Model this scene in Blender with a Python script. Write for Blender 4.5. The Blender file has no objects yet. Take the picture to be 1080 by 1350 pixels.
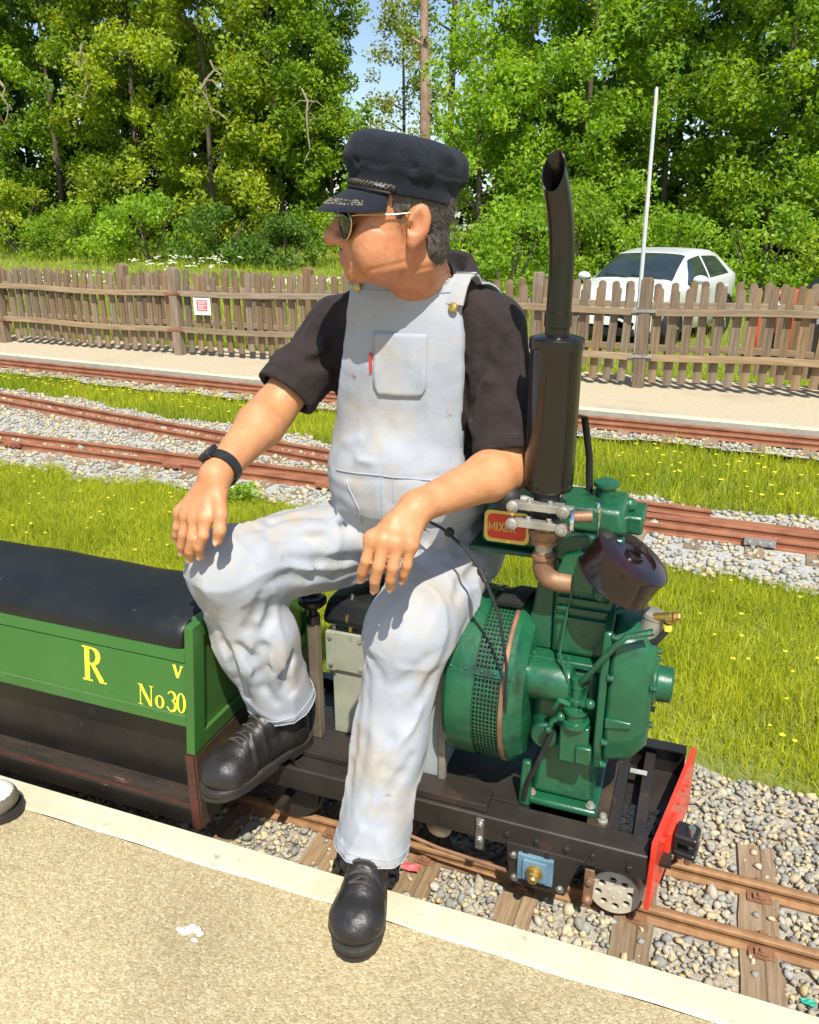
import bpy, math, random
import numpy as np
from mathutils import Vector, Matrix
R = math.radians
rng = np.random.default_rng(7)
random.seed(7)
scene = bpy.context.scene
COL = scene.collection

# ---------------------------------------------------------------- camera, sky, sun, exposure
CAM_H = 1.32
YAW = R(20.5)
cam_data = bpy.data.cameras.new('camera')
cam = bpy.data.objects.new('camera', cam_data)
COL.objects.link(cam)
cam.location = (0, 0, CAM_H)
cam.rotation_euler = (R(90 - 19.65), 0, YAW)
cam_data.sensor_fit = 'VERTICAL'
cam_data.sensor_height = 24
cam_data.lens = 24 * 1050 / 1350
cam_data.clip_start = .02
cam_data.clip_end = 2000
scene.camera = cam

SUN_EL = R(56)
SUN_H = Vector((.50, -.866, 0)).normalized()
SUN_DIR = Vector((SUN_H.x * math.cos(SUN_EL), SUN_H.y * math.cos(SUN_EL), math.sin(SUN_EL)))
world = bpy.data.worlds.new('World')
scene.world = world
world.use_nodes = True
wn = world.node_tree
for n in list(wn.nodes): wn.nodes.remove(n)
sky = wn.nodes.new('ShaderNodeTexSky')
sky.sky_type = 'NISHITA'
sky.sun_disc = False
sky.sun_elevation = SUN_EL
sky.sun_rotation = math.atan2(SUN_H.x, SUN_H.y)
sky.air_density = 1.0
sky.dust_density = 0.8
bg = wn.nodes.new('ShaderNodeBackground')
bg.inputs['Strength'].default_value = 0.12
wo = wn.nodes.new('ShaderNodeOutputWorld')
wn.links.new(sky.outputs[0], bg.inputs['Color'])
wn.links.new(bg.outputs[0], wo.inputs['Surface'])
sd = bpy.data.lights.new('sun', 'SUN')
sd.energy = 4.5
sd.angle = R(.55)
sd.color = (1.0, .95, .86)
sun = bpy.data.objects.new('sun', sd)
COL.objects.link(sun)
sun.location = (4, -4, 12)
sun.rotation_euler = SUN_DIR.to_track_quat('Z', 'Y').to_euler()
vs = scene.view_settings
vs.view_transform = 'Standard'
try: vs.look = 'None'
except Exception: pass
vs.gamma = 1
vs.exposure = 0.55
vs.use_curve_mapping = False
scene.cycles.use_denoising = True
try:
    scene.cycles.denoiser = 'OPENIMAGEDENOISE'
    scene.cycles.denoising_input_passes = 'RGB_ALBEDO_NORMAL'
    scene.cycles.denoising_prefilter = 'ACCURATE'
except Exception: pass
scene.cycles.max_bounces = 8
scene.cycles.transparent_max_bounces = 6
scene.cycles.sample_clamp_indirect = 6

# ---------------------------------------------------------------- helpers
ORG = {}                                        # world position of every parent's origin

def tag(o, label=None, cat=None, group=None, kind=None):
    if label: o['label'] = label
    if cat: o['category'] = cat
    if group: o['group'] = group
    if kind: o['kind'] = kind
    return o

def thing(name, loc, label, cat, group=None):
    o = bpy.data.objects.new(name, None)
    COL.objects.link(o)
    o.location = loc
    o.empty_display_size = .1
    ORG[o.name] = Vector(loc)
    return tag(o, label, cat, group)

def link_mesh(name, me, mat, parent=None, smooth=True, angle=38, bevel=0, seg=2):
    if mat is not None and not me.materials:
        for m in (mat if isinstance(mat, (list, tuple)) else [mat]): me.materials.append(m)
    o = bpy.data.objects.new(name, me)
    COL.objects.link(o)
    if smooth:
        me.polygons.foreach_set('use_smooth', np.ones(len(me.polygons), bool))
        if angle and angle < 180:
            me.set_sharp_from_angle(angle=R(angle))
    if bevel:
        b = o.modifiers.new('bevel', 'BEVEL'); b.width = bevel; b.segments = seg
        b.limit_method = 'ANGLE'; b.angle_limit = R(40)
        b.harden_normals = False
    if parent is not None:
        o.parent = parent
        ORG[o.name] = ORG.get(parent.name, Vector((0, 0, 0)))
    else:
        ORG[o.name] = Vector((0, 0, 0))
    return o

def np_mesh(name, V, F, fmat=None):
    """V (n,3); F: (m,k) int array or list of tuples"""
    me = bpy.data.meshes.new(name)
    V = np.asarray(V, np.float32)
    if isinstance(F, np.ndarray):
        m, k = F.shape
        me.vertices.add(len(V)); me.vertices.foreach_set('co', V.ravel())
        me.loops.add(m * k); me.loops.foreach_set('vertex_index', F.astype(np.int32).ravel())
        me.polygons.add(m)
        me.polygons.foreach_set('loop_start', np.arange(0, m * k, k, dtype=np.int32))
        me.polygons.foreach_set('loop_total', np.full(m, k, np.int32))
        me.update(calc_edges=True)
    else:
        me.from_pydata([tuple(map(float, v)) for v in V], [], F)
        me.update()
    if fmat is not None:
        me.polygons.foreach_set('material_index', np.asarray(fmat, np.int32))
    return me

def frame_of(axis):
    a = Vector(axis).normalized()
    t = Vector((0, 0, 1)) if abs(a.z) < .9 else Vector((1, 0, 0))
    u = t.cross(a).normalized()
    return u, a.cross(u).normalized(), a

class MB:
    def __init__(s): s.v = []; s.f = []
    def _add(s, vs_, fs_):
        b = len(s.v); s.v += [Vector(v) for v in vs_]; s.f += [tuple(i + b for i in f) for f in fs_]
        return s
    def box(s, c, size, rot=None):
        hx, hy, hz = [d / 2 for d in size]; c = Vector(c)
        p = [Vector((x, y, z)) for z in (-hz, hz) for y in (-hy, hy) for x in (-hx, hx)]
        if rot is not None: p = [rot @ q for q in p]
        return s._add([c + q for q in p], [(0, 2, 3, 1), (4, 5, 7, 6), (0, 1, 5, 4), (2, 6, 7, 3), (0, 4, 6, 2), (1, 3, 7, 5)])
    def bb(s, x0, x1, y0, y1, z0, z1):
        return s.box(((x0 + x1) / 2, (y0 + y1) / 2, (z0 + z1) / 2), (abs(x1 - x0), abs(y1 - y0), abs(z1 - z0)))
    def ring_loft(s, rings, cap0=True, cap1=True, closed=True):
        n = len(rings[0]); vs_ = [v for r in rings for v in r]; fs_ = []
        for i in range(len(rings) - 1):
            for j in range(n if closed else n - 1):
                k = (j + 1) % n
                fs_.append((i * n + j, i * n + k, (i + 1) * n + k, (i + 1) * n + j))
        if closed and cap0: fs_.append(tuple(reversed(range(n))))
        if closed and cap1: fs_.append(tuple(range((len(rings) - 1) * n, len(rings) * n)))
        return s._add(vs_, fs_)
    def lathe(s, prof, origin, axis=(0, 0, 1), n=24, cap0=True, cap1=True):
        u, w, a = frame_of(axis); o = Vector(origin)
        rings = [[o + a * h + (u * math.cos(2 * math.pi * j / n) + w * math.sin(2 * math.pi * j / n)) * r for j in range(n)] for r, h in prof]
        return s.ring_loft(rings, cap0, cap1)
    def cyl(s, p0, p1, r0, r1=None, n=16):
        p0 = Vector(p0); p1 = Vector(p1); r1 = r0 if r1 is None else r1
        return s.lathe([(r0, 0), (r1, (p1 - p0).length)], p0, p1 - p0, n)
    def tube(s, pts, r, n=8, flat=1.0):
        pts = [Vector(p) for p in pts]
        rs = r if isinstance(r, (list, tuple)) else [r] * len(pts)
        u = None; rings = []
        for i, p in enumerate(pts):
            t = (pts[min(i + 1, len(pts) - 1)] - pts[max(i - 1, 0)]).normalized()
            if u is None: u = frame_of(t)[0]
            u = (u - t * u.dot(t)).normalized(); w = t.cross(u)
            rings.append([p + (u * math.cos(2 * math.pi * j / n) + w * math.sin(2 * math.pi * j / n) * flat) * rs[i] for j in range(n)])
        return s.ring_loft(rings)
    def prism(s, poly, origin, ux, uy, depth):
        """poly: 2D outline; extruded by vector depth"""
        o = Vector(origin); ux = Vector(ux); uy = Vector(uy); d = Vector(depth)
        a = [o + ux * x + uy * y for x, y in poly]
        n = len(a)
        if ux.cross(uy).dot(d) < 0: a = a[::-1]
        return s._add(a + [p + d for p in a], [tuple(reversed(range(n)))] + [tuple(range(n, 2 * n))] + [(i, (i + 1) % n, n + (i + 1) % n, n + i) for i in range(n)])
    def sphere(s, c, r, n=16, m=10, sc=(1, 1, 1)):
        c = Vector(c); prof = [(math.sin(math.pi * i / m), -math.cos(math.pi * i / m)) for i in range(m + 1)]
        rings = [[c + Vector((math.cos(2 * math.pi * j / n) * max(pr, 1e-3) * r * sc[0], math.sin(2 * math.pi * j / n) * max(pr, 1e-3) * r * sc[1], h * r * sc[2])) for j in range(n)] for pr, h in prof]
        return s.ring_loft(rings)
    def torus(s, c, axis, R_, r_, n=28, m=10, a0=0, a1=360):
        u, w, a = frame_of(axis); c = Vector(c); full = abs(a1 - a0) >= 359.9
        cnt = n if full else n + 1
        pts = [(math.cos(R(a0 + (a1 - a0) * i / n)), math.sin(R(a0 + (a1 - a0) * i / n))) for i in range(cnt)]
        rings = [[c + (u * x + w * y) * (R_ + r_ * math.cos(2 * math.pi * j / m)) + a * r_ * math.sin(2 * math.pi * j / m) for j in range(m)] for x, y in pts]
        if full: rings.append(rings[0])
        return s.ring_loft(rings, not full, not full)
    def bolt(s, p, axis, r=.006, h=.005):
        u, w, a = frame_of(axis); p = Vector(p); s.bolts = getattr(s, 'bolts', []) + [(Vector(p), Vector(axis), r, h)]
        s.lathe([(r * 1.35, 0), (r * 1.35, h * .25)], p, axis, 12)
        s.lathe([(r, h * .25), (r, h * .85), (r * .85, h)], p, axis, 6)
        return s
    def build(s, name, mat, parent=None, smooth=True, angle=38, bevel=0, seg=2, shift=True):
        o = ORG.get(parent.name, Vector((0, 0, 0))) if (parent is not None and shift) else Vector((0, 0, 0))
        me = bpy.data.meshes.new(name)
        me.from_pydata([tuple(v - o) for v in s.v], [], s.f); me.update()
        import bmesh
        bm = bmesh.new(); bm.from_mesh(me); bmesh.ops.recalc_face_normals(bm, faces=bm.faces); bm.to_mesh(me); bm.free()
        return link_mesh(name, me, mat, parent, smooth, angle, bevel, seg)

def top_mesh(mb, name, mat, label, cat, group=None, **k):
    """a one-mesh thing with its origin at its base"""
    zs = [v.z for v in mb.v]; c = Vector((sum(v.x for v in mb.v) / len(mb.v), sum(v.y for v in mb.v) / len(mb.v), min(zs)))
    for i in range(len(mb.v)): mb.v[i] = mb.v[i] - c
    o = mb.build(name, mat, None, **k); o.location = c; ORG[o.name] = c
    return tag(o, label, cat, group)

def smooth01(a, b, x):
    t = np.clip((x - a) / (b - a), 0, 1); return t * t * (3 - 2 * t)

def vnoise(P, seed=0):
    """3D value noise in -1..1, numpy"""
    P = np.asarray(P, np.float64); i = np.floor(P).astype(np.int64); f = P - i; f = f * f * (3 - 2 * f)
    def h(x, y, z):
        n = (x * 374761393 + y * 668265263 + z * 2147483647 + seed * 1274126177) & 0xffffffff
        n = ((n ^ (n >> 13)) * 1274126177) & 0xffffffff
        return ((n ^ (n >> 16)) & 0xffff) / 32767.5 - 1
    x, y, z = i[..., 0], i[..., 1], i[..., 2]; fx, fy, fz = f[..., 0], f[..., 1], f[..., 2]
    def L(a, b, t): return a + (b - a) * t
    return L(L(L(h(x, y, z), h(x + 1, y, z), fx), L(h(x, y + 1, z), h(x + 1, y + 1, z), fx), fy),
             L(L(h(x, y, z + 1), h(x + 1, y, z + 1), fx), L(h(x, y + 1, z + 1), h(x + 1, y + 1, z + 1), fx), fy), fz)

# ---------------------------------------------------------------- materials
def M(name, col, col2=None, scale=12, rough=.6, metal=0, bump=0, bscale=None, bdist=.01, detail=6, rvar=.12, spec=.5, objrand=0,
      spots=None, stretch=(1, 1, 1), coat=0, ramp=(.35, .65), sss=0, sheen=0):
    m = bpy.data.materials.new(name); m.use_nodes = True
    nt = m.node_tree; N = nt.nodes; L = nt.links; p = N['Principled BSDF']
    def inp(k, v):
        if k in p.inputs: p.inputs[k].default_value = v
    inp('Metallic', metal); inp('Roughness', rough); inp('Specular IOR Level', spec)
    if coat: inp('Coat Weight', coat); inp('Coat Roughness', .12)
    if sss: inp('Subsurface Weight', sss); inp('Subsurface Radius', (.012, .004, .002)); inp('Subsurface Scale', 1.0)
    if sheen: inp('Sheen Weight', sheen); inp('Sheen Roughness', .6)
    tc = N.new('ShaderNodeTexCoord'); mp = N.new('ShaderNodeMapping'); mp.inputs['Scale'].default_value = stretch
    L.new(tc.outputs['Object'], mp.inputs['Vector'])
    def noise(sc, det=detail, rg=.6):
        n = N.new('ShaderNodeTexNoise'); n.inputs['Scale'].default_value = sc; n.inputs['Detail'].default_value = det
        n.inputs['Roughness'].default_value = rg
        L.new(mp.outputs[0], n.inputs['Vector']); return n
    n1 = noise(scale)
    rp = N.new('ShaderNodeValToRGB'); rp.color_ramp.elements[0].position = ramp[0]; rp.color_ramp.elements[1].position = ramp[1]
    c2 = col2 if col2 else tuple(min(1, c * 1.18) for c in col)
    rp.color_ramp.elements[0].color = (*col, 1); rp.color_ramp.elements[1].color = (*c2, 1)
    L.new(n1.outputs['Fac'], rp.inputs['Fac'])
    out = rp.outputs['Color']
    for sp in (spots or []):                           # (colour, noise scale, threshold, softness)
        c, sc, th, so = sp
        n2 = noise(sc, 5, .65); r2 = N.new('ShaderNodeValToRGB')
        r2.color_ramp.elements[0].position = th; r2.color_ramp.elements[1].position = min(1, th + so)
        L.new(n2.outputs['Fac'], r2.inputs['Fac'])
        mx = N.new('ShaderNodeMix'); mx.data_type = 'RGBA'; mx.inputs['B'].default_value = (*c, 1)
        L.new(r2.outputs['Color'], mx.inputs['Factor']); L.new(out, mx.inputs['A']); out = mx.outputs['Result']
    if objrand:
        oi = N.new('ShaderNodeObjectInfo'); hs = N.new('ShaderNodeHueSaturation')
        mr = N.new('ShaderNodeMapRange'); mr.inputs['To Min'].default_value = 1 - objrand; mr.inputs['To Max'].default_value = 1 + objrand
        L.new(oi.outputs['Random'], mr.inputs['Value']); L.new(mr.outputs[0], hs.inputs['Value'])
        mr2 = N.new('ShaderNodeMapRange'); mr2.inputs['To Min'].default_value = .8; mr2.inputs['To Max'].default_value = 1.15
        wn_ = N.new('ShaderNodeMath'); wn_.operation = 'FRACT'; wm = N.new('ShaderNodeMath'); wm.operation = 'MULTIPLY'; wm.inputs[1].default_value = 7.31
        L.new(oi.outputs['Random'], wm.inputs[0]); L.new(wm.outputs[0], wn_.inputs[0]); L.new(wn_.outputs[0], mr2.inputs['Value']); L.new(mr2.outputs[0], hs.inputs['Saturation'])
        L.new(out, hs.inputs['Color']); out = hs.outputs['Color']
    L.new(out, p.inputs['Base Color'])
    if rvar:
        mr = N.new('ShaderNodeMapRange'); mr.inputs['To Min'].default_value = max(0, rough - rvar); mr.inputs['To Max'].default_value = min(1, rough + rvar)
        n3 = noise(scale * 2.3, 4); L.new(n3.outputs['Fac'], mr.inputs['Value']); L.new(mr.outputs[0], p.inputs['Roughness'])
    if bump:
        n4 = noise(bscale or scale * 4, 5); b = N.new('ShaderNodeBump'); b.inputs['Strength'].default_value = bump; b.inputs['Distance'].default_value = bdist
        L.new(n4.outputs['Fac'], b.inputs['Height']); L.new(b.outputs[0], p.inputs['Normal'])
    return m

def leaf_mat(name, dark, light, trans=.35, rough=.5):
    m = bpy.data.materials.new(name); m.use_nodes = True
    nt = m.node_tree; N = nt.nodes; L = nt.links; p = N['Principled BSDF']
    at = N.new('ShaderNodeAttribute'); at.attribute_name = 'rnd'
    rp = N.new('ShaderNodeValToRGB'); rp.color_ramp.elements[0].color = (*dark, 1); rp.color_ramp.elements[1].color = (*light, 1)
    L.new(at.outputs['Fac'], rp.inputs['Fac']); L.new(rp.outputs[0], p.inputs['Base Color'])
    p.inputs['Roughness'].default_value = rough
    if 'Specular IOR Level' in p.inputs: p.inputs['Specular IOR Level'].default_value = .35
    tr = N.new('ShaderNodeBsdfTranslucent'); hs = N.new('ShaderNodeHueSaturation')
    hs.inputs['Hue'].default_value = .485; hs.inputs['Saturation'].default_value = 1.1; hs.inputs['Value'].default_value = 1.5
    L.new(rp.outputs[0], hs.inputs['Color']); L.new(hs.outputs[0], tr.inputs['Color'])
    mx = N.new('ShaderNodeMixShader'); mx.inputs[0].default_value = trans
    L.new(p.outputs[0], mx.inputs[1]); L.new(tr.outputs[0], mx.inputs[2]); L.new(mx.outputs[0], N['Material Output'].inputs['Surface'])
    return m

MAT = {}
MAT['soil'] = M('soil', (.14, .17, .035), (.22, .24, .06), 3, .95, bump=.4, bscale=40, spots=[((.17, .13, .07), 2.2, .56, .12)], spec=.1)
def chip_mat():
    m = bpy.data.materials.new('chip_seal_paving'); m.use_nodes = True
    nt = m.node_tree; N = nt.nodes; L = nt.links; p = N['Principled BSDF']; p.inputs['Roughness'].default_value = .9; p.inputs['Specular IOR Level'].default_value = .2
    tc = N.new('ShaderNodeTexCoord')
    wz = N.new('ShaderNodeTexNoise'); wz.inputs['Scale'].default_value = 90; wz.inputs['Detail'].default_value = 2
    L.new(tc.outputs['Object'], wz.inputs['Vector'])
    wm = N.new('ShaderNodeMix'); wm.data_type = 'VECTOR'; wm.inputs['Factor'].default_value = .006
    L.new(tc.outputs['Object'], wm.inputs['A']); L.new(wz.outputs['Color'], wm.inputs['B'])
    vo = N.new('ShaderNodeTexVoronoi'); vo.inputs['Scale'].default_value = 235; L.new(wm.outputs['Result'], vo.inputs['Vector'])
    sx = N.new('ShaderNodeSeparateColor'); L.new(vo.outputs['Color'], sx.inputs[0])
    rp = N.new('ShaderNodeValToRGB'); el = rp.color_ramp.elements
    el[0].position = 0; el[0].color = (.31, .255, .15, 1); el[1].position = 1; el[1].color = (.58, .51, .335, 1)
    for q, c in ((.25, (.38, .315, .185, 1)), (.55, (.43, .36, .22, 1)), (.82, (.48, .41, .255, 1))): k = el.new(q); k.color = c
    L.new(sx.outputs[0], rp.inputs['Fac'])
    nb = N.new('ShaderNodeTexNoise'); nb.inputs['Scale'].default_value = 2.2; nb.inputs['Detail'].default_value = 6; L.new(tc.outputs['Object'], nb.inputs['Vector'])
    r2 = N.new('ShaderNodeValToRGB'); r2.color_ramp.elements[0].position = .35; r2.color_ramp.elements[1].position = .7
    r2.color_ramp.elements[0].color = (.80, .78, .74, 1); r2.color_ramp.elements[1].color = (1.12, 1.08, 1.0, 1); L.new(nb.outputs['Fac'], r2.inputs['Fac'])
    mx = N.new('ShaderNodeMix'); mx.data_type = 'RGBA'; mx.blend_type = 'MULTIPLY'; mx.inputs['Factor'].default_value = 1
    L.new(rp.outputs[0], mx.inputs['A']); L.new(r2.outputs[0], mx.inputs['B']); L.new(mx.outputs['Result'], p.inputs['Base Color'])
    b = N.new('ShaderNodeBump'); b.inputs['Strength'].default_value = .6; b.inputs['Distance'].default_value = .003; b.invert = True
    L.new(vo.outputs['Distance'], b.inputs['Height']); L.new(b.outputs[0], p.inputs['Normal'])
    return m
MAT['chip'] = chip_mat()
MAT['edge'] = M('painted_edging', (.54, .485, .34), (.61, .55, .40), 9, .85, bump=.25, bscale=120, bdist=.003, spec=.2,
                spots=[((.38, .31, .19), 14, .61, .06), ((.47, .41, .27), 3, .54, .2), ((.30, .25, .16), 60, .66, .05)])
MAT['concrete'] = M('concrete_side', (.33, .30, .24), (.42, .39, .31), 10, .9, bump=.3, bscale=60)
MAT['farpave'] = M('far_paving', (.42, .35, .235), (.50, .43, .30), 30, .92, spots=[((.33, .28, .2), 1.1, .56, .2)], bump=.3, bscale=150, bdist=.004, spec=.15)
MAT['grit'] = M('ballast_grit', (.26, .235, .18), (.48, .44, .36), 55, .95, bump=.8, bscale=60, bdist=.012, spec=.1, ramp=(.3, .7), spots=[((.16, .14, .1), 70, .6, .1), ((.30, .25, .14), 1.5, .56, .2)])
MAT['greygrit'] = M('grey_ballast_grit', (.30, .30, .27), (.52, .51, .46), 50, .95, bump=.8, bscale=55, bdist=.012, spec=.1, ramp=(.3, .7), spots=[((.20, .20, .18), 65, .6, .1)])
for i, (a, b) in enumerate([((.36, .32, .23), (.50, .45, .34)), ((.22, .22, .19), (.33, .32, .28)), ((.48, .38, .20), (.60, .50, .31)), ((.30, .25, .18), (.42, .36, .27)), ((.26, .27, .24), (.40, .41, .37))]):
    MAT['stone%d' % i] = M('ballast_stone_%d' % i, a, b, 30, .85, bump=.4, bscale=90, bdist=.003, objrand=.16, spec=.25)
MAT['rail'] = M('rusty_rail', (.17, .08, .04), (.28, .14, .07), 18, .8, metal=.1, bump=.3, bscale=140, bdist=.002, spots=[((.12, .06, .035), 26, .58, .1)])
MAT['railtop'] = M('worn_rail', (.24, .125, .055), (.36, .20, .09), 30, .6, metal=.15, bump=.15, bscale=120, bdist=.002)
MAT['farrail'] = M('rusty_red_rail', (.24, .085, .04), (.36, .15, .075), 9, .8, metal=.15, bump=.2, bscale=60, bdist=.002)
MAT['sleeper'] = M('sleeper_wood', (.19, .125, .068), (.31, .225, .135), 14, .9, bump=.7, bscale=60, bdist=.004, stretch=(6, .5, 6), objrand=.25, spots=[((.16, .11, .07), 8, .6, .12)])
MAT['oldsleeper'] = M('old_sleeper', (.19, .12, .07), (.29, .20, .13), 14, .9, bump=.4, bscale=60, stretch=(5, .5, 5), objrand=.25)
MAT['fence'] = M('weathered_fence_wood', (.165, .112, .066), (.27, .195, .122), 7, .9, bump=.5, bscale=40, bdist=.003, stretch=(6, 6, .45), objrand=.22, spots=[((.13, .095, .06), 6, .62, .1)], spec=.2)
MAT['fencerail'] = M('fence_rail_wood', (.21, .15, .09), (.32, .24, .15), 7, .9, bump=.5, bscale=40, bdist=.003, stretch=(.45, 6, 6), objrand=.15, spec=.2)
MAT['galv'] = M('galvanised', (.35, .35, .34), (.48, .48, .46), 20, .5, metal=.7)
MAT['grass'] = leaf_mat('grass_blades', (.18, .27, .014), (.54, .56, .035), .42, .6)
MAT['meadow'] = leaf_mat('meadow_grass', (.17, .28, .02), (.48, .54, .05), .40, .6)
MAT['flower'] = M('buttercup_petals', (.80, .62, .02), (.9, .75, .05), 30, .5)
MAT['whiteflower'] = M('cow_parsley_heads', (.62, .66, .45), (.8, .82, .62), 30, .7)
MAT['bark'] = M('bark', (.07, .055, .04), (.14, .11, .08), 9, .95, bump=.8, bscale=24, bdist=.03, stretch=(1, 1, .25))
MAT['pinebark'] = M('pale_pine_bark', (.25, .15, .10), (.42, .29, .21), 6, .9, bump=.8, bscale=20, bdist=.03, stretch=(1, 1, .4))
MAT['twig'] = M('dead_twig', (.28, .22, .14), (.38, .30, .2), 9, .95)

def add_creases(m, scale, strength, dist, detail=2.0, stretch=(1, 1, 1)):
    """soft ridged folds on top of a cloth material's own bump"""
    nt = m.node_tree; N = nt.nodes; L = nt.links; p = N['Principled BSDF']
    tc = N.new('ShaderNodeTexCoord'); mp = N.new('ShaderNodeMapping'); mp.inputs['Scale'].default_value = stretch; mp.inputs['Rotation'].default_value = (.3, .5, .2)
    n = N.new('ShaderNodeTexNoise'); n.noise_type = 'RIDGED_MULTIFRACTAL'; n.inputs['Scale'].default_value = scale; n.inputs['Detail'].default_value = detail; n.inputs['Distortion'].default_value = .6
    L.new(tc.outputs['Object'], mp.inputs['Vector']); L.new(mp.outputs[0], n.inputs['Vector'])
    b = N.new('ShaderNodeBump'); b.inputs['Strength'].default_value = strength; b.inputs['Distance'].default_value = dist
    L.new(n.outputs['Fac'], b.inputs['Height'])
    if p.inputs['Normal'].is_linked: L.new(p.inputs['Normal'].links[0].from_socket, b.inputs['Normal'])
    L.new(b.outputs[0], p.inputs['Normal'])
# ---------------------------------------------------------------- setting
CP, SP = math.cos(YAW), math.sin(YAW)
def cf(xc, d): return (xc * CP - d * SP, xc * SP + d * CP)          # metres right of / ahead of the viewpoint -> ground X, Y

def height(X, Y):
    xc = X * CP + Y * SP; d = -X * SP + Y * CP
    t = smooth01(7.9, 11, Y); r = smooth01(-.5, 3.5, xc)
    return -.14 + t * (r * -.40 + (1 - r) * smooth01(9, 34, d) * .75) + .02 * np.sin(X * .9) * np.cos(Y * .7) * t

def polyline(P, X): P = np.array(P); return np.interp(X, P[:, 0], P[:, 1])
EDGE_FAR = [(-30, 9.2), (-9.5, 6.98), (-7.36, 6.74), (-3.95, 6.37), (-.8, 6.13), (.77, 6.01), (3, 5.85), (12, 5.3)]
TR_A = [(-30, 5.1), (-9, 4.34), (-4.7, 4.17), (-2.4, 4.10), (.6, 4.0), (3, 3.9), (12, 3.6)]
TR_B = [(-30, 12.5), (-9, 6.10), (-5.9, 5.28), (-3.9, 4.86), (-2.3, 4.55), (-1.2, 4.35), (-.4, 4.21), (.4, 4.13), (1.2, 4.05), (3, 3.93), (12, 3.61)]
FENCE = lambda X: 7.235 - .039 * (X + .55)

# ground sheet reaching the horizon
gx = np.unique(np.concatenate([np.linspace(-600, -60, 10), np.linspace(-60, -14, 24), np.linspace(-14, 6, 81), np.linspace(6, 50, 20), np.linspace(50, 600, 10)]))
gy = np.unique(np.concatenate([np.linspace(-200, -4, 8), np.linspace(-4, 7.5, 24), np.linspace(7.5, 40, 80), np.linspace(40, 700, 14)]))
GX, GY = np.meshgrid(gx, gy)
GV = np.stack([GX, GY, height(GX, GY)], -1).reshape(-1, 3)
nx, ny = len(gx), len(gy)
ii = (np.arange(ny - 1)[:, None] * nx + np.arange(nx - 1)[None]).ravel()
ground = link_mesh('ground', np_mesh('ground', GV, np.stack([ii, ii + 1, ii + nx + 1, ii + nx], 1)), MAT['soil'], angle=180)
tag(ground, 'green brown meadow soil under the grass', kind='structure')

def sheet(name, xs, y0, y1, z, mat, label):
    V = []; F = []
    for i, x in enumerate(xs):
        a, b = y0(x), y1(x)
        for k in range(5): V.append((x, a + (b - a) * k / 4, z))
    for i in range(len(xs) - 1):
        for k in range(4): F.append((i * 5 + k, (i + 1) * 5 + k, (i + 1) * 5 + k + 1, i * 5 + k + 1))
    return tag(link_mesh(name, np_mesh(name, V, F), mat), label, kind='structure')

def wob(x, s): return .07 * math.sin(x * 3.1 + s) + .05 * math.sin(x * 7.7 + s * 2) + .03 * math.sin(x * 17.3 + s)
xs = list(np.linspace(-9, 5, 141))
near_bed = sheet('ballast_bed', xs, lambda x: 1.0, lambda x: 2.02 + wob(x, 1) * .6, -.128, MAT['grit'], 'stony ballast under the track beside the near platform')
xs2 = list(np.linspace(-14, 9, 231))
mid_lo = lambda x: float(np.interp(x, [-9, -4.4, -2.9, -1.5, -.1, .6, 3], [3.95, 3.75, 3.72, 3.62, 3.52, 3.50, 3.4])) + wob(x, 3) * .6
g2_lo = lambda x: float(polyline(TR_B, x)) + float(np.interp(x, [-6, -3, -.5, .7, 2], [.38, .40, .34, .27, .27])) + wob(x, 5) * .6
g2_hi = lambda x: float(polyline(EDGE_FAR, x)) - .46 + wob(x, 8) * .5
mid_bed = sheet('grey_ballast_bed', xs2, mid_lo, g2_lo, -.128, MAT['greygrit'], 'grey gravel under the pair of rusty tracks that join')
far_bed = sheet('far_ballast_bed', xs2, g2_hi, lambda x: float(polyline(EDGE_FAR, x)) + .1, -.088, MAT['greygrit'], 'gravel under the track beside the far platform')

# near platform: paving, pale edging with a real drop to the track
mb = MB(); mb.bb(-9, 6, -4, 1.142, -.2, 0)
platform = tag(mb.build('platform', MAT['chip'], smooth=False), 'tan chip surfaced platform the driver rests his boot on', kind='structure')
V = []; F = []
xs = np.linspace(-9, 6, 301)
for x in xs:
    j = .002 * math.sin(x * 9) + .0016 * math.sin(x * 23 + 1)
    V += [(x, 1.142 + j, .0005), (x, 1.148 + j, .005), (x, 1.214, .005), (x, 1.221, -.002), (x, 1.222, -.2)]
for i in range(len(xs) - 1):
    for k in range(4): F.append((i * 5 + k, i * 5 + k + 1, (i + 1) * 5 + k + 1, (i + 1) * 5 + k)[::-1])
pe = link_mesh('platform_edging', np_mesh('platform_edging', V, F), MAT['edge'], angle=30)
tag(pe, 'cream painted concrete edging along the near platform', kind='structure')
# dry stain spots and a bird dropping on the paving
mb = MB()
for k in range(26):
    a = rng.uniform(0, 6.28); r = abs(rng.normal(0, .010)); l = rng.uniform(.002, .008)
    c = Vector((-.835 + r * math.cos(a) * 1.6, .985 + r * math.sin(a) * 1.2, .0012))
    mb.sphere(c, l, 8, 4, (1.3, .8, .15))
sp = mb.build('bird_dropping', M('dropping', (.75, .75, .7), (.85, .85, .8), 50, .9)); tag(sp, 'small white bird dropping splashed on the tan platform', 'dropping')

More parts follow.
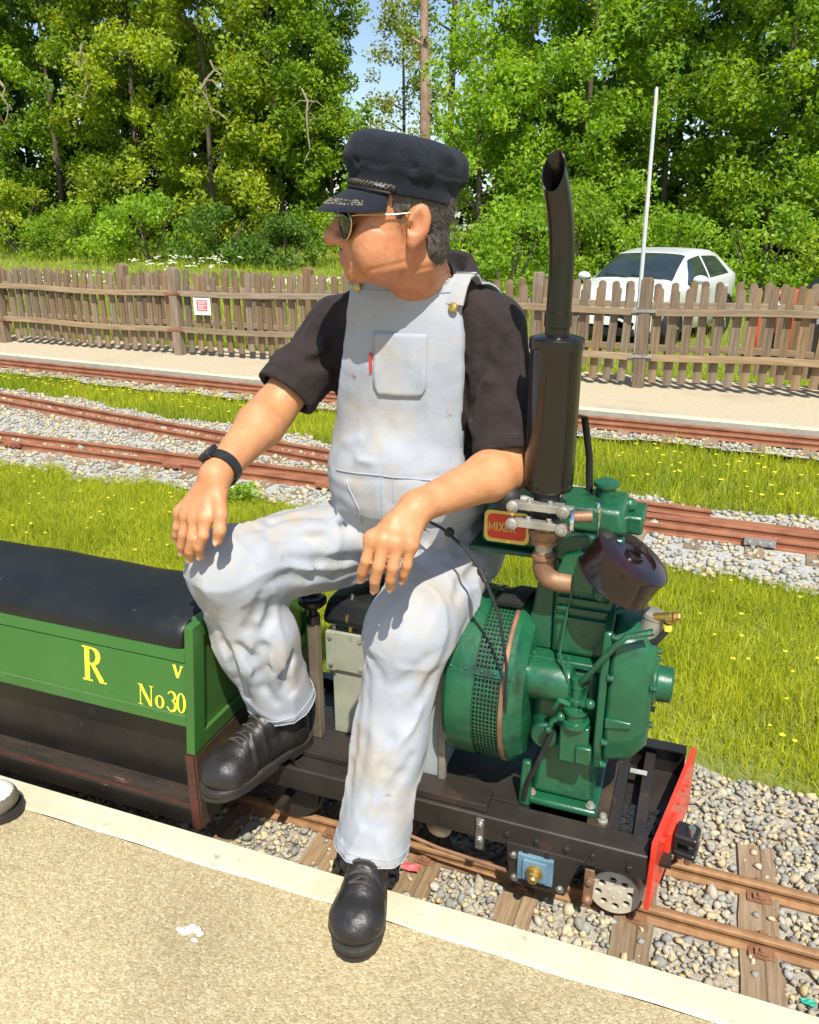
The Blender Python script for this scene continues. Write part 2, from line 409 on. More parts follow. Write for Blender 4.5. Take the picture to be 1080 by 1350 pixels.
# far platform
V = []; F = []
xs = np.linspace(-24, 10, 120)
for x in xs:
    e = float(polyline(EDGE_FAR, x))
    V += [(x, e, -.14), (x, e, -.002), (x, e + .004, .0), (x, e + .10, .0), (x, max(FENCE(x) + .62, e + .3), .0), (x, max(FENCE(x) + .75, e + .5), -.3)]
fm = []
for i in range(len(xs) - 1):
    for k in range(5): F.append((i * 6 + k, (i + 1) * 6 + k, (i + 1) * 6 + k + 1, i * 6 + k + 1)); fm.append(2 if k == 0 else 1 if k < 3 else 0)
fp = link_mesh('far_platform', np_mesh('far_platform', V, F, fm), [MAT['farpave'], MAT['edge'], MAT['concrete']], angle=30)
tag(fp, 'tan far platform with a cream edge in front of the picket fence', kind='structure')

# ---------------------------------------------------------------- tracks
def rail_profile(h, w):
    return [(-w * .9, 0), (w * .9, 0), (w * .9, h * .12), (w * .22, h * .24), (w * .22, h * .62), (w * .5, h * .72), (w * .5, h * .93), (w * .38, h), (-w * .38, h), (-w * .5, h * .93), (-w * .5, h * .72), (-w * .22, h * .62), (-w * .22, h * .24), (-w * .9, h * .12)]
def sweep_rail(pts, off, ztop, h, w):
    mb = MB(); prof = rail_profile(h, w); rings = []
    for i, (x, y) in enumerate(pts):
        a = Vector(pts[max(i - 1, 0)]); b = Vector(pts[min(i + 1, len(pts) - 1)]); t = (b - a).normalized(); nrm = Vector((-t.y, t.x))
        c = Vector((x, y)) + nrm * off
        rings.append([Vector((c.x + nrm.x * px, c.y + nrm.y * px, ztop - h + pz)) for px, pz in prof])
    return mb.ring_loft(rings)

def sleeper_mesh(L_, W_, H_, seed):
    r = np.random.default_rng(seed); n = 7; rings = []
    for i in range(n):
        y = -L_ / 2 + L_ * i / (n - 1); j = r.normal(0, .0025, 4)
        rings.append([Vector((-W_ / 2 + j[0], y, -H_)), Vector((W_ / 2 + j[1], y, -H_)), Vector((W_ / 2 + j[2], y, j[3])), Vector((W_ * .12, y, j[0] * .5)), Vector((W_ * .08, y, -.004)), Vector((-W_ / 2 + j[3], y, j[1]))])
    mb = MB().ring_loft(rings)
    return mb
GAUGE = .158
YC = 1.541
nt_ = thing('railway_track', (-.5, YC, -.14), 'narrow gauge track with brown rails and wooden sleepers beside the near platform', 'railway track')
for s in (-1, 1):
    pts = [(x, YC) for x in np.linspace(-8, 5, 60)]
    r = sweep_rail(pts, s * GAUGE / 2, -.090, .034, .020).build('rail', MAT['railtop'], nt_, angle=50)
slp = [sleeper_mesh(.50, .085, .05, k) for k in range(4)]
slm = []
for mb_ in slp:
    o = mb_.build('sleeper', MAT['sleeper'], angle=30); slm.append(o.data); bpy.data.objects.remove(o)
cm = MB(); cm.bb(-.026, .026, -.032, .032, 0, .005); cm.bb(-.014, .014, -.030, -.015, .004, .013); cm.bb(-.014, .014, .015, .030, .004, .013)
cm.bolt((0, -.024, .012), (0, 0, 1), .006, .008); cm.bolt((0, .024, .012), (0, 0, 1), .006, .008)
co = cm.build('rail_chair', MAT['rail'], bevel=0); cmesh = co.data; bpy.data.objects.remove(co)
for k in range(-30, 20):
    x = .245 + k * .25 + rng.normal(0, .008)
    o = bpy.data.objects.new('sleeper', slm[k % 4]); COL.objects.link(o); o.parent = nt_
    o.location = (x + .5, rng.normal(-.005, .012), -.119 + .14); o.rotation_euler = (0, 0, rng.normal(0, .03))
    if -1.6 < x < 1.2:
        for s in (-1, 1):
            c = bpy.data.objects.new('rail_chair', cmesh); COL.objects.link(c); c.parent = nt_
            c.location = (x + .5, s * GAUGE / 2, -.1198 + .14); c.rotation_euler = (0, 0, rng.normal(0, .04))

def far_track(name, P, label, xr, step, dz=0):
    x0, x1 = xr
    root = thing(name, (0, float(polyline(P, 0)), -.14), label, 'railway track')
    X = np.linspace(x0, x1, 90)
    k = np.ones(7) / 7; Ys = polyline(P, X); Ys = np.convolve(np.pad(Ys, 3, mode='edge'), k, 'valid')
    pts = list(zip(X, Ys))
    for s in (-1, 1):
        sweep_rail(pts, s * .085, -.078 + dz, .05, .024).build('rail', MAT['farrail'], root, angle=50)
    me = None
    for x in np.arange(x0, x1, step):
        if not -11 < x < 3: continue
        y = float(np.interp(x, X, Ys)); dy = float(np.interp(x + .1, X, Ys)) - y
        o = bpy.data.objects.new('sleeper', slm[int(rng.integers(4))]); COL.objects.link(o); o.parent = root
        o.location = (x - root.location.x, y - root.location.y, .020 + dz); o.rotation_euler = (0, 0, math.atan2(dy, .1) + rng.normal(0, .03)); o.scale = (1, 1.0, 1)
    return root
ta = far_track('railway_track', TR_A, 'rusty straight track crossing the grey gravel behind the wagon', (-14, 8), .27)
tb = far_track('railway_track', TR_B, 'rusty curving track joining the straight one beyond the engine', (-12, .1), .27)
tcP = [(x, y - .155) for x, y in EDGE_FAR]
tc_ = far_track('railway_track', tcP, 'rusty track running along the cream edge of the far platform', (-14, 8), .30, .050)
# check rails and fishplates of the junction
for (x0, x1, off) in ((-3.4, -.3, -.045), (-1.6, 2.4, .045), (-.3, 2.4, .125)):
    pts = [(x, float(polyline(TR_A, x))) for x in np.linspace(x0, x1, 20)]
    sweep_rail(pts, off, -.080, .045, .020).build('check_rail', MAT['farrail'], ta, angle=50)
for x in (-4.45, -3.1, -2.0, .33):
    y = float(polyline(TR_A, x)); mbp = MB(); mbp.bb(x - .07, x + .07, y - .125, y - .1, -.112, -.082)
    for q in (-.045, 0, .045): mbp.bolt((x + q, y - .125, -.097), (0, -1, 0), .008, .008)
    mbp.build('fishplate', MAT['galv'] if x > 0 else MAT['farrail'], ta)

# ---------------------------------------------------------------- ballast stones
def stone_mesh(seed):
    r = np.random.default_rng(seed)
    t = (1 + 5 ** .5) / 2
    v = np.array([(-1, t, 0), (1, t, 0), (-1, -t, 0), (1, -t, 0), (0, -1, t), (0, 1, t), (0, -1, -t), (0, 1, -t), (t, 0, -1), (t, 0, 1), (-t, 0, -1), (-t, 0, 1)], float)
    v /= np.linalg.norm(v, axis=1)[:, None]
    v *= r.uniform(.55, 1.2, (12, 1)); v *= np.array([r.uniform(.8, 1.25), r.uniform(.7, 1.0), r.uniform(.5, .8)])
    f = np.array([(0, 11, 5), (0, 5, 1), (0, 1, 7), (0, 7, 10), (0, 10, 11), (1, 5, 9), (5, 11, 4), (11, 10, 2), (10, 7, 6), (7, 1, 8), (3, 9, 4), (3, 4, 2), (3, 2, 6), (3, 6, 8), (3, 8, 9), (4, 9, 5), (2, 4, 11), (6, 2, 10), (8, 6, 7), (9, 8, 1)])
    return v, f
SH = [stone_mesh(k) for k in range(12)]
def rot_rand(r, n):
    q = r.normal(size=(n, 4)); q /= np.linalg.norm(q, axis=1)[:, None]; w, x, y, z = q.T
    return np.stack([1 - 2 * (y * y + z * z), 2 * (x * y - z * w), 2 * (x * z + y * w), 2 * (x * y + z * w), 1 - 2 * (x * x + z * z), 2 * (y * z - x * w), 2 * (x * z - y * w), 2 * (y * z + x * w), 1 - 2 * (x * x + y * y)], 1).reshape(-1, 3, 3)
OCT = [(np.array([(1, 0, 0), (-1, 0, 0), (0, 1, 0), (0, -1, 0), (0, 0, 1), (0, 0, -1)], float) * np.random.default_rng(50 + k).uniform(.6, 1.2, (6, 1)), np.array([(0, 2, 4), (2, 1, 4), (1, 3, 4), (3, 0, 4), (2, 0, 5), (1, 2, 5), (3, 1, 5), (0, 3, 5)])) for k in range(12)]
def stones_joined(name, P, S, parent, nm, SH=SH):
    n = len(P); rs = rot_rand(rng, n); which = rng.integers(0, 12, n); mi = rng.choice(5, n, p=[.34, .13, .29, .09, .15])
    V = []; F = []; fm = []
    for k in range(12):
        idx = np.where(which == k)[0]
        if not len(idx): continue
        v, f = SH[k]
        vv = np.einsum('nij,vj->nvi', rs[idx], v) * S[idx][:, None, None]; vv[..., 2] *= .8
        vv += P[idx][:, None]
        b = sum(len(q) for q in V)
        V.append(vv.reshape(-1, 3)); F.append((f[None] + (np.arange(len(idx)) * len(v))[:, None, None]).reshape(-1, 3) + b); fm.append(np.repeat(mi[idx], len(f)))
    o = link_mesh(name, np_mesh(name, np.concatenate(V), np.concatenate(F), np.concatenate(fm)), [MAT['stone%d' % i] for i in range(5)], parent, smooth=False)
    tag(o, nm, kind='stuff'); return o
# near bed: x -1.3..1.4, y 1.23..2.0
n = 17000
P = np.stack([rng.uniform(-1.5, 1.6, n), rng.uniform(1.232, 2.03, n), np.zeros(n)], 1)
rail_d = np.minimum(abs(P[:, 1] - YC + GAUGE / 2), abs(P[:, 1] - YC - GAUGE / 2))
S = rng.gamma(5, .00125, n) + .0038
slx = (P[:, 0] - .245) / .25; sd_ = abs(slx - np.round(slx)) * .25
keep = (rail_d > .016 + S) & ~((sd_ < .046) & (P[:, 1] > 1.33) & (P[:, 1] < 1.77) & (rng.random(n) < .93)) & ((P[:, 1] < 1.85) | (rng.random(n) < .75))
P, S = P[keep], S[keep]
P[:, 2] = -.126 + S * .25 + rng.random(len(S)) * .008
cam_d = np.hypot(P[:, 0] + .2, P[:, 1])
vis = (P[:, 0] > -1.0)
order = np.argsort(-(S / cam_d) * vis)
sm = []
for k in range(10):
    v, f = SH[k]; sm.append([np_mesh('stone', v, f) for _ in range(1)][0]); sm[-1].materials.append(MAT['stone%d' % [0, 1, 2, 4, 0, 2, 3, 4, 0, 1][k]])
for i in order[:300]:
    o = bpy.data.objects.new('stone', sm[int(rng.integers(10))]); COL.objects.link(o); o.parent = near_bed
    o.location = P[i]; o.scale = (S[i],) * 3; o.rotation_euler = rng.uniform(0, 6.28, 3)
stones_joined('small_stones', P[order[300:]], S[order[300:]], near_bed, 'loose ballast stones')
# mid and far beds
n = 30000
P = np.stack([rng.uniform(-9, 2.2, n), rng.uniform(3.4, 6.9, n), np.zeros(n)], 1)
lo = np.array([mid_lo(x) for x in P[:, 0]]); g2l = np.array([g2_lo(x) for x in P[:, 0]]); g2h = np.array([g2_hi(x) for x in P[:, 0]]); ef = polyline(EDGE_FAR, P[:, 0])
keep = ((P[:, 1] > lo - .06) & (P[:, 1] < g2l)) | ((P[:, 1] > g2h) & (P[:, 1] < ef - .02))
for T, o_ in ((TR_A, 0), (TR_B, 0), (tcP, 0)):
    for s in (-1, 1): keep &= abs(P[:, 1] - polyline(T, P[:, 0]) - s * .085) > .03
P = P[keep]; S = rng.gamma(6, .0021, len(P)) + .004; P[:, 2] = np.where(P[:, 1] > polyline(EDGE_FAR, P[:, 0]) - .5, -.087, -.126) + S * .3
stones_joined('small_stones', P, S, mid_bed, 'loose grey gravel stones', OCT)

# ---------------------------------------------------------------- grass
def blades(name, X, Y, Z, H, W, mat, label, lean=.35, bend=.5):
    n = len(X); a = rng.uniform(0, 2 * np.pi, n); la = rng.uniform(0, 2 * np.pi, n)
    ln = np.abs(rng.normal(0, lean, n)); dx, dy = np.cos(a), np.sin(a); lx, ly = np.cos(la) * ln, np.sin(la) * ln
    V = np.zeros((n, 5, 3), np.float32)
    b = np.stack([X, Y, Z], 1)
    def lv(t, wf, sgn):
        return np.stack([X + lx * H * t ** (1 + bend) + sgn * dx * W * wf, Y + ly * H * t ** (1 + bend) + sgn * dy * W * wf, Z + H * t * np.sqrt(np.maximum(.15, 1 - (ln * t) ** 2 * .6))], 1)
    V[:, 0] = lv(0, .5, -1); V[:, 1] = lv(0, .5, 1); V[:, 2] = lv(.55, .38, 1); V[:, 3] = lv(.55, .38, -1); V[:, 4] = lv(1, 0, 1)
    base = np.arange(n)[:, None] * 5
    me = bpy.data.meshes.new(name)
    me.vertices.add(n * 5); me.vertices.foreach_set('co', V.ravel())
    q = (base + np.array([[0, 1, 2, 3]])); t = (base + np.array([[3, 2, 4]]))
    li = np.concatenate([q, t], 1).astype(np.int32).ravel()
    me.loops.add(n * 7); me.loops.foreach_set('vertex_index', li)
    me.polygons.add(n * 2)
    me.polygons.foreach_set('loop_start', np.stack([np.arange(n) * 7, np.arange(n) * 7 + 4], 1).astype(np.int32).ravel())
    me.polygons.foreach_set('loop_total', np.tile(np.array([4, 3], np.int32), n))
    me.update(calc_edges=True)
    at = me.attributes.new('rnd', 'FLOAT', 'POINT')
    patch = vnoise(np.stack([X * 1.7, Y * 1.7, X * 0], 1), 3) * .22 + vnoise(np.stack([X * 6, Y * 6, X * 0], 1), 5) * .18
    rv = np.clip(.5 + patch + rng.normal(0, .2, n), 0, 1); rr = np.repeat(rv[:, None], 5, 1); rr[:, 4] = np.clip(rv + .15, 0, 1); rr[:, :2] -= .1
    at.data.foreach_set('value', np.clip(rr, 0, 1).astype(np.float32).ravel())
    o = link_mesh(name, me, mat, smooth=False); tag(o, label, kind='stuff'); return o

def in_view(X, Y, m=.2):
    xc = X * CP + Y * SP; d = -X * SP + Y * CP
    return (abs(xc) < d * .56 + m) & (d > .5)
# lawn between the near track and the gravel
n = 210000
X = rng.uniform(-4.9, 1.9, n); Y = rng.uniform(1.9, 3.85, n)
e0 = np.interp(X, [-5, 0, .15, .3, .45, 2], [2.02, 2.02, 2.04, 2.02, 1.99, 1.97]) + .04 * vnoise(np.stack([X * 9, Y * 9, X * 0], 1), 2); e1 = np.array([mid_lo(x) for x in X]) + .05 * vnoise(np.stack([X * 8, Y * 8, X * 0], 1), 9)
dens = smooth01(0, .22, Y - e0) * .9 + .1
k = (Y > e0) & (Y < e1) & in_view(X, Y, .5) & (rng.random(n) < dens)
X, Y = X[k], Y[k]
Hh = rng.gamma(5, .0070, len(X)) * (1 + .5 * vnoise(np.stack([X * 4, Y * 4, X * 0], 1), 11)) + .012
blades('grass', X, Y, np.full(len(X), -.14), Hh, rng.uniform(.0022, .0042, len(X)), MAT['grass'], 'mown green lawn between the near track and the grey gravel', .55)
n = 110000
X = rng.uniform(-8.5, 2.4, n); Y = rng.uniform(4.2, 6.6, n)
a = np.array([g2_lo(x) for x in X]); b = np.array([g2_hi(x) for x in X])
k = (Y > a + .04 * vnoise(np.stack([X * 8, Y * 8, X * 0], 1), 19)) & (Y < b + .05 * vnoise(np.stack([X * 8, Y * 8, X * 0], 1), 29)) & in_view(X, Y, .5)
X, Y = X[k], Y[k]
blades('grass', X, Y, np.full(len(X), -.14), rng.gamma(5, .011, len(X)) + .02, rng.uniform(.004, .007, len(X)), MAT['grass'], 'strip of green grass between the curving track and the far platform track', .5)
# meadow beyond the fence
n = 85000
d = 8.4 + 28 * rng.random(n) ** 1.5; xc = rng.uniform(-1, 1, n) * (d * .58 + .5)
X = xc * CP - d * SP; Y = xc * SP + d * CP
k = Y > FENCE(X) + .75
X, Y, d = X[k], Y[k], d[k]
xck = X * CP + Y * SP
Hh = rng.gamma(5, .03, len(X)) * np.where(xck > 2, .55, 1) * (1 + .6 * vnoise(np.stack([X * .8, Y * .8, X * 0], 1), 41)) + .03
blades('meadow_grass', X, Y, height(X, Y) - .01, Hh, rng.uniform(.010, .017, len(X)) * (d / 12) ** .5, MAT['meadow'], 'tall rough meadow grass beyond the picket fence', .45)
# buttercups in the lawns, cow parsley in the meadow
def flowers(name, X, Y, Z, r, mat, label):
    mb = MB()
    for x, y, z, q in zip(X, Y, Z, r):
        for j in range(5):
            aa = j * 1.2566 + x * 50; c = Vector((x, y, z)); u = Vector((math.cos(aa), math.sin(aa), .25)); w = Vector((-math.sin(aa), math.cos(aa), 0))
            mb._add([c, c + u * q * .6 + w * q * .45, c + u * q, c + u * q * .6 - w * q * .45], [(0, 1, 2, 3)])
    o = mb.build(name, mat, smooth=False); tag(o, label, kind='stuff'); return o
X = np.concatenate([rng.uniform(-.2, 1.2, 60), rng.uniform(-4.5, -1.5, 80)]); Y = np.concatenate([rng.uniform(2.2, 3.4, 60), rng.uniform(2.7, 3.6, 80)])
flowers('buttercups', X, Y, np.full(140, -.10) + rng.uniform(0, .03, 140), rng.uniform(.006, .011, 140), MAT['flower'], 'yellow buttercups scattered in the lawn')
X = np.concatenate([rng.uniform(-7.5, -3.2, 170), rng.uniform(-.5, 1.2, 60)]); Y = np.array([rng.uniform(g2_lo(x) + .1, max(g2_hi(x), g2_lo(x) + .2)) for x in X])
flowers('buttercups', X, Y, np.full(230, -.07) + rng.uniform(0, .03, 230), rng.uniform(.010, .018, 230), MAT['flower'], 'yellow buttercups in the grass strip by the far track')
pc = []
for (xc, d, w, m) in ((-1.75, 15.5, .5, 26), (-7.0, 16, 1.8, 40), (-5.5, 20, 1.5, 30), (-1.9, 14.8, .4, 16)):
    for _ in range(m): pc.append(cf(xc + rng.normal(0, w * .5), d + rng.normal(0, .5)))
mb = MB()
for (x, y) in pc:
    z = float(height(np.array(x), np.array(y))) + rng.uniform(.25, .5)
    for j in range(5):
        c = Vector((x + rng.normal(0, .05), y + rng.normal(0, .05), z + rng.normal(0, .015))); mb.sphere(c, rng.uniform(.015, .035), 6, 4, (1, 1, .5))
tag(mb.build('cow_parsley', MAT['whiteflower']), 'pale cow parsley flower heads in the meadow beyond the fence', kind='stuff')

# leafy weed by the gravel, beside the driver's hand
# ---------------------------------------------------------------- leaf clouds
def leaf_cloud(name, C, spread, size, mat, parent=None, hang=0.0, asp=.5, up=.55):
    """C: (n,3) leaf centres; returns mesh object of folded rhombic leaves"""
    n = len(C)
    nrm = rng.normal(size=(n, 3)) + np.array([SUN_H.x * .2, SUN_H.y * .35, up]) * 1.4; nrm /= np.linalg.norm(nrm, axis=1)[:, None]
    t = rng.normal(size=(n, 3)); t[:, 2] -= hang; t -= nrm * (t * nrm).sum(1)[:, None]; t /= np.linalg.norm(t, axis=1)[:, None]
    b = np.cross(nrm, t); s = size * rng.uniform(.6, 1.35, n)[:, None]
    V = np.stack([C - t * s * .5, C + b * s * asp * .5 + nrm * s * .08, C + t * s * .5, C - b * s * asp * .5 + nrm * s * .08], 1)
    F = np.arange(n * 4).reshape(n, 4)
    me = np_mesh(name, V.reshape(-1, 3), F)
    at = me.attributes.new('rnd', 'FLOAT', 'POINT')
    at.data.foreach_set('value', np.repeat(spread, 4).astype(np.float32))
    return link_mesh(name, me, mat, parent, smooth=False)
LEAF = {
    'mid': leaf_mat('leaf_mid_green', (.065, .15, .010), (.34, .50, .035), .48),
    'yellow': leaf_mat('leaf_yellow_green', (.10, .19, .012), (.46, .54, .045), .48),
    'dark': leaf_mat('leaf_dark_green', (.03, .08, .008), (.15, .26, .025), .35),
    'lime': leaf_mat('leaf_lime', (.15, .20, .03), (.50, .54, .10), .45),
    'fresh': leaf_mat('leaf_fresh_green', (.08, .20, .012), (.39, .56, .045), .48),
}
def clumps(centres, radii, per, flat=.6, seed=0):
    C = []; S = []
    for (c, r) in zip(centres, radii):
        m = int(per * (r / .5) ** 1.6) + 6
        q = rng.normal(size=(m, 3)); q /= np.linalg.norm(q, axis=1)[:, None]
        q *= (rng.random(m) ** .45)[:, None] * r; q[:, 2] *= flat
        C.append(q + c); S.append(np.clip(rng.normal(.5, .2, m) + rng.normal(0, .12), 0, 1))
    return np.concatenate(C), np.concatenate(S)

def tree(xc, d, h, rx, kind, label, name='tree', base=.0, trunk_r=.075, nclump=70, per=150, leaf=.17, bark='bark', cat='tree', lowest=.05, hang=.3, group='trees in the wood beyond the meadow', bare=0):
    x, y = cf(xc, d); z = float(height(np.array(x), np.array(y)))
    root = thing(name, (x, y, z), label, cat, group)
    mb = MB(); lim = []
    pts = []; rr = []
    wx, wy = rng.normal(0, .02, 2)
    for i in range(9):
        t = i / 8; pts.append((x + wx * t * h + .06 * math.sin(t * 5 + xc), y + wy * t * h, z - .1 + t * h * .93)); rr.append(trunk_r * (1 - t) ** .8 + .02)
    mb.tube(pts, rr, 9)
    nl = 9
    for k in range(nl):
        t = .18 + .75 * k / nl; p0 = Vector(pts[0]).lerp(Vector(pts[-1]), t); a = rng.uniform(0, 6.28); L_ = rx * (1.05 - .5 * t) * rng.uniform(.7, 1.1)
        p1 = p0 + Vector((math.cos(a) * L_ * .5, math.sin(a) * L_ * .5, L_ * .3)); p2 = p0 + Vector((math.cos(a) * L_, math.sin(a) * L_, L_ * .45 + rng.normal(0, .2)))
        r0 = trunk_r * (1 - t) * .5 + .02
        mb.tube([p0, p1, p2], [r0, r0 * .6, .012], 6); lim.append(p2); lim.append(p1)
    mb.build('trunk', MAT[bark], root)
    cs = []; rs = []
    for k in range(nclump):
        t = rng.random() ** .9
        zz = h * (lowest + (1 - lowest) * t)
        prof = math.sin(min(1, (t * .92 + .10)) * math.pi * .93 + .12) ** .55 if not bare else 1
        a = rng.uniform(0, 6.28); q = rx * prof * (rng.random() ** .35)
        cs.append((x + wx * zz + math.cos(a) * q, y + wy * zz + math.sin(a) * q, z + zz)); rs.append(rng.uniform(.35, .8) * (.6 + .4 * rx / 2.6))
    for p in lim: cs.append(tuple(p)); rs.append(rng.uniform(.35, .6))
    C, S = clumps(np.array(cs), rs, per, .85)
    C -= np.array([x, y, z])
    o = leaf_cloud('crown', C, S, leaf, LEAF[kind], root, hang)
    return root

def bush(xc, d, h, w, kind, label, per=110, leaf=.11, n=16, group='bushes along the edge of the wood', name='bush'):
    x, y = cf(xc, d); z = float(height(np.array(x), np.array(y)))
    root = thing(name, (x, y, z), label, 'bush', group)
    mb = MB()
    for k in range(5):
        a = k * 1.3; mb.tube([(x, y, z - .05), (x + math.cos(a) * w * .3, y + math.sin(a) * w * .3, z + h * .45), (x + math.cos(a) * w * .55, y + math.sin(a) * w * .55, z + h * .8)], [.03, .02, .008], 6)
    mb.build('stem', MAT['bark'], root)
    cs = []; rs = []
    for k in range(n):
        t = rng.random(); a = rng.uniform(0, 6.28); q = w * math.sqrt(max(.05, 1 - t * t)) * rng.random() ** .4
        cs.append((math.cos(a) * q, math.sin(a) * q, h * (.08 + .85 * t))); rs.append(rng.uniform(.28, .55))
    C, S = clumps(np.array(cs), rs, per, .7)
    leaf_cloud('foliage', C, S, leaf, LEAF[kind], root, .2)
    return root

KIND = {'mid': 'mid green', 'yellow': 'yellowish green', 'dark': 'dark green', 'lime': 'pale lime green', 'fresh': 'bright fresh green'}
TL = [ # xc, d, h, rx, kind, label
 (-17.5, 32, 12, 3.0, 'mid', 'mid green tree at the wood edge far beyond the two flat topped posts'),
 (-14.6, 31, 12.5, 2.6, 'dark', 'dark leaved tree standing behind the flat topped posts'),
 (-12.3, 30, 12, 2.5, 'mid', 'mid green leafy tree with dead twigs, second along from the flat topped posts'),
 (-9.3, 29.5, 12.5, 2.7, 'yellow', 'broad yellowish green tree behind the red notice on the fence'),
 (-6.6, 28.5, 12, 2.5, 'yellow', 'tall yellowish green tree between the notice and the driver'),
 (-4.4, 29.5, 11.5, 2.0, 'mid', 'mid green tree just left of the driver, beyond the bramble bank'),
 (-2.75, 31, 11, 1.55, 'mid', 'mid green ivy covered tree behind the driver\'s cap'),
 (3.5, 27, 12.5, 1.9, 'mid', 'mid green tree between the bare pale trunk and the exhaust pipe'),
 (1.9, 22.5, 6.3, 1.9, 'fresh', 'bright bushy young tree behind the driver\'s shoulder'),
 (4.6, 23.5, 11.5, 2.3, 'fresh', 'bright green tree behind the tall exhaust pipe'),
 (7.3, 24.5, 12.5, 2.6, 'mid', 'mid green tree right behind the white flagpole'),
 (9.6, 22.5, 12, 2.3, 'mid', 'tall leafy tree rising behind the white car'),
 (12.2, 22, 12, 2.5, 'fresh', 'bright leafy tree rising behind the red vehicle'),
 (15, 23, 12, 2.6, 'mid', 'mid green tree beyond the red vehicle'),
]
for (xc, d, h, rx, kd, lb) in TL:
    tree(xc, d, h, rx, kd, lb, nclump=int(95 * rx / 2.4 * h / 10), per=185, leaf=.17 if d > 26 else .15, lowest=.02)
# darker second row that closes the wood
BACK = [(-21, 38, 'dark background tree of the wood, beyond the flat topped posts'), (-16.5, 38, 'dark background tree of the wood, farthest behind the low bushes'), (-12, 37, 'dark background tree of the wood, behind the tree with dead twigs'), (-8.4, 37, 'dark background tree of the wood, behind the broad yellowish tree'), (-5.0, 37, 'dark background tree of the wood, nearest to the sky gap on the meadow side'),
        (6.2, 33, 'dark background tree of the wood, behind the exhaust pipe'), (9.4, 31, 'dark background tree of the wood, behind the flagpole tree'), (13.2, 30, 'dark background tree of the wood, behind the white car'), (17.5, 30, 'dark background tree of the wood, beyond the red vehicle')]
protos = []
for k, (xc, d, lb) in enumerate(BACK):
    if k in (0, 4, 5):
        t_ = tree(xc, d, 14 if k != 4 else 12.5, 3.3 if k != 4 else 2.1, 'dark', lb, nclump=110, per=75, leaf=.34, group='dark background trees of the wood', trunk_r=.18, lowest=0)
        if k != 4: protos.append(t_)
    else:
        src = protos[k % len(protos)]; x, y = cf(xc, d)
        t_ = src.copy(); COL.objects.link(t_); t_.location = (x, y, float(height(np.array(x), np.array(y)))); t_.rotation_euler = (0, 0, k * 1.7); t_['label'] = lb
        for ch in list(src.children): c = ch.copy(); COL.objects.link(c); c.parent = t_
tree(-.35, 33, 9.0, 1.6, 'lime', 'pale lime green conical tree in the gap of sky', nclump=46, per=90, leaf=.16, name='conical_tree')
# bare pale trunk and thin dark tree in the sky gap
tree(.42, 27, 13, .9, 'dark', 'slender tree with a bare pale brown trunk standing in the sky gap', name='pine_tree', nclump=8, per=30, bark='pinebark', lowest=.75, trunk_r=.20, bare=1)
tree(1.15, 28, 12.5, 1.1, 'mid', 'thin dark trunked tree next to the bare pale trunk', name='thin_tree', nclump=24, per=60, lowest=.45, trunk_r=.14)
BL = [
 (-15.8, 27.5, 1.5, 2.0, 'mid', 'low bush under the trees beyond the flat topped posts'),
 (-12.6, 27, 2.2, 1.9, 'yellow', 'yellowish bush at the foot of the trees above the first fence post'),
 (-9.8, 25.5, 1.5, 1.9, 'mid', 'rounded bramble bush on the bank above the red notice'),
 (-7.6, 24.5, 1.9, 1.8, 'fresh', 'bright bramble bush at the foot of the yellowish trees'),
 (-5.4, 24, 1.5, 1.7, 'dark', 'dark leaved bramble bush right behind the fence beside the driver'),
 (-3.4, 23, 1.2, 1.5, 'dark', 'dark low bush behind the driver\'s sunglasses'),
 (-1.0, 24, 2.6, 1.7, 'mid', 'leafy bush hidden behind the driver\'s head'),
 (2.2, 18.5, 2.2, 1.4, 'fresh', 'bright leafy bush between the driver\'s collar and the exhaust'),
 (3.9, 20.5, 3.0, 1.7, 'mid', 'tall leafy bush right behind the exhaust pipe'),
 (5.9, 19.5, 2.3, 1.6, 'fresh', 'bright bush in flower behind the white car roof'),
 (7.8, 18.5, 2.4, 1.6, 'fresh', 'bright leafy bush behind the tail of the white car'),
 (9.6, 17.8, 2.4, 1.5, 'yellow', 'yellowish leafy bush between the white car and the red vehicle'),
 (11.4, 18, 2.6, 1.6, 'fresh', 'bright leafy bush behind the red vehicle'),
]
for (xc, d, h, w, kd, lb) in BL: bush(xc, d, h, w, kd, lb, n=int(16 * w / 1.4 * (h / 1.6) ** .5) + 8, per=190, leaf=.12)
# dark leaved undergrowth that closes the wood at ground level (left open where the sky shows)
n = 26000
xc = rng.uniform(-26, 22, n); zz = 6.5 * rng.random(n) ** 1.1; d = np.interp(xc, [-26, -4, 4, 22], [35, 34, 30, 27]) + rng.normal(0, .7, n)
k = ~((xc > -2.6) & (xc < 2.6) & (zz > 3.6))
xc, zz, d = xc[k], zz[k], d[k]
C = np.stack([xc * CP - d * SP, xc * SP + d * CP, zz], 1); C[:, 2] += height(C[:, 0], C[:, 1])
ug = leaf_cloud('undergrowth', C, np.clip(rng.normal(.4, .2, len(C)), 0, 1), .42, LEAF['dark']); tag(ug, 'dark undergrowth closing the wood behind the trunks', kind='stuff')
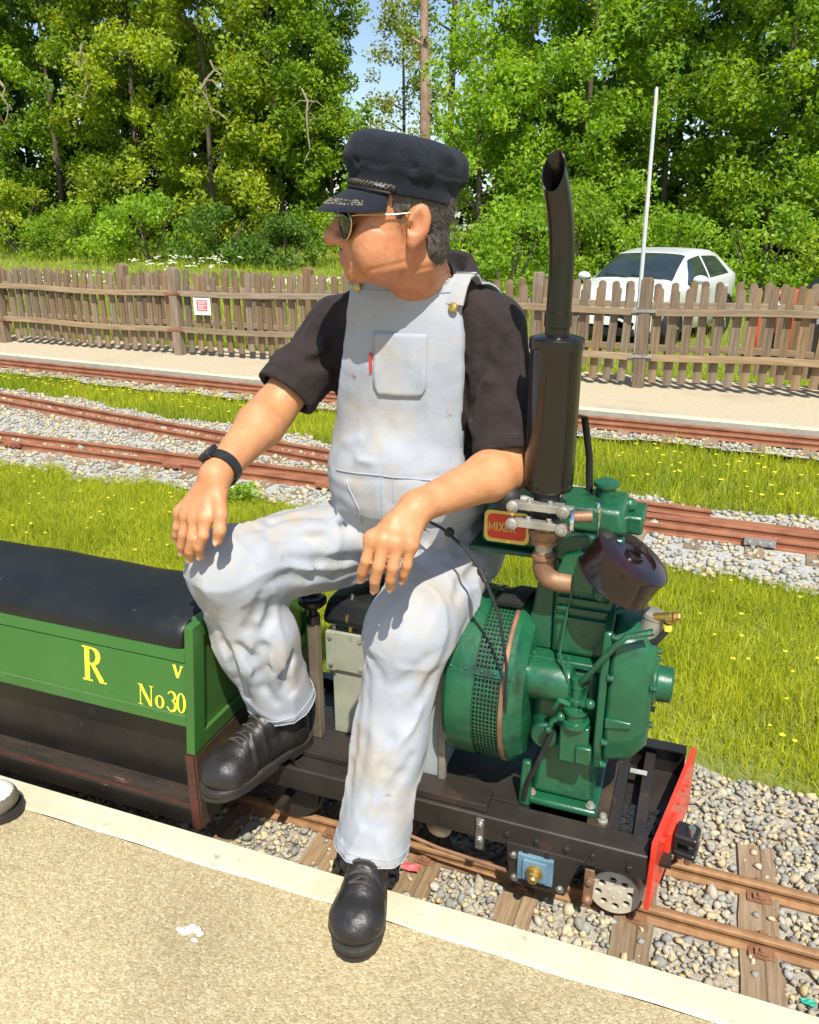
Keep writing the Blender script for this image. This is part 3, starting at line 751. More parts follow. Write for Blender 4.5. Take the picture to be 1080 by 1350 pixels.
# dead twigs showing in the front of the crowns
for k, (xc, d, z0, s) in enumerate([(-9.6, 26.6, 6.4, 1), (-12.6, 27.4, 5.6, .9), (-3.2, 26.5, 5.2, 1.2), (-5.8, 26.2, 5.9, .9)]):
    x, y = cf(xc, d); mb = MB()
    p = Vector((x, y, z0)); pts = [p]
    for i in range(6): p = p + Vector((rng.normal(0, .12), rng.normal(0, .1), -.28 * s)); pts.append(p)
    mb.tube(pts, [.035, .032, .03, .026, .022, .016, .008], 6)
    for i in range(7):
        q = pts[1 + i % 5]; a = rng.uniform(0, 6.28); e = q + Vector((math.cos(a) * .6, math.sin(a) * .3, rng.uniform(-.4, .35))); mb.tube([q, (q + e) / 2 + Vector((0, 0, .1)), e], [.018, .013, .005], 5)
    top_mesh(mb, 'dead_branch', MAT['twig'], ['bare dead branch hanging in the broad yellowish tree behind the notice', 'bare dead branch in the mid green tree near the flat topped posts', 'bare dead branch beside the sky gap, closest to the cap', 'bare dead branch hanging in the tall yellowish tree between notice and driver'][k], 'branch', 'bare dead branches in the crowns')
# leafy weed at the gravel edge by the driver's hand
mb_c = np.array([(-2.35 + rng.normal(0, .05), 3.62 + rng.normal(0, .05), -.09 + rng.uniform(0, .06)) for _ in range(6)])
C, S = clumps(mb_c, [.07] * 6, 600, .6)
wd = leaf_cloud('weed', C, S, .035, LEAF['fresh']); tag(wd, 'small leafy green weed at the gravel edge near the driver\'s hand', 'weed')

# ---------------------------------------------------------------- picket fences
def picket_mesh(seed):
    r = np.random.default_rng(seed); w, t, h = .066 + r.normal(0, .003), .018, .80
    pts = [(-w / 2, 0), (w / 2, 0), (w / 2, h - .03)] + [(w / 2 * math.cos(a), h - .03 + .03 * math.sin(a)) for a in np.linspace(.3, math.pi - .3, 5)] + [(-w / 2, h - .03)]
    mb = MB().prism(pts, (0, -t / 2, 0), (1, 0, 0), (0, 0, 1), (0, t, 0))
    o = mb.build('picket', MAT['fence'], smooth=False, bevel=0); me = o.data; bpy.data.objects.remove(o); return me
PK = [picket_mesh(k) for k in range(5)]
def fence(dy, label, x0, x1, phase, posts, step=.127):
    z0 = 0.0
    root = thing('picket_fence', (x0, FENCE(x0) + dy, z0), label, 'fence', 'picket fences along the far platform')
    ox, oy = root.location.x, root.location.y
    ang = math.atan(-.039)
    sag = lambda x: .014 * math.sin(x * 1.3 + phase) + .010 * math.sin(x * 3.1)
    x = x0 + .05
    while x < x1:
        if min(abs(x - p) for p in posts) > .075:
            o = bpy.data.objects.new('picket', PK[int(rng.integers(5))]); COL.objects.link(o); o.parent = root
            o.location = (x - ox, FENCE(x) + dy - oy + .012 + rng.normal(0, .003), .055 + sag(x) + rng.normal(0, .012)); o.rotation_euler = (rng.normal(0, .012), rng.normal(0, .018), ang)
        x += step + rng.normal(0, .006)
    for p in posts:
        y = FENCE(p) + dy
        mb = MB(); mb.prism([(-.05, -.1), (.05, -.1), (.05, .90), (.035, .925), (-.035, .925), (-.05, .90)], (p, y - .06, 0), (1, 0, 0), (0, 0, 1), (0, .10, 0))
        mb.build('post', MAT['fence'], root, smooth=False, bevel=.006)
    ps = [x0] + list(posts) + [x1]
    for a, b in zip(ps[:-1], ps[1:]):
        for zr in (.275, .655):
            mb = MB(); rings = []
            xs = np.linspace(a + (.052 if a != x0 else 0), b - (.052 if b != x1 else 0), 8)
            for x in xs:
                zz = zr + sag(x) * .8; y = FENCE(x) + dy
                rings.append([Vector((x, y - .045, zz - .026)), Vector((x, y + .001, zz - .030)), Vector((x, y + .001, zz + .030)), Vector((x, y - .038, zz + .028))])
            mb.ring_loft(rings).build('rail', MAT['fencerail'], root, smooth=False, bevel=.004)
    for p in posts:
        for zr in (.275, .655):
            mb = MB(); y = FENCE(p) + dy - .062
            mb.bb(p - .1, p + .1, y - .004, y + .002, zr - .012, zr + .012)
            for q in (-.08, -.03, .03, .08): mb.bolt((p + q, y - .004, zr), (0, -1, 0), .006, .004)
            if dy == 0: mb.build('bracket', MAT['farrail'] if p < -3 else MAT['galv'], root)
    return root
fence(0, 'weathered brown picket fence standing on the far platform, nearer of the two', -13, 4.5, 0, [-10.6, -8.08, -5.47, -2.95, -.56, 1.95])
fence(.52, 'second weathered picket fence close behind the one on the far platform', -13.5, 4.8, 1.7, [-11.6, -9.1, -6.6, -4.1, -1.6, .9, 3.4])
# notice on the fence
nr = thing('notice', (-5.10, FENCE(-5.1) - .05, .45), 'small white notice with a red square screwed to the picket fence', 'notice')
y = FENCE(-5.1) - .048
MB().bb(-5.205, -4.995, y - .004, y, .445, .62).build('board', M('notice_white', (.78, .76, .74), (.84, .82, .8), 20, .5), nr)
MB().bb(-5.165, -5.035, y - .0055, y - .0042, .485, .600).build('red_square', M('notice_red', (.62, .10, .12), (.7, .16, .17), 30, .6), nr)
mb = MB()
for zz, w0, w1 in ((.583, -5.15, -5.05), (.566, -5.14, -5.06), (.545, -5.15, -5.05), (.527, -5.145, -5.075), (.505, -5.15, -5.05)): mb.bb(w0, w1, y - .0068, y - .0058, zz - .0045, zz + .0045)
mb.build('print_line', M('notice_print', (.75, .6, .6), (.8, .66, .66), 20, .6), nr)

# white flagpole
mb = MB(); mb.lathe([(.018, 0), (.018, 1.2), (.0155, 2.50), (.0145, 2.53), (.005, 2.55)], (-.63, 7.52, -.15), (-.012, 0, 1), 14)
top_mesh(mb, 'flagpole', M('white_pole', (.50, .52, .52), (.60, .61, .60), 8, .45), 'slim bare white pole standing behind the picket fence in front of the white car', 'pole')
# flat topped posts at the left
for (u, lb) in ((10, 'dark flat topped post behind the fence, farther from the notice'), (22, 'dark flat topped post behind the fence, nearer to the notice')):
    d = 10.2; xc = (u - 540) / 1050 * d * 1.03; x, y = cf(xc, d); z = float(height(np.array(x), np.array(y)))
    mb = MB(); mb.cyl((x, y, z - .1), (x, y, .955), .012, n=10); mb.bb(x - .055, x + .055, y - .04, y + .04, .955, .975); mb.bb(x - .04, x + .04, y - .03, y + .03, .945, .955)
    top_mesh(mb, 'marker_post', M('dark_metal_post', (.05, .045, .04), (.08, .07, .06), 20, .6), lb, 'post', 'flat topped posts behind the fence')
# ---------------------------------------------------------------- paint and metal for the train
MAT['wgreen'] = M('wagon_green_paint', (.030, .125, .020), (.040, .150, .026), 4, .40, bump=.06, bscale=30, bdist=.003, spots=[((.07, .20, .06), 26, .66, .08), ((.03, .10, .025), 3, .6, .2)], coat=.2)
MAT['wgreen2'] = M('wagon_end_green', (.045, .115, .022), (.06, .15, .03), 5, .4, spots=[((.17, .15, .05), 18, .68, .06)], coat=.15)
MAT['skirt'] = M('black_scuffed_paint', (.007, .006, .005), (.014, .011, .009), 8, .40, bump=.1, bscale=40, spots=[((.045, .032, .022), 20, .66, .08), ((.45, .43, .38), 60, .80, .02)])
MAT['tread'] = M('worn_black_tread', (.018, .014, .011), (.045, .033, .024), 14, .55, bump=.3, bscale=60, stretch=(.4, 2, 2), spots=[((.17, .06, .035), 22, .62, .07), ((.20, .15, .09), 30, .66, .06)])
MAT['brownboard'] = M('stained_brown_board', (.040, .026, .015), (.085, .056, .030), 9, .55, bump=.2, bscale=50, spots=[((.03, .02, .015), 7, .58, .15), ((.20, .14, .07), 16, .66, .08)])
MAT['redline'] = M('worn_red_edge', (.10, .022, .014), (.045, .018, .012), 40, .6)
MAT['vinyl'] = M('black_vinyl', (.009, .010, .011), (.015, .016, .017), 6, .42, bump=.35, bscale=14, bdist=.006, spots=[((.04, .04, .04), 24, .66, .06), ((.06, .055, .05), 70, .70, .03)], spec=.35)
MAT['yellow'] = M('yellow_lettering', (.72, .62, .03), (.80, .70, .06), 50, .5)
MAT['egreen'] = M('engine_green_paint', (.006, .072, .031), (.011, .108, .046), 9, .36, bump=.4, bscale=55, bdist=.003, coat=.35, spots=[((.004, .038, .018), 13, .56, .14), ((.10, .09, .05), 45, .70, .04), ((.012, .014, .010), 6, .57, .14), ((.16, .15, .10), 90, .70, .03), ((.014, .13, .058), 30, .62, .12)])
MAT['egreen2'] = M('engine_dark_green_paint', (.005, .06, .03), (.010, .085, .04), 9, .38, bump=.12, bscale=70, bdist=.002, coat=.25, spots=[((.012, .016, .012), 16, .58, .12)])
MAT['black'] = M('black_gloss_paint', (.010, .009, .009), (.018, .015, .014), 9, .32, bump=.05, bscale=50, coat=.25, spots=[((.06, .045, .035), 34, .70, .05)])
MAT['matblack'] = M('matt_black_rubber', (.012, .012, .012), (.022, .022, .022), 20, .6)
MAT['muffler'] = M('black_stove_enamel', (.006, .005, .005), (.012, .010, .009), 7, .26, bump=.05, bscale=40, coat=.3, stretch=(1, 1, .4), spots=[((.10, .05, .03), 20, .74, .05)])
MAT['copper'] = M('heat_browned_pipe', (.20, .105, .06), (.32, .18, .10), 24, .55, metal=.35, bump=.2, bscale=90, bdist=.002, spots=[((.15, .10, .07), 30, .6, .1)])
MAT['steel'] = M('bare_steel', (.46, .44, .40), (.62, .60, .55), 22, .34, metal=.9, spots=[((.25, .2, .14), 30, .66, .08)])
MAT['cast'] = M('cast_silver', (.30, .285, .24), (.44, .42, .36), 30, .5, metal=.55, bump=.2, bscale=110, bdist=.002, spots=[((.20, .16, .11), 34, .60, .1)])
MAT['chrome'] = M('chrome', (.78, .78, .78), (.85, .85, .85), 10, .10, metal=1)
MAT['brass'] = M('brass', (.52, .34, .09), (.66, .46, .14), 24, .35, metal=.85)
MAT['grey'] = M('grey_sheet_metal', (.27, .29, .29), (.35, .37, .37), 7, .45, bump=.06, bscale=40, spots=[((.20, .19, .17), 18, .66, .08)])
MAT['greygreen'] = M('pale_grey_green_paint', (.25, .27, .20), (.34, .35, .27), 10, .5, spots=[((.16, .14, .09), 20, .62, .1)])
MAT['chassis'] = M('black_chassis', (.020, .017, .014), (.038, .030, .024), 8, .42, bump=.12, bscale=60, bdist=.002, spots=[((.10, .07, .045), 18, .62, .1), ((.05, .028, .02), 9, .6, .1)])
MAT['red'] = M('red_beam_paint', (.66, .035, .016), (.78, .06, .028), 7, .36, bump=.06, bscale=40, coat=.25, spots=[((.30, .02, .015), 12, .68, .08)])
MAT['bluebox'] = M('blue_axlebox', (.10, .19, .25), (.15, .26, .33), 20, .5, bump=.2, bscale=60, spots=[((.05, .06, .06), 24, .62, .1)])
MAT['wheel'] = M('turned_wheel_face', (.50, .45, .34), (.62, .56, .43), 22, .5, metal=.1, bump=.06, bscale=90, spots=[((.15, .11, .07), 22, .64, .08)])
MAT['filter'] = M('dark_red_black_enamel', (.010, .006, .006), (.032, .008, .008), 9, .24, bump=.06, bscale=50, bdist=.002, coat=.4, ramp=(.42, .7))
MAT['coal'] = M('wet_black_chippings', (.010, .011, .013), (.03, .032, .036), 60, .4)
MAT['platered'] = M('plate_red', (.62, .03, .015), (.7, .045, .02), 30, .35)
MAT['plategold'] = M('plate_gold', (.62, .46, .10), (.72, .56, .16), 40, .35, metal=.4)
MAT['platebrown'] = M('plate_lettering', (.55, .40, .10), (.65, .48, .14), 40, .4, metal=.3)

def stroke(mb, pts, w, o, ux, uy, dep, close=False):
    """thick polyline in a plane, extruded by dep"""
    P = [Vector((p[0], p[1])) for p in pts]; n = len(P); Lf = []; Rt = []
    ws = w if isinstance(w, (list, tuple)) else [w] * n
    for i in range(n):
        a = P[(i - 1) % n] if (i or close) else P[i]; b = P[(i + 1) % n] if (i < n - 1 or close) else P[i]
        t = (b - a).normalized(); nn = Vector((-t.y, t.x)) * ws[i] / 2
        Lf.append(P[i] + nn); Rt.append(P[i] - nn)
    m = n if close else n - 1
    o = Vector(o); ux = Vector(ux); uy = Vector(uy); d = Vector(dep)
    for i in range(m):
        j = (i + 1) % n
        q = [Lf[i], Lf[j], Rt[j], Rt[i]]
        mb._add([o + ux * p.x + uy * p.y + d for p in q], [(0, 1, 2, 3)])
def arc(cx, cy, rx, ry, a0, a1, n=14): return [(cx + rx * math.cos(R(a0 + (a1 - a0) * i / n)), cy + ry * math.sin(R(a0 + (a1 - a0) * i / n))) for i in range(n + 1)]
GLY = {   # serif strokes in a unit-high box: (points, width)
 'R': [([(.18, .03), (.18, .97)], .17), ([(.02, .025), (.36, .025)], .05), ([(.02, .975), (.30, .975)], .05), (arc(.34, .74, .22, .225, 95, -95), [.05, .06, .08, .11, .14, .16, .16, .16, .16, .15, .14, .11, .08, .06, .05]), ([(.18, .965), (.34, .965)], .06), ([(.18, .515), (.36, .515)], .06), ([(.36, .52), (.68, .04)], [.13, .17]), ([(.60, .025), (.84, .025)], .05)],
 'N': [([(.14, .0), (.14, 1)], .06), ([(.02, .02), (.27, .02)], .04), ([(.0, .98), (.26, .98)], .04), ([(.16, .95), (.72, .04)], .17), ([(.74, 0), (.74, 1)], .06), ([(.62, .98), (.86, .98)], .04)],
 'o': [(arc(.25, .33, .185, .29, 0, 360, 20), [.15, .14, .12, .09, .06, .05, .06, .09, .12, .14, .15, .14, .12, .09, .06, .05, .06, .09, .12, .14, .15])],
 '3': [(arc(.25, .74, .19, .21, 160, -80, 12), [.07, .06, .06, .07, .09, .11, .13, .14, .13, .12, .10, .08, .06]), (arc(.24, .27, .22, .26, 85, -165, 12), [.06, .08, .10, .12, .14, .15, .14, .12, .09, .07, .06, .07, .09])],
 '0': [(arc(.25, .5, .19, .46, 0, 360, 20), [.15, .14, .12, .09, .06, .05, .06, .09, .12, .14, .15, .14, .12, .09, .06, .05, .06, .09, .12, .14, .15])],
 'v': [([(.06, .66), (.28, .02)], .16), ([(.50, .66), (.28, .02)], .09), ([(-.03, .645), (.18, .645)], .045), ([(.40, .645), (.60, .645)], .045)],
 'M': [([(.08, 0), (.08, 1)], .14), ([(.08, .95), (.38, .2)], .12), ([(.38, .2), (.68, .95)], .12), ([(.68, 0), (.68, 1)], .14)],
 'I': [([(.1, 0), (.1, 1)], .15)],
 'X': [([(.05, 0), (.55, 1)], .15), ([(.05, 1), (.55, 0)], .15)],
 'E': [([(.08, 0), (.08, 1)], .14), ([(.08, .07), (.5, .07)], .13), ([(.08, .5), (.44, .5)], .12), ([(.08, .93), (.5, .93)], .13)],
 'r': [([(.08, 0), (.08, 1)], .14), (arc(.28, .74, .2, .2, 90, -90), .13), ([(.08, .94), (.3, .94)], .12), ([(.08, .54), (.3, .54)], .12), ([(.26, .52), (.52, 0)], .14)],
}
def glyph(ch, o, ux, uy, nrm, h, name, mat, parent):
    mb = MB()
    for k, (pts, w) in enumerate(GLY[ch]):
        stroke(mb, [(p[0] * h, p[1] * h) for p in pts], [q * h for q in w] if isinstance(w, list) else w * h, o, ux, uy, Vector(nrm) * (.0004 + .00012 * k))
    ob = mb.build(name, mat, parent, smooth=False); 
    return ob

# ---------------------------------------------------------------- passenger wagon
WG = thing('passenger_wagon', (-2.2, YC, -.1), 'green sit-astride passenger wagon with black padded seat and yellow lettering', 'wagon')
X0, X1 = -3.3, -1.004
def yy(t): return t                      # near side Y; the far side mirrors about the track centre
for s in (-1, 1):
    def Yv(dn): return (YC if s < 0 else 1.385) + s * dn       # dn: distance from the centre line
    def quadslab(dn0, z0, dn1, z1, th, x0=X0, x1=X1):
        mb = MB(); rings = []
        for x in (x0, x1):
            rings.append([Vector((x, Yv(dn0), z0)), Vector((x, Yv(dn1), z1)), Vector((x, Yv(dn1 - th), z1)), Vector((x, Yv(dn0 - th), z0))])
        return mb.ring_loft(rings)
    quadslab(.288, .290, .270, .412, .018).build('side_panel', MAT['wgreen'], WG, smooth=False, bevel=.0015)
    quadslab(.2895, .262, .2885, .2885, .020).build('bottom_rail', MAT['wgreen'], WG, smooth=False, bevel=.0015)
    if s < 0: quadslab(.2715, .4150, .266, .446, .020).build('top_rail', MAT['wgreen'], WG, smooth=False, bevel=.002)
    quadslab(.287, .2880, .2868, .2905, .01).build('scuffed_line', M('scuffed_line', (.30, .34, .16), (.16, .24, .08), 40, .7), WG, smooth=False)
    mb = MB(); mb.bb(X0, X1, Yv(.232), Yv(.222), .040, .265); mb.build('skirt', MAT['skirt'], WG, smooth=False)
    mb = MB(); mb.bb(X0, X1 + .005, Yv(.226), Yv(.290), .030, .044); st = mb.build('step_board', MAT['tread'], WG, smooth=False, bevel=.002)
    mb = MB(); mb.bb(X0, X1 + .006, Yv(.281), Yv(.2895), -.014, .030); mb.build('step_fascia', MAT['skirt'], WG, smooth=False, bevel=.0015)
    mb = MB(); mb.bb(X0, X1 + .006, Yv(.2875), Yv(.2912), .0405, .0455); mb.build('step_edge', MAT['redline'], st, smooth=False)
# padded seat
mb = MB(); rings = []
prof = []
CC, CW2 = 1.418, .146
for i in range(33):
    a = math.pi * i / 32
    prof.append((-CW2 * math.copysign(abs(math.cos(a)) ** .62, math.cos(a)), .448 + .066 * math.sin(a) ** .70))
prof += [(CW2 - .006, .442), (-CW2 + .006, .442)]
xsn = np.concatenate([np.linspace(X0, X1 - .03, 40), [X1 - .012, X1 - .004]])
for k, x in enumerate(xsn):
    f = 1 if k < 40 else (.985 if k == 40 else .95)
    w = .0035 * math.sin(x * 11) + .002 * math.sin(x * 31)
    rings.append([Vector((x, CC + y * f, .442 + (z - .442) * (f if k < 40 else f * .97) + (w * (z - .44) / .08 if z > .45 else 0))) for y, z in prof])
mb.ring_loft(rings).build('seat_cushion', MAT['vinyl'], WG, angle=70)
MB().bb(X0, X1, 1.300, 1.640, .413, .4405).build('seat_base', MAT['wgreen2'], WG, smooth=False)
# end panel (leans a little), framed, with the brown board below
def ex(z): return -.988 + (z - .19) * .09
def endslab(y0, y1, z0, z1, xa, xb):
    return MB().ring_loft([[Vector((ex(z) + x, y, z)) for (x, z) in ((xa, z0), (xb, z0), (xb, z1), (xa, z1))] for y in (y0, y1)])
ep = endslab(1.262, 1.820, .235, .478, -.026, -.012).build('end_panel', MAT['wgreen2'], WG, smooth=False)
for (a, b, c, d) in ((1.250, 1.292, .190, .520), (1.790, 1.832, .190, .520)):
    endslab(a, b, c, d, -.022, .0).build('stile', MAT['wgreen'], ep, smooth=False, bevel=.002)
endslab(1.2925, 1.7895, .191, .232, -.033, -.001).build('cross_rail', MAT['wgreen2'], ep, smooth=False, bevel=.0015)
endslab(1.2925, 1.7895, .482, .519, -.033, -.001).build('cross_rail', MAT['wgreen2'], ep, smooth=False, bevel=.0015)
MB().bb(-1.014, -.989, 1.254, 1.828, -.018, .186).build('end_board', MAT['brownboard'], WG, smooth=False, bevel=.002)
MB().bb(-1.0145, -.9925, 1.2495, 1.2535, -.018, .186).build('corner_strip', MAT['redline'], WG, smooth=False)
# lettering on the near side panel
lean = Vector((0, .018, .122)).normalized()
def on_side(x, z): return Vector((x, YC - .288 + (z - .290) / .122 * .018, z))
nrm = Vector((0, -lean.z, lean.y))
glyph('R', on_side(-1.290, .322), (1, 0, 0), lean, nrm, .085, 'letter', MAT['yellow'], WG)
for ch, x, z, h in (('v', -1.036, .376, .046), ('N', -1.132, .294, .050), ('o', -1.085, .294, .050), ('3', -1.053, .294, .050), ('0', -1.0275, .294, .050)):
    glyph(ch, on_side(x, z), (1, 0, 0), lean, nrm, h, 'letter', MAT['yellow'], WG)
# running gear hidden in the skirt
mb = MB(); mb.bb(X0, X1 - .02, YC - .10, YC + .10, .02, .06); mb.build('underframe', MAT['chassis'], WG, smooth=False)
for x in (-1.25, -1.55, -2.9):
    for s in (-1, 1):
        mb = MB(); mb.lathe([(.058, -.012), (.062, -.010), (.062, -.006), (.052, -.004), (.052, .012), (.02, .013)], (x, YC + s * .08, -.046), (0, s, 0), 28); mb.build('wheel', MAT['chassis'], WG)
    MB().cyl((x, YC - .09, -.046), (x, YC + .09, -.046), .010, n=10).build('axle', MAT['chassis'], WG)
MB().bb(-.99, -.80, YC - .015, YC + .015, .0, .03).build('drawbar', MAT['chassis'], WG, smooth=False, bevel=.003)

# ---------------------------------------------------------------- locomotive
LO = thing('locomotive', (-.4, YC, -.1), 'small diesel locomotive with open green engine, black exhaust stack and red buffer beam', 'locomotive')
def P_(mb, name, mat, parent=LO, **k):
    m = MAT[mat] if isinstance(mat, str) else mat
    if name == 'bolt':                                # every bolt is a part of its own
        for (p, a, r_, h_) in mb.bolts: o = MB().bolt(p, a, r_, h_).build(name, m, parent, **k)
        return o
    return mb.build(name, m, parent, **k)
NY, FY = 1.385, 1.757
# near channel: flange on top, web facing the platform
mb = MB(); rings = []
for x in (-.98, .002): rings.append([Vector((x, NY, .046)), Vector((x, NY, .104)), Vector((x, NY + .003, .107)), Vector((x, NY + .055, .110)), Vector((x, NY + .055, .104)), Vector((x, NY + .008, .100)), Vector((x, NY + .008, .052)), Vector((x, NY + .040, .052)), Vector((x, NY + .040, .046))])
fr = P_(mb.ring_loft(rings), 'frame_channel', 'chassis', smooth=False, bevel=.0012)
mb = MB()
for x in (-.29, -.225, -.16, -.105, -.03): mb.bolt((x, NY - .0005, .078 if x < -.1 else .07), (0, -1, 0), .007, .006)
P_(mb, 'bolt', 'chassis', fr)
mb = MB(); rings = []
for x in (-.98, .060): rings.append([Vector((x, FY, .04)), Vector((x, FY, .140)), Vector((x, FY - .035, .142)), Vector((x, FY - .035, .136)), Vector((x, FY - .008, .134)), Vector((x, FY - .008, .04))])
P_(mb.ring_loft(rings), 'frame_channel', 'black', smooth=False, bevel=.0012)
mb = MB(); mb.bb(-.98, -.28, NY + .056, FY - .037, .100, .114); P_(mb, 'deck_plate', 'chassis', smooth=False, bevel=.001)
for x in (-.27, -.075, -.02):
    mb = MB(); mb.bb(x - .012, x + .012, NY + .045, FY - .009, .088, .112); cb = P_(mb, 'cross_bar', 'chassis', smooth=False, bevel=.0012)
mb = MB(); mb.bb(-.130, -.088, NY + .050, FY - .04, .095, .1135); P_(mb, 'cross_bar', 'brownboard', smooth=False, bevel=.001)
mb = MB(); mb.bb(-.28, .05, NY + .045, FY - .009, .052, .060); P_(mb, 'floor_plate', 'chassis', smooth=False)
mb = MB()
for k in range(160):
    c = (rng.uniform(-.062, .012), rng.uniform(NY + .075, NY + .165), .092 + rng.uniform(0, .006)); mb.sphere(c, rng.uniform(.004, .008), 5, 4, (1.3, .8, .5))
tray = P_(MB().bb(-.068, .018, NY + .068, NY + .172, .060, .092), 'tray', 'chassis', smooth=False)
tag(P_(mb, 'chippings', 'coal', tray, smooth=False), kind='stuff')
mb = MB(); mb.bb(-.060, -.022, 1.64, 1.655, .1145, .1165); P_(mb, 'label_strip', M('pale_label', (.3, .3, .26), (.42, .42, .38), 30, .6), smooth=False)
mb = MB(); mb.lathe([(.011, 0), (.011, .01), (.008, .011), (.008, .02), (.006, .024)], (-.098, 1.452, .1085), (0, 0, 1), 12); P_(mb, 'grease_cap', 'cast')
# buffer beam, set slightly askew
b0 = Vector((.006, NY - .006, 0)); b1 = Vector((.072, FY + .004, 0)); bd = (b1 - b0).normalized(); bn = Vector((bd.y, -bd.x, 0))
def beampt(t, z): return b0 + bd * t + Vector((0, 0, z))
Lb = (b1 - b0).length
beam = P_(MB().prism([(0, -.022), (Lb, -.040), (Lb, .138), (0, .150)], b0, bd, (0, 0, 1), bn * .011), 'buffer_beam', 'red', smooth=False, bevel=.0015)
mb = MB()
for t, z in ((.055, .02), (.055, .12), (.20, .115), (.25, .115), (.305, .09), (.20, .01)): mb.bolt(beampt(t, z) + bn * .011, bn, .007, .006)
P_(mb, 'bolt', 'red', beam)
cx = beampt(.13, .075) + bn * .011
rotb = Matrix((bn, bd, Vector((0, 0, 1)))).transposed()
cp = P_(MB().box(cx + bn * .006, (.012, .075, .07), rotb), 'coupler_plate', 'red', beam, smooth=False, bevel=.002)
mb = MB(); mb.box(cx + bn * .038 + Vector((0, 0, .018)), (.05, .052, .022), rotb); mb.box(cx + bn * .038 + Vector((0, 0, -.020)), (.05, .052, .016), rotb); mb.box(cx + bn * .018, (.012, .05, .05), rotb)
co = P_(mb, 'coupler', 'black', smooth=False, bevel=.006, seg=3)
MB().cyl(cx + bn * .046 + Vector((0, 0, -.055)), cx + bn * .046 + Vector((0, 0, .040)), .008, n=12).build('pin', MAT['steel'], co)
mb = MB(); mb.tube([cx + bn * .02 + Vector((0, 0, -.03)), cx + bn * .022 + Vector((0, 0, -.06)), cx + bn * .008 + Vector((0, 0, -.075))], .005, 8); P_(mb, 'chain_hook', 'black')
# axle plate with blue axlebox, brass shaft
mb = MB(); mb.prism([(-.290, .060), (-.122, .060), (-.136, .035), (-.158, -.046), (-.278, -.046)], (0, NY - .007, 0), (1, 0, 0), (0, 0, 1), (0, .0065, 0))
hp = P_(mb, 'horn_plate', 'chassis', smooth=False, bevel=.0012)
mb = MB()
for x, z in ((-.268, -.030), (-.168, -.030), (-.272, .03)): mb.bolt((x, NY - .007, z), (0, -1, 0), .007, .006)
P_(mb, 'bolt', 'steel', hp)
mb = MB(); mb.bb(-.262, -.184, NY - .017, NY - .0072, -.022, .046); mb.bb(-.250, -.196, NY - .022, NY - .0165, -.014, .038)
ab = P_(mb, 'axlebox', 'bluebox', smooth=False, bevel=.002)
mb = MB(); mb.bb(-.251, -.241, NY - .012, NY - .0072, .047, .060); mb.bb(-.205, -.195, NY - .012, NY - .0072, .047, .060); P_(mb, 'keeper', 'matblack', ab, smooth=False)
MB().lathe([(.018, 0), (.018, .006), (.013, .008), (.013, .016), (.0095, .018), (.0095, .026), (.007, .029)], (-.222, NY - .022, .012), (0, -1, 0), 20).build('axle_end', MAT['brass'], ab)
# drilled leading wheel (holes cut right through the face plate)
def drilled_disc(c, r, ang0, nh=8, rh=.0082, rc=.034, th=.012):
    """disc facing -Y made of polar cells, with cells opened as round holes"""
    mb = MB(); K = 16
    hubs = [(rc * math.cos(ang0 + 2 * math.pi * k / nh), rc * math.sin(ang0 + 2 * math.pi * k / nh)) for k in range(nh)]
    w = math.pi / nh
    r0, r1 = rc - .013, rc + .013
    for k in range(nh):
        a = ang0 + 2 * math.pi * k / nh
        outer = []
        for j in range(K):
            t = j / K * 4
            if t < 1: aa, rr = a - w + 2 * w * t, r1
            elif t < 2: aa, rr = a + w, r1 + (r0 - r1) * (t - 1)
            elif t < 3: aa, rr = a + w - 2 * w * (t - 2), r0
            else: aa, rr = a - w, r0 + (r1 - r0) * (t - 3)
            outer.append((rr * math.cos(aa), rr * math.sin(aa)))
        hx, hy = hubs[k]
        inner = []
        for (ox, oy) in outer:
            d = Vector((ox - hx, oy - hy)).normalized(); inner.append((hx + d.x * rh, hy + d.y * rh))
        o3 = [Vector((c[0] + p[0], c[1], c[2] + p[1])) for p in outer]; i3 = [Vector((c[0] + p[0], c[1], c[2] + p[1])) for p in inner]; d3 = [p + Vector((0, .010, 0)) for p in i3]
        n = K; fs = [(j, (j + 1) % n, n + (j + 1) % n, n + j) for j in range(n)] + [(n + j, n + (j + 1) % n, 2 * n + (j + 1) % n, 2 * n + j) for j in range(n)]
        mb._add(o3 + i3 + d3, fs)
    return mb, r0, r1
wc = (-.057, 1.422, -.043)
mbw, r0, r1 = drilled_disc(wc, .055, .15)
wh = P_(mbw, 'drilled_wheel', 'wheel', angle=30)
u_ = .0
mb = MB(); mb.lathe([(r1, 0), (.0535, 0), (.055, .0015), (.055, .022), (.061, .024), (.061, .030), (.02, .030)], wc, (0, 1, 0), 48, cap0=False); P_(mb, 'rim', 'wheel', wh, angle=30)
mb = MB(); mb.lathe([(.004, -.001), (r0, 0)], wc, (0, 1, 0), 48, cap0=True, cap1=False)
for a in (0.5, 2.6, 4.7): mb.bolt((wc[0] + .012 * math.cos(a), wc[1], wc[2] + .012 * math.sin(a)), (0, -1, 0), .003, .002)
P_(mb, 'hub_face', 'wheel', wh, angle=30)
MB().lathe([(.05, .0112), (.05, .013)], wc, (0, 1, 0), 32).build('web', MAT['matblack'], wh)
MB().lathe([(.049, 0), (.055, .001), (.055, .02), (.061, .022), (.061, .028), (.02, .029)], (-.057, YC + .095, -.043), (0, -1, 0), 32).build('wheel', MAT['chassis'], LO)
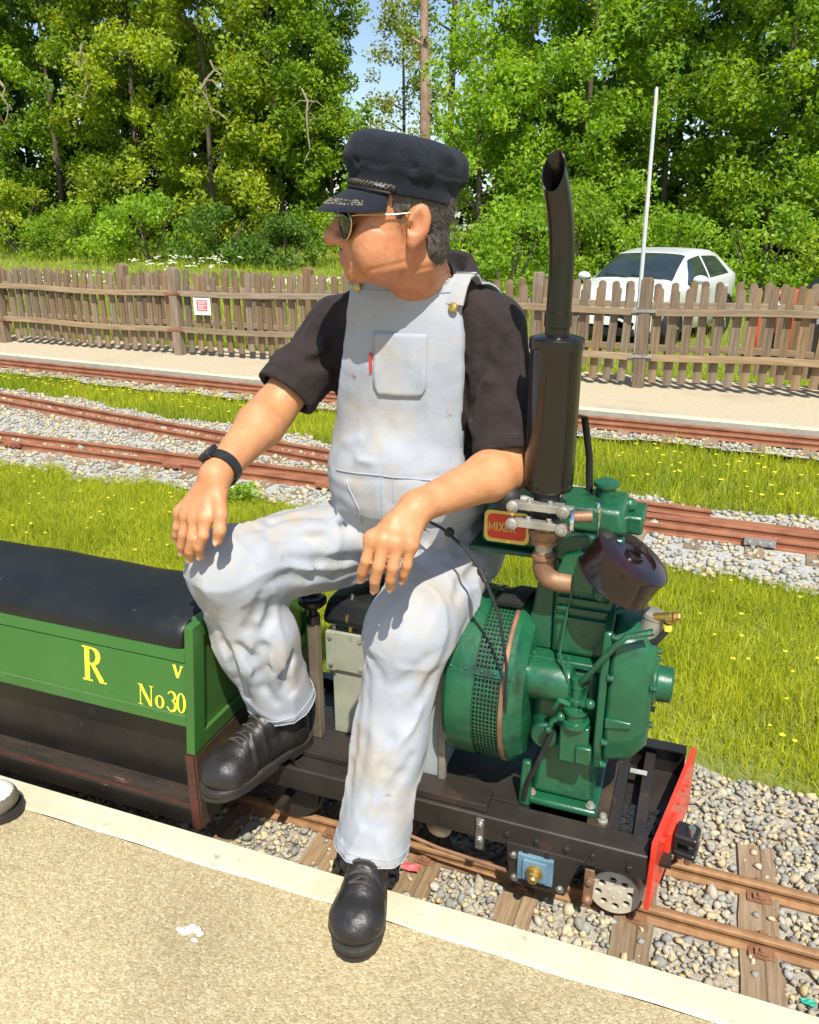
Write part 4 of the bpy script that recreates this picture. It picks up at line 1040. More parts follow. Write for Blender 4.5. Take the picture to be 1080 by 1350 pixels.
for x in (-.222, -.60, -.86):
    for s in (-1, 1):
        mb = MB(); mb.lathe([(.03, -.004), (.07, -.002), (.077, 0), (.077, .014), (.084, .016), (.084, .022), (.02, .023)], (x, YC + s * .092, -.020), (0, -s, 0), 32); P_(mb, 'wheel', 'chassis')
    MB().cyl((x, NY, -.02), (x, 1.70, -.02), .012, n=12).build('axle', MAT['chassis'], LO)
MB().lathe([(.006, 0), (.026, .001), (.030, .004), (.030, .012), (.022, .013)], (-.455, 1.405, .025), (0, 1, 0), 28).build('pulley', MAT['steel'], LO)
# brake rods and hangers under the frame
mb = MB(); mb.tube([(-.60, 1.40, .0), (-.45, 1.40, -.028), (-.28, 1.395, -.035)], .0045, 8); P_(mb, 'brake_rod', 'copper')
mb = MB(); mb.bb(-.598, -.580, 1.39, 1.404, -.035, .035); mb.sphere((-.589, 1.392, -.035), .013, 12, 8); mb.sphere((-.589, 1.392, .02), .010, 12, 8); P_(mb, 'brake_hanger', 'chassis', bevel=.001)
mb = MB(); mb.bb(-.120, -.100, 1.392, 1.41, -.052, .03); mb.sphere((-.110, 1.39, -.05), .012, 12, 8); mb.bolt((-.108, 1.392, .0), (0, -1, 0), .008, .008); P_(mb, 'brake_hanger', 'copper', bevel=.001)
mb = MB(); mb.bb(-.36, -.343, NY - .006, NY + .01, .02, .10); mb.bolt((-.351, NY - .006, .085), (0, -1, 0), .007, .006); mb.bolt((-.351, NY - .006, .045), (0, -1, 0), .007, .006); P_(mb, 'spring_bracket', 'steel', bevel=.001)

# ---- engine body
EY = 1.560
def rbox(mb, x0, x1, y0, y1, z0, z1, top=None):
    a = (x0, x1, y0, y1); b = top or a
    r = lambda q, z: [Vector((q[0], q[2], z)), Vector((q[1], q[2], z)), Vector((q[1], q[3], z)), Vector((q[0], q[3], z))]
    return mb.ring_loft([r(a, z0), r(b, z1)])
mb = MB(); rbox(mb, -.275, -.112, 1.452, 1.668, .1125, .130); ft = P_(mb, 'engine_foot', 'egreen', bevel=.006)
mb = MB()
for x in (-.258, -.128):
    for y in (1.468, 1.652): mb.bolt((x, y, .131), (0, 0, 1), .008, .010)
P_(mb, 'bolt', 'cast', ft)
mb = MB(); rbox(mb, -.262, -.124, 1.474, 1.646, .1305, .262, (-.250, -.142, 1.490, 1.630)); P_(mb, 'pedestal', 'egreen', bevel=.012, seg=3)
mb = MB(); rbox(mb, -.272, -.128, 1.468, 1.652, .2625, .462); P_(mb, 'crankcase', 'egreen', bevel=.022, seg=3)
mb = MB(); mb.lathe([(.035, 0), (.044, .006), (.046, .02), (.046, .085), (.043, .10), (.03, .108)], (-.290, 1.468, .428), (1, 0, 0), 28); P_(mb, 'crankcase_bulge', 'egreen')
mb = MB(); rbox(mb, -.285, -.112, 1.464, 1.656, .4625, .478); fl = P_(mb, 'cylinder_flange', 'egreen', bevel=.004)
mb = MB()
for x in (-.272, -.20, -.126): mb.bolt((x, 1.472, .478), (0, 0, 1), .006, .008)
P_(mb, 'bolt', 'egreen', fl)
mb = MB(); rbox(mb, -.240, -.122, 1.488, 1.640, .4785, .690); P_(mb, 'cylinder_block', 'egreen', bevel=.012, seg=3)
mb = MB(); rbox(mb, -.300, -.2405, 1.500, 1.632, .4785, .650, (-.275, -.2405, 1.505, 1.630)); P_(mb, 'air_duct', 'egreen2', bevel=.006)
mb = MB(); rbox(mb, -.250, -.112, 1.482, 1.646, .6905, .752); hd = P_(mb, 'cylinder_head', 'egreen2', bevel=.006)
mb = MB(); rbox(mb, -.262, -.110, 1.492, 1.640, .7525, .806, (-.252, -.122, 1.500, 1.632)); rk = P_(mb, 'rocker_cover', 'egreen', bevel=.012, seg=3)
mb = MB(); mb.lathe([(.020, 0), (.020, .02), (.026, .022), (.026, .03), (.012, .036)], (-.165, 1.58, .806), (0, 0, 1), 20); P_(mb, 'oil_cap', 'egreen', rk)
mb = MB(); rbox(mb, -.150, -.085, 1.560, 1.665, .735, .775); mb.lathe([(.015, 0), (.015, .02), (.008, .024)], (-.118, 1.60, .775), (0, 0, 1), 14); P_(mb, 'head_bracket', 'egreen', bevel=.006)
# cooling fins between block and head on the near side
mb = MB()
for k in range(5): mb.bb(-.232, -.130, 1.478, 1.489, .565 + k * .022, .571 + k * .022)
P_(mb, 'fins', 'egreen2', smooth=False, bevel=.001)

# ---- flywheel shroud with real perforations
FZ = .372; FR = .192
def shp(x, r, a): return Vector((x, EY - r * math.cos(a), FZ + r * math.sin(a)))
SHR = thing  # alias kept local
mb = MB(); mb.lathe([(.03, 0), (FR - .03, .0), (FR - .006, .004), (FR, .012), (FR, .0695)], (-.446, EY, FZ), (1, 0, 0), 72, cap1=False)
shd = P_(mb, 'flywheel_shroud', 'egreen', angle=30)
mb = MB(); nth, nxh = 120, 7; x0, x1 = -.376, -.3215; fr_ = .68
for i in range(nth):
    a0, a1 = 2 * math.pi * i / nth, 2 * math.pi * (i + 1) / nth
    for j in range(nxh):
        xa, xb = x0 + (x1 - x0) * j / nxh, x0 + (x1 - x0) * (j + 1) / nxh
        am, xm = (a0 + a1) / 2, (xa + xb) / 2; ha, hx = (a1 - a0) / 2 * fr_, (xb - xa) / 2 * fr_
        o4 = [shp(xa, FR - .002, a0), shp(xb, FR - .002, a0), shp(xb, FR - .002, a1), shp(xa, FR - .002, a1)]
        i4 = [shp(xm - hx, FR - .002, am - ha), shp(xm + hx, FR - .002, am - ha), shp(xm + hx, FR - .002, am + ha), shp(xm - hx, FR - .002, am + ha)]
        mb._add(o4 + i4, [(q, (q + 1) % 4, 4 + (q + 1) % 4, 4 + q) for q in range(4)])
P_(mb, 'mesh_guard', 'egreen', shd, smooth=False)
mb = MB(); mb.lathe([(FR - .014, 0), (FR - .014, .06)], (-.378, EY, FZ), (1, 0, 0), 48, False, False); P_(mb, 'fan_drum', 'matblack', shd)
mb = MB(); mb.lathe([(FR - .004, 0), (FR + .001, .002), (FR + .001, .010), (FR - .006, .012)], (-.321, EY, FZ), (1, 0, 0), 72, False, False); P_(mb, 'guard_band', 'copper', shd)
mb = MB(); mb.torus((-.306, EY, FZ), (1, 0, 0), FR - .012, .005, 72, 8, 150, 330); P_(mb, 'yellow_hose', M('yellow_band', (.55, .36, .03), (.62, .44, .06), 30, .5), shd)
mb = MB(); mb.lathe([(FR - .002, 0), (FR - .002, .010), (FR - .026, .034), (.12, .040), (.04, .042)], (-.310, EY, FZ), (1, 0, 0), 72, cap0=False); P_(mb, 'back_plate', 'egreen', shd, angle=30)
for a in (R(28), R(-68), R(95)):
    mb = MB(); rings = []
    for x in np.linspace(-.436, -.300, 8):
        rr = FR + .0016 if x > -.4 else FR + .0012
        rings.append([shp(x, rr - .0018, a - .045), shp(x, rr, a - .045), shp(x, rr, a + .045), shp(x, rr - .0018, a + .045)])
    mb.ring_loft(rings)
    for x in (-.428, -.396, -.362, -.334, -.308): mb.sphere(shp(x, FR + .0014, a), .0042, 10, 6)
    P_(mb, 'joint_strap', 'egreen', shd, angle=30)
# ropey cable bundle on top of the shroud
mb = MB()
for k in range(7): mb.tube([(-.36 + k * .008, 1.50, .568), (-.35 + k * .008, 1.55, .575), (-.33 + k * .007, 1.61, .560)], .006, 8)
P_(mb, 'cable_bundle', 'matblack')

# ---- gear end cover: flanged plate and tapering casing
gpoly = [(1.425, .330), (1.445, .262), (1.500, .236), (1.580, .240), (1.640, .290), (1.662, .400), (1.640, .520), (1.580, .585), (1.500, .592), (1.446, .560), (1.425, .480)]
gcy, gcz = 1.535, .415
def gring(x, s, dy=0, dz=0): return [Vector((x, gcy + (y - gcy) * s + dy, gcz + (z - gcz) * s + dz)) for y, z in gpoly]
gp = P_(MB().ring_loft([gring(-.130, 1.05), gring(-.114, 1.05)]), 'gear_flange', 'egreen', bevel=.004)
P_(MB().ring_loft([gring(-.1138, .95), gring(-.060, .90, -.002, .004), gring(-.028, .70, -.01, .012)]), 'gear_cover', 'egreen', bevel=.010, seg=3)
mb = MB()
for j in range(len(gpoly)): mb.bolt(gring(-.114, 1.0)[j], (1, 0, 0), .0062, .012)
P_(mb, 'bolt', 'egreen', gp)
P_(MB().prism([(-.112, .36), (-.06, .37), (-.06, .385), (-.112, .385)], (0, 1.4265, 0), (1, 0, 0), (0, 0, 1), (0, .02, 0)), 'casting_rib', 'egreen', bevel=.003)
mb = MB(); mb.lathe([(.050, -.012), (.046, .0), (.038, .004), (.036, .030), (.032, .034), (.020, .034), (.019, .028)], (-.024, 1.510, .440), (1, 0, 0), 32); hb = P_(mb, 'shaft_hub', 'egreen', angle=30)
mb = MB(); mb.cyl((.000, 1.515, .445), (.006, 1.515, .445), .016, n=20); P_(mb, 'shaft_end', 'steel', hb)
mb = MB()
for a in (.4, 1.5, 2.7, 3.9, 5.2):
    mb.bolt((-.032, 1.515 + .072 * math.cos(a), .425 + .082 * math.sin(a)), (1, 0, 0), .006, .012)
P_(mb, 'bolt', 'egreen', hb)

# ---- injection pump, governor lever and pipes in front of the crankcase
mb = MB(); mb.lathe([(.030, 0), (.030, .010), (.022, .012), (.022, .030), (.028, .032), (.028, .040), (.015, .044), (.018, .060), (.012, .062), (.012, .085), (.014, .086), (.014, .105), (.008, .108)], (-.172, 1.440, .352), (0, 0, 1), 20); pm = P_(mb, 'injection_pump', 'egreen', angle=30)
mb = MB()
for a in range(4): mb.bolt((-.172 + .022 * math.cos(a * 1.57 + .5), 1.440 + .022 * math.sin(a * 1.57 + .5), .392), (0, 0, 1), .005, .008)
mb.tube([(-.185, 1.43, .40), (-.205, 1.425, .41), (-.215, 1.43, .385)], .007, 8); mb.tube([(-.16, 1.425, .41), (-.145, 1.42, .415)], .008, 8); mb.sphere((-.143, 1.42, .416), .011, 10, 8)
P_(mb, 'union', 'egreen', pm)
mb = MB(); mb.bb(-.200, -.140, 1.425, 1.470, .262, .352); mb.bb(-.165, -.132, 1.418, 1.450, .268, .31); mb.bb(-.205, -.150, 1.43, 1.47, .345, .353); P_(mb, 'pump_body', 'egreen', bevel=.006)
mb = MB(); mb.tube([(-.200, 1.425, .37), (-.215, 1.42, .36), (-.222, 1.42, .34)], .006, 8); mb.sphere((-.2, 1.425, .37), .010, 10, 8); mb.sphere((-.223, 1.42, .337), .009, 10, 8); mb.tube([(-.185, 1.418, .356), (-.17, 1.412, .352)], .005, 8); P_(mb, 'bleed_screw', 'egreen')
mb = MB(); mb.tube([(-.172, 1.436, .448), (-.158, 1.420, .470), (-.105, 1.412, .560), (-.086, 1.415, .582), (-.040, 1.440, .588)], [.0065, .0065, .0065, .0065, .008], 8); P_(mb, 'governor_rod', 'egreen')
mb = MB(); mb.tube([(-.19, 1.43, .45), (-.215, 1.45, .50), (-.213, 1.478, .56), (-.20, 1.482, .66), (-.185, 1.48, .71)], .0032, 8); P_(mb, 'fuel_pipe', 'egreen2')
mb = MB(); mb.tube([(-.215, 1.43, .33), (-.24, 1.42, .25), (-.262, 1.43, .18), (-.27, 1.44, .13)], .0055, 8); P_(mb, 'drain_hose', 'matblack')
mb = MB(); mb.lathe([(.030, 0), (.030, .022), (.026, .026), (.01, .027)], (-.235, 1.470, .300), (0, -1, 0), 26); P_(mb, 'crank_door', 'egreen2', angle=30)
mb = MB(); rbox(mb, -.282, -.255, 1.44, 1.475, .1135, .215, (-.282, -.262, 1.46, 1.475)); P_(mb, 'foot_web', 'egreen', bevel=.005)

# ---- exhaust: flange, elbow, riser, muffler, stack
XE, YE = -.263, 1.465
mb = MB(); mb.prism([(-.05, -.03), (.035, -.035), (.045, .035), (.012, .055), (-.03, .04)], (-.195, 1.486, .668), (1, 0, 0), (0, 0, 1), (0, -.020, 0)); P_(mb, 'exhaust_flange', 'egreen', bevel=.004)
mb = MB(); mb.bolt((-.168, 1.466, .685), (0, -1, 0), .009, .009); mb.bolt((-.225, 1.466, .655), (0, -1, 0), .008, .008); P_(mb, 'bolt', 'egreen')
el = []
for i in range(9):
    a = math.pi / 2 * i / 8; el.append((-.232 - .031 * math.sin(a), YE + .004 * (1 - math.sin(a)), .652 + .031 - .031 * math.cos(a)))
mb = MB(); mb.tube([(-.205, YE + .006, .652)] + el + [(XE, YE, .715)], .0205, 20); ex_ = P_(mb, 'exhaust_elbow', 'copper', angle=60)
mb = MB(); mb.lathe([(.0205, 0), (.024, .001), (.024, .008), (.0205, .009)], (XE, YE, .700), n=24); mb.lathe([(.024, 0), (.0265, .002), (.0265, .012), (.022, .014)], (XE, YE, .730), n=24); P_(mb, 'collar', 'copper', ex_)
mb = MB(); mb.cyl((XE, YE, .705), (XE, YE, .745), .0175, n=22); P_(mb, 'riser', 'cast', ex_)
mb = MB(); mb.lathe([(.024, 0), (.027, .004), (.0335, .012), (.0335, .026), (.030, .028)], (XE, YE, .738), n=8); mb.lathe([(.030, 0), (.030, .024)], (XE, YE, .764), n=24); P_(mb, 'union_nut', 'copper', ex_)
mb = MB(); mb.cyl((XE, YE, .785), (XE, YE, .850), .025, n=24); P_(mb, 'inlet_pipe', 'matblack', ex_)
XM, YM = -.265, 1.480
mb = MB(); mb.lathe([(.030, .838), (.046, .842), (.0475, .846), (.0475, .852), (.0465, .856), (.0480, .860), (.0480, 1.108), (.0495, 1.110), (.0505, 1.112), (.0505, 1.128), (.047, 1.132), (.026, 1.137)], (XM, YM, 0), n=48); mu = P_(mb, 'muffler', 'muffler', angle=40)
st_pts = []; st_r = []
for z in (1.132, 1.16, 1.19, 1.22, 1.25): st_pts.append((XM, YM, z)); st_r.append(.0225)
for i in range(1, 9):
    t = i / 8; st_pts.append((XM - .014 * t * t, YM - .050 * t * t, 1.25 + .158 * t)); st_r.append(.0225)
# open tube with oblique mouth
mb = MB(); rings = []; rin = []
u = Vector((1, 0, 0)); n = 28
for i, p in enumerate(st_pts):
    p = Vector(p); t = (Vector(st_pts[min(i + 1, len(st_pts) - 1)]) - Vector(st_pts[max(i - 1, 0)])).normalized(); u2 = (u - t * u.dot(t)).normalized(); w2 = t.cross(u2)
    rg = []; rg2 = []
    for j in range(n):
        a = 2 * math.pi * j / n; d = u2 * math.cos(a) + w2 * math.sin(a)
        sh = 0
        if i >= len(st_pts) - 1: sh = .030 * (d.y * .9 + d.x * .35) 
        rg.append(p + d * st_r[i] + t * sh); rg2.append(p + d * (st_r[i] - .0025) + t * sh)
    rings.append(rg); rin.append(rg2)
mb.ring_loft(rings, True, False); mb.ring_loft(rin[-6:], True, False)
m_ = MB().ring_loft([rings[-1], rin[-1]], False, False); mb._add(m_.v, m_.f)
sk = P_(mb, 'exhaust_stack', 'muffler', angle=50)
mb = MB(); mb.lathe([(.0226, 0), (.0250, .001), (.0250, .026), (.0226, .027)], (XM, YM, 1.150), n=28); P_(mb, 'sleeve', 'muffler', sk)
mb = MB(); mb.tube([(-.222, 1.50, .985), (-.216, 1.560, .97), (-.206, 1.60, .88), (-.200, 1.60, .800)], .0075, 8, .35); P_(mb, 'stay_bar', 'matblack')

# ---- clamp, ball lever and bright fittings
mb = MB()
for z, yo in ((.820, 0), (.786, -.004)):
    mb.bb(-.325, -.205, 1.418 + yo, 1.436 + yo, z - .008, z + .006); mb.bb(-.305, -.225, 1.436 + yo, 1.452 + yo, z - .006, z + .004)
    for x in (-.318, -.222): mb.lathe([(.012, 0), (.012, .010), (.009, .012)], (x, 1.418 + yo, z - .001), (0, -1, 0), 14); mb.bolt((x, 1.407 + yo, z - .001), (0, -1, 0), .006, .006)
    for x in (-.29, -.25): mb.cyl((x, 1.43 + yo, z - .012), (x, 1.43 + yo, z + .012), .005, n=8)
clp = P_(mb, 'exhaust_clamp', 'cast', bevel=.0015)
mb = MB(); mb.torus((-.207, 1.425, .800), (1, .2, 0), .022, .004, 24, 8); P_(mb, 'clamp_ring', 'chrome', clp)
mb = MB(); mb.cyl((-.205, 1.43, .806), (-.172, 1.44, .808), .011, n=16); P_(mb, 'spindle', 'copper', clp)
mb = MB(); rings = []
for i in range(12):
    t = i / 11; a = -1.2 + 2.4 * t; w = .013 * math.sin(math.pi * (.08 + .84 * t)) + .002
    c = Vector((-.168 + .012 * math.cos(a), 1.432, .800 + .042 * math.sin(a))); rings.append([c + Vector((0, -w, 0)), c + Vector((.004, 0, 0)), c + Vector((0, w, 0)), c + Vector((-.003, 0, 0))])
mb.ring_loft(rings); P_(mb, 'chrome_lever', 'chrome', clp, angle=60)
mb = MB(); mb.sphere((-.336, 1.452, .822), .0265, 24, 16); kb = P_(mb, 'ball_knob', 'matblack', angle=180)
mb = MB(); mb.tube([(-.315, 1.452, .822), (-.285, 1.452, .823)], .008, 10); P_(mb, 'lever_rod', 'cast', kb)

# ---- fuel tank and name plate
mb = MB(); rbox(mb, -.412, -.275, 1.512, 1.690, .688, .792, (-.400, -.275, 1.520, 1.690)); tk = P_(mb, 'fuel_tank', 'egreen', bevel=.022, seg=4)
mb = MB(); mb.prism([(-.43, .678), (-.27, .678), (-.27, .690), (-.43, .690)], (0, 1.505, 0), (1, 0, 0), (0, 0, 1), (0, .19, 0)); P_(mb, 'tank_tray', 'egreen2', tk, bevel=.004)
MB().lathe([(.025, 0), (.025, .01), (.032, .012), (.032, .025), (.02, .029)], (-.30, 1.64, .790), (0, 0, 1), 20).build('tank_cap', MAT['egreen'], tk)
def rr(x0, x1, z0, z1, r=.008): 
    out = []
    for (cx_, cz, a0) in ((x1 - r, z1 - r, 0), (x0 + r, z1 - r, 90), (x0 + r, z0 + r, 180), (x1 - r, z0 + r, 270)):
        for i in range(5): a = R(a0 + 22.5 * i); out.append((cx_ + r * math.cos(a), cz + r * math.sin(a)))
    return out
pl = P_(MB().prism(rr(-.398, -.303, .703, .772, .012), (0, 1.5125, 0), (1, 0, 0), (0, 0, 1), (0, -.003, 0)), 'name_plate', 'plategold', smooth=False)
P_(MB().prism(rr(-.391, -.310, .711, .765, .010), (0, 1.5094, 0), (1, 0, 0), (0, 0, 1), (0, -.0006, 0)), 'name_plate_field', 'platered', pl, smooth=False)
x = -.3885
for ch, adv in (('M', .0160), ('I', .0058), ('X', .0128), ('E', .0118), ('r', .0118)):
    glyph(ch, (x, 1.5085, .728), (1, 0, 0), (0, 0, 1), (0, -1, 0), .0195, 'plate_letter', MAT['platebrown'], pl); x += adv

# ---- air filter
fa = Vector((.517, -.064, .854)).normalized(); fo = Vector((-.1265, 1.475, .668))
mb = MB(); mb.lathe([(.04, -.004), (.072, -.002), (.078, .002), (.080, .006), (.078, .012), (.077, .060), (.079, .066), (.078, .070), (.070, .074), (.046, .076), (.044, .070), (.020, .070), (.018, .077), (.006, .078)], fo, fa, 56); fi = P_(mb, 'air_filter', 'filter', angle=35)
mb = MB(); mb.lathe([(.014, .074), (.014, .080), (.008, .082), (.008, .088)], fo, fa, 12); fu, fw, _ = frame_of(fa)
mb.tube([fo + fa * .090 + fu * .016, fo + fa * .094, fo + fa * .090 - fu * .016], .0065, 8); mb.tube([fo + fa * .090 + fw * .012, fo + fa * .094, fo + fa * .090 - fw * .012], .0065, 8); P_(mb, 'wing_nut', 'filter', fi)
mb = MB(); mb.torus(fo + fa * .0715, fa, .052, .0035, 40, 8); mb.torus(fo + fa * .004, fa, .0795, .0022, 48, 8); P_(mb, 'rim_bead', 'filter', fi)
mb = MB(); mb.tube([fo - fa * .0, fo - fa * .030, (-.165, 1.53, .63), (-.185, 1.545, .620)], .024, 16); P_(mb, 'intake_neck', 'egreen2')
# ---- fuel filter bowl with brass banjo and hose
mb = MB(); mb.lathe([(.020, 0), (.024, .004), (.024, .060), (.026, .062), (.026, .070), (.020, .074)], (-.052, 1.50, .530), (.18, .05, 1), 22); ff = P_(mb, 'fuel_filter', 'cast', angle=40)
mb = MB(); mb.lathe([(.028, 0), (.028, .028), (.022, .032)], (-.060, 1.50, .505), (.18, .05, 1), 22); P_(mb, 'filter_base', 'egreen')
mb = MB(); mb.cyl((-.040, 1.485, .600), (-.010, 1.475, .612), .008, n=12); mb.lathe([(.012, 0), (.012, .014)], (-.018, 1.478, .604), (1, -.2, .3), 6); mb.bolt((-.004, 1.474, .612), (1, -.2, .3), .008, .012); P_(mb, 'banjo_union', 'brass', ff)
mb = MB(); mb.tube([(-.014, 1.476, .600), (-.018, 1.474, .575), (-.032, 1.476, .552), (-.045, 1.48, .545)], .0065, 10); P_(mb, 'fuel_hose', 'matblack')
mb = MB(); mb.lathe([(.009, 0), (.009, .012)], (-.0145, 1.476, .592), (0, 0, -1), 12); P_(mb, 'hose_ferrule', M('yellow_ferrule', (.75, .6, .05), (.8, .66, .08), 30, .4), ff)
# ---- throttle cable from the seat to the engine
mb = MB(); mb.tube([(-.505, 1.43, .765), (-.46, 1.42, .752), (-.41, 1.405, .725), (-.365, 1.39, .68), (-.325, 1.375, .60), (-.305, 1.365, .50), (-.305, 1.37, .40), (-.31, 1.40, .28)], .0032, 8); cb_ = P_(mb, 'throttle_cable', 'matblack')
mb = MB(); mb.lathe([(.007, 0), (.010, .003), (.010, .012), (.006, .016)], (-.452, 1.420, .750), (.7, -.2, -.3), 14); mb.lathe([(.006, 0), (.006, .03)], (-.375, 1.393, .69), (.55, -.25, -.8), 10); mb.lathe([(.008, 0), (.008, .008)], (-.372, 1.392, .686), (.55, -.25, -.8), 10); P_(mb, 'cable_ferrule', 'matblack', cb_)

# ---- driver's seat, panel and footboards
mb = MB(); rbox(mb, -.600, -.470, 1.455, 1.735, .1145, .425); P_(mb, 'seat_box', 'grey', smooth=False, bevel=.003)
mb = MB(); mb.bb(-.470, -.455, 1.445, 1.462, .1145, .425); P_(mb, 'angle_iron', 'cast', smooth=False, bevel=.001)
mb = MB(); rbox(mb, -.800, -.455, 1.520, 1.800, .425, .495, (-.785, -.470, 1.535, 1.785)); P_(mb, 'seat', 'vinyl', bevel=.02, seg=3)
mb = MB(); rbox(mb, -.620, -.340, 1.392, 1.454, .1105, .129); P_(mb, 'foot_board', 'chassis', smooth=False, bevel=.002)
mb = MB(); rbox(mb, -.955, -.680, 1.430, 1.530, .112, .127); P_(mb, 'foot_board', 'chassis', smooth=False, bevel=.002)
mb = MB(); mb.bb(-.94, -.92, 1.41, 1.55, .100, .1115); mb.bb(-.70, -.68, 1.41, 1.55, .100, .1115); P_(mb, 'board_bracket', 'chassis', smooth=False)
mb = MB(); mb.bb(-.815, -.790, 1.488, 1.513, .128, .440); po = P_(mb, 'control_post', M('bare_square_steel', (.24, .19, .14), (.34, .28, .21), 20, .4, metal=.6, stretch=(1, 1, .3)), smooth=False, bevel=.002)
mb = MB(); mb.lathe([(.016, .440), (.016, .462), (.010, .464), (.010, .480), (.026, .486), (.0335, .494), (.0335, .504), (.026, .508), (.020, .500), (.006, .497)], (-.803, 1.500, 0), n=32); P_(mb, 'handwheel', 'black', po, angle=35)
mb = MB(); rbox(mb, -.790, -.640, 1.535, 1.640, .300, .405); mb.bb(-.79, -.765, 1.53, 1.535, .30, .405); vb = P_(mb, 'valve_chest', 'greygreen', smooth=False, bevel=.003)
mb = MB(); rbox(mb, -.780, -.660, 1.545, 1.63, .115, .2995); P_(mb, 'chest_base', 'greygreen', smooth=False, bevel=.003)
mb = MB()
for q in ((-.777, .39), (-.777, .315), (-.70, .39), (-.70, .315)): mb.bolt((q[0], 1.535 if q[0] > -.75 else 1.53, q[1]), (0, -1, 0), .005, .004)
P_(mb, 'bolt', 'cast', vb)
mb = MB(); mb.lathe([(.012, 0), (.021, .002), (.021, .026), (.012, .030)], (-.742, 1.553, .448), (1, -.5, 0), 24); mb.cyl((-.73, 1.55, .405), (-.73, 1.55, .45), .006, n=10); va = P_(mb, 'brass_valve', 'brass', angle=35)
mb = MB(); mb.tube([(-.730, 1.548, .45), (-.722, 1.548, .505)], .004, 8); mb.bb(-.776, -.768, 1.545, 1.56, .405, .455); mb.sphere((-.715, 1.537, .448), .006, 10, 8); P_(mb, 'valve_handle', 'steel', va)
mb = MB(); mb.tube([(-.765, 1.56, .46), (-.785, 1.56, .465), (-.795, 1.565, .455)], .003, 6); P_(mb, 'copper_pipe', 'matblack', va)
# ---------------------------------------------------------------- signed-distance modelling for organic shapes
def A3(*v): return np.array(v, np.float64)
def rcone(P, a, b, ra, rb):
    a = np.asarray(a, float); b = np.asarray(b, float); ba = b - a
    h = np.clip(((P - a) @ ba) / (ba @ ba), 0, 1)
    return np.linalg.norm(P - a - h[:, None] * ba, axis=1) - (ra + (rb - ra) * h)
def ell(P, c, r, Bs=None):
    q = P - np.asarray(c, float)
    if Bs is not None: q = q @ np.asarray(Bs).T
    r = np.asarray(r, float)
    k0 = np.linalg.norm(q / r, axis=1); k1 = np.linalg.norm(q / (r * r), axis=1) + 1e-9
    return k0 * (k0 - 1) / k1
def smin(a, b, k): 
    h = np.clip(.5 + .5 * (b - a) / k, 0, 1); return b + (a - b) * h - k * h * (1 - h)
def smax(a, b, k): return -smin(-a, -b, k)
def chain(P, pts, rs, k=.008):
    d = None
    for i in range(len(pts) - 1):
        q = rcone(P, pts[i], pts[i + 1], rs[i], rs[i + 1]); d = q if d is None else smin(d, q, k)
    return d
def creases(d, P, o, x, L_, r0_, r1_, lines, w, k=.016):
    """press narrow valleys into a limb's cloth; lines are (t, angle) pairs along and around the limb"""
    msk = np.abs(d) < .035
    if not msk.any(): return d
    dfull, P, d = d.copy(), P[msk], d[msk]
    a1 = A3(0, -.6, .8) - x * (A3(0, -.6, .8) @ x); a1 /= np.linalg.norm(a1); b1 = np.cross(x, a1)
    for (t0, g0, t1, g1, f) in lines:
        prev = None
        for i in range(5):
            u = i / 4; t = t0 + (t1 - t0) * u; g = g0 + (g1 - g0) * u + .12 * math.sin(u * 6 + t0 * 9)
            ww = w * f * math.sin(math.pi * (.12 + .76 * u)) + .0015
            pt = o + x * t * L_ + (a1 * math.cos(g) + b1 * math.sin(g)) * (r0_ + (r1_ - r0_) * t + ww * .55)
            if prev is not None: d = smax(d, -rcone(P, prev[0], pt, prev[1], ww), k)
            prev = (pt, ww)
    dfull[msk] = d
    return dfull
def surface_nets(val, lo, h):
    s = val < 0; nx, ny, nz = s.shape
    c = np.zeros((nx - 1, ny - 1, nz - 1), np.uint8)
    for dx in (0, 1):
        for dy in (0, 1):
            for dz in (0, 1): c += s[dx:nx - 1 + dx, dy:ny - 1 + dy, dz:nz - 1 + dz]
    idx = np.argwhere((c > 0) & (c < 8))
    vid = np.full(c.shape, -1, np.int32); vid[idx[:, 0], idx[:, 1], idx[:, 2]] = np.arange(len(idx))
    acc = np.zeros((len(idx), 3)); cnt = np.zeros(len(idx))
    off = [np.array(o) for o in ((0, 0, 0), (1, 0, 0), (0, 1, 0), (1, 1, 0), (0, 0, 1), (1, 0, 1), (0, 1, 1), (1, 1, 1))]
    v8 = [val[idx[:, 0] + o[0], idx[:, 1] + o[1], idx[:, 2] + o[2]] for o in off]
    for i in range(8):
        for j in range(i + 1, 8):
            if np.abs(off[i] - off[j]).sum() != 1: continue
            m = (v8[i] < 0) != (v8[j] < 0)
            t = v8[i][m] / (v8[i][m] - v8[j][m])
            acc[m] += off[i] + t[:, None] * (off[j] - off[i]); cnt[m] += 1
    V = (idx + acc / cnt[:, None]) * h + lo
    F = []
    for ax in range(3):
        a = [slice(None)] * 3; b = [slice(None)] * 3; a[ax] = slice(0, -1); b[ax] = slice(1, None)
        e = np.argwhere(s[tuple(a)] != s[tuple(b)])
        u, w = (ax + 1) % 3, (ax + 2) % 3
        ok = (e[:, u] > 0) & (e[:, w] > 0) & (e[:, u] < s.shape[u] - 1) & (e[:, w] < s.shape[w] - 1); e = e[ok]
        def cell(du, dw):
            q = e.copy(); q[:, u] -= du; q[:, w] -= dw; return vid[q[:, 0], q[:, 1], q[:, 2]]
        q = np.stack([cell(1, 1), cell(0, 1), cell(0, 0), cell(1, 0)], 1)
        inside = s[e[:, 0], e[:, 1], e[:, 2]]
        q[~inside] = q[~inside][:, ::-1]
        F.append(q)
    F = np.concatenate(F); F = F[(F >= 0).all(1)]
    return V, F
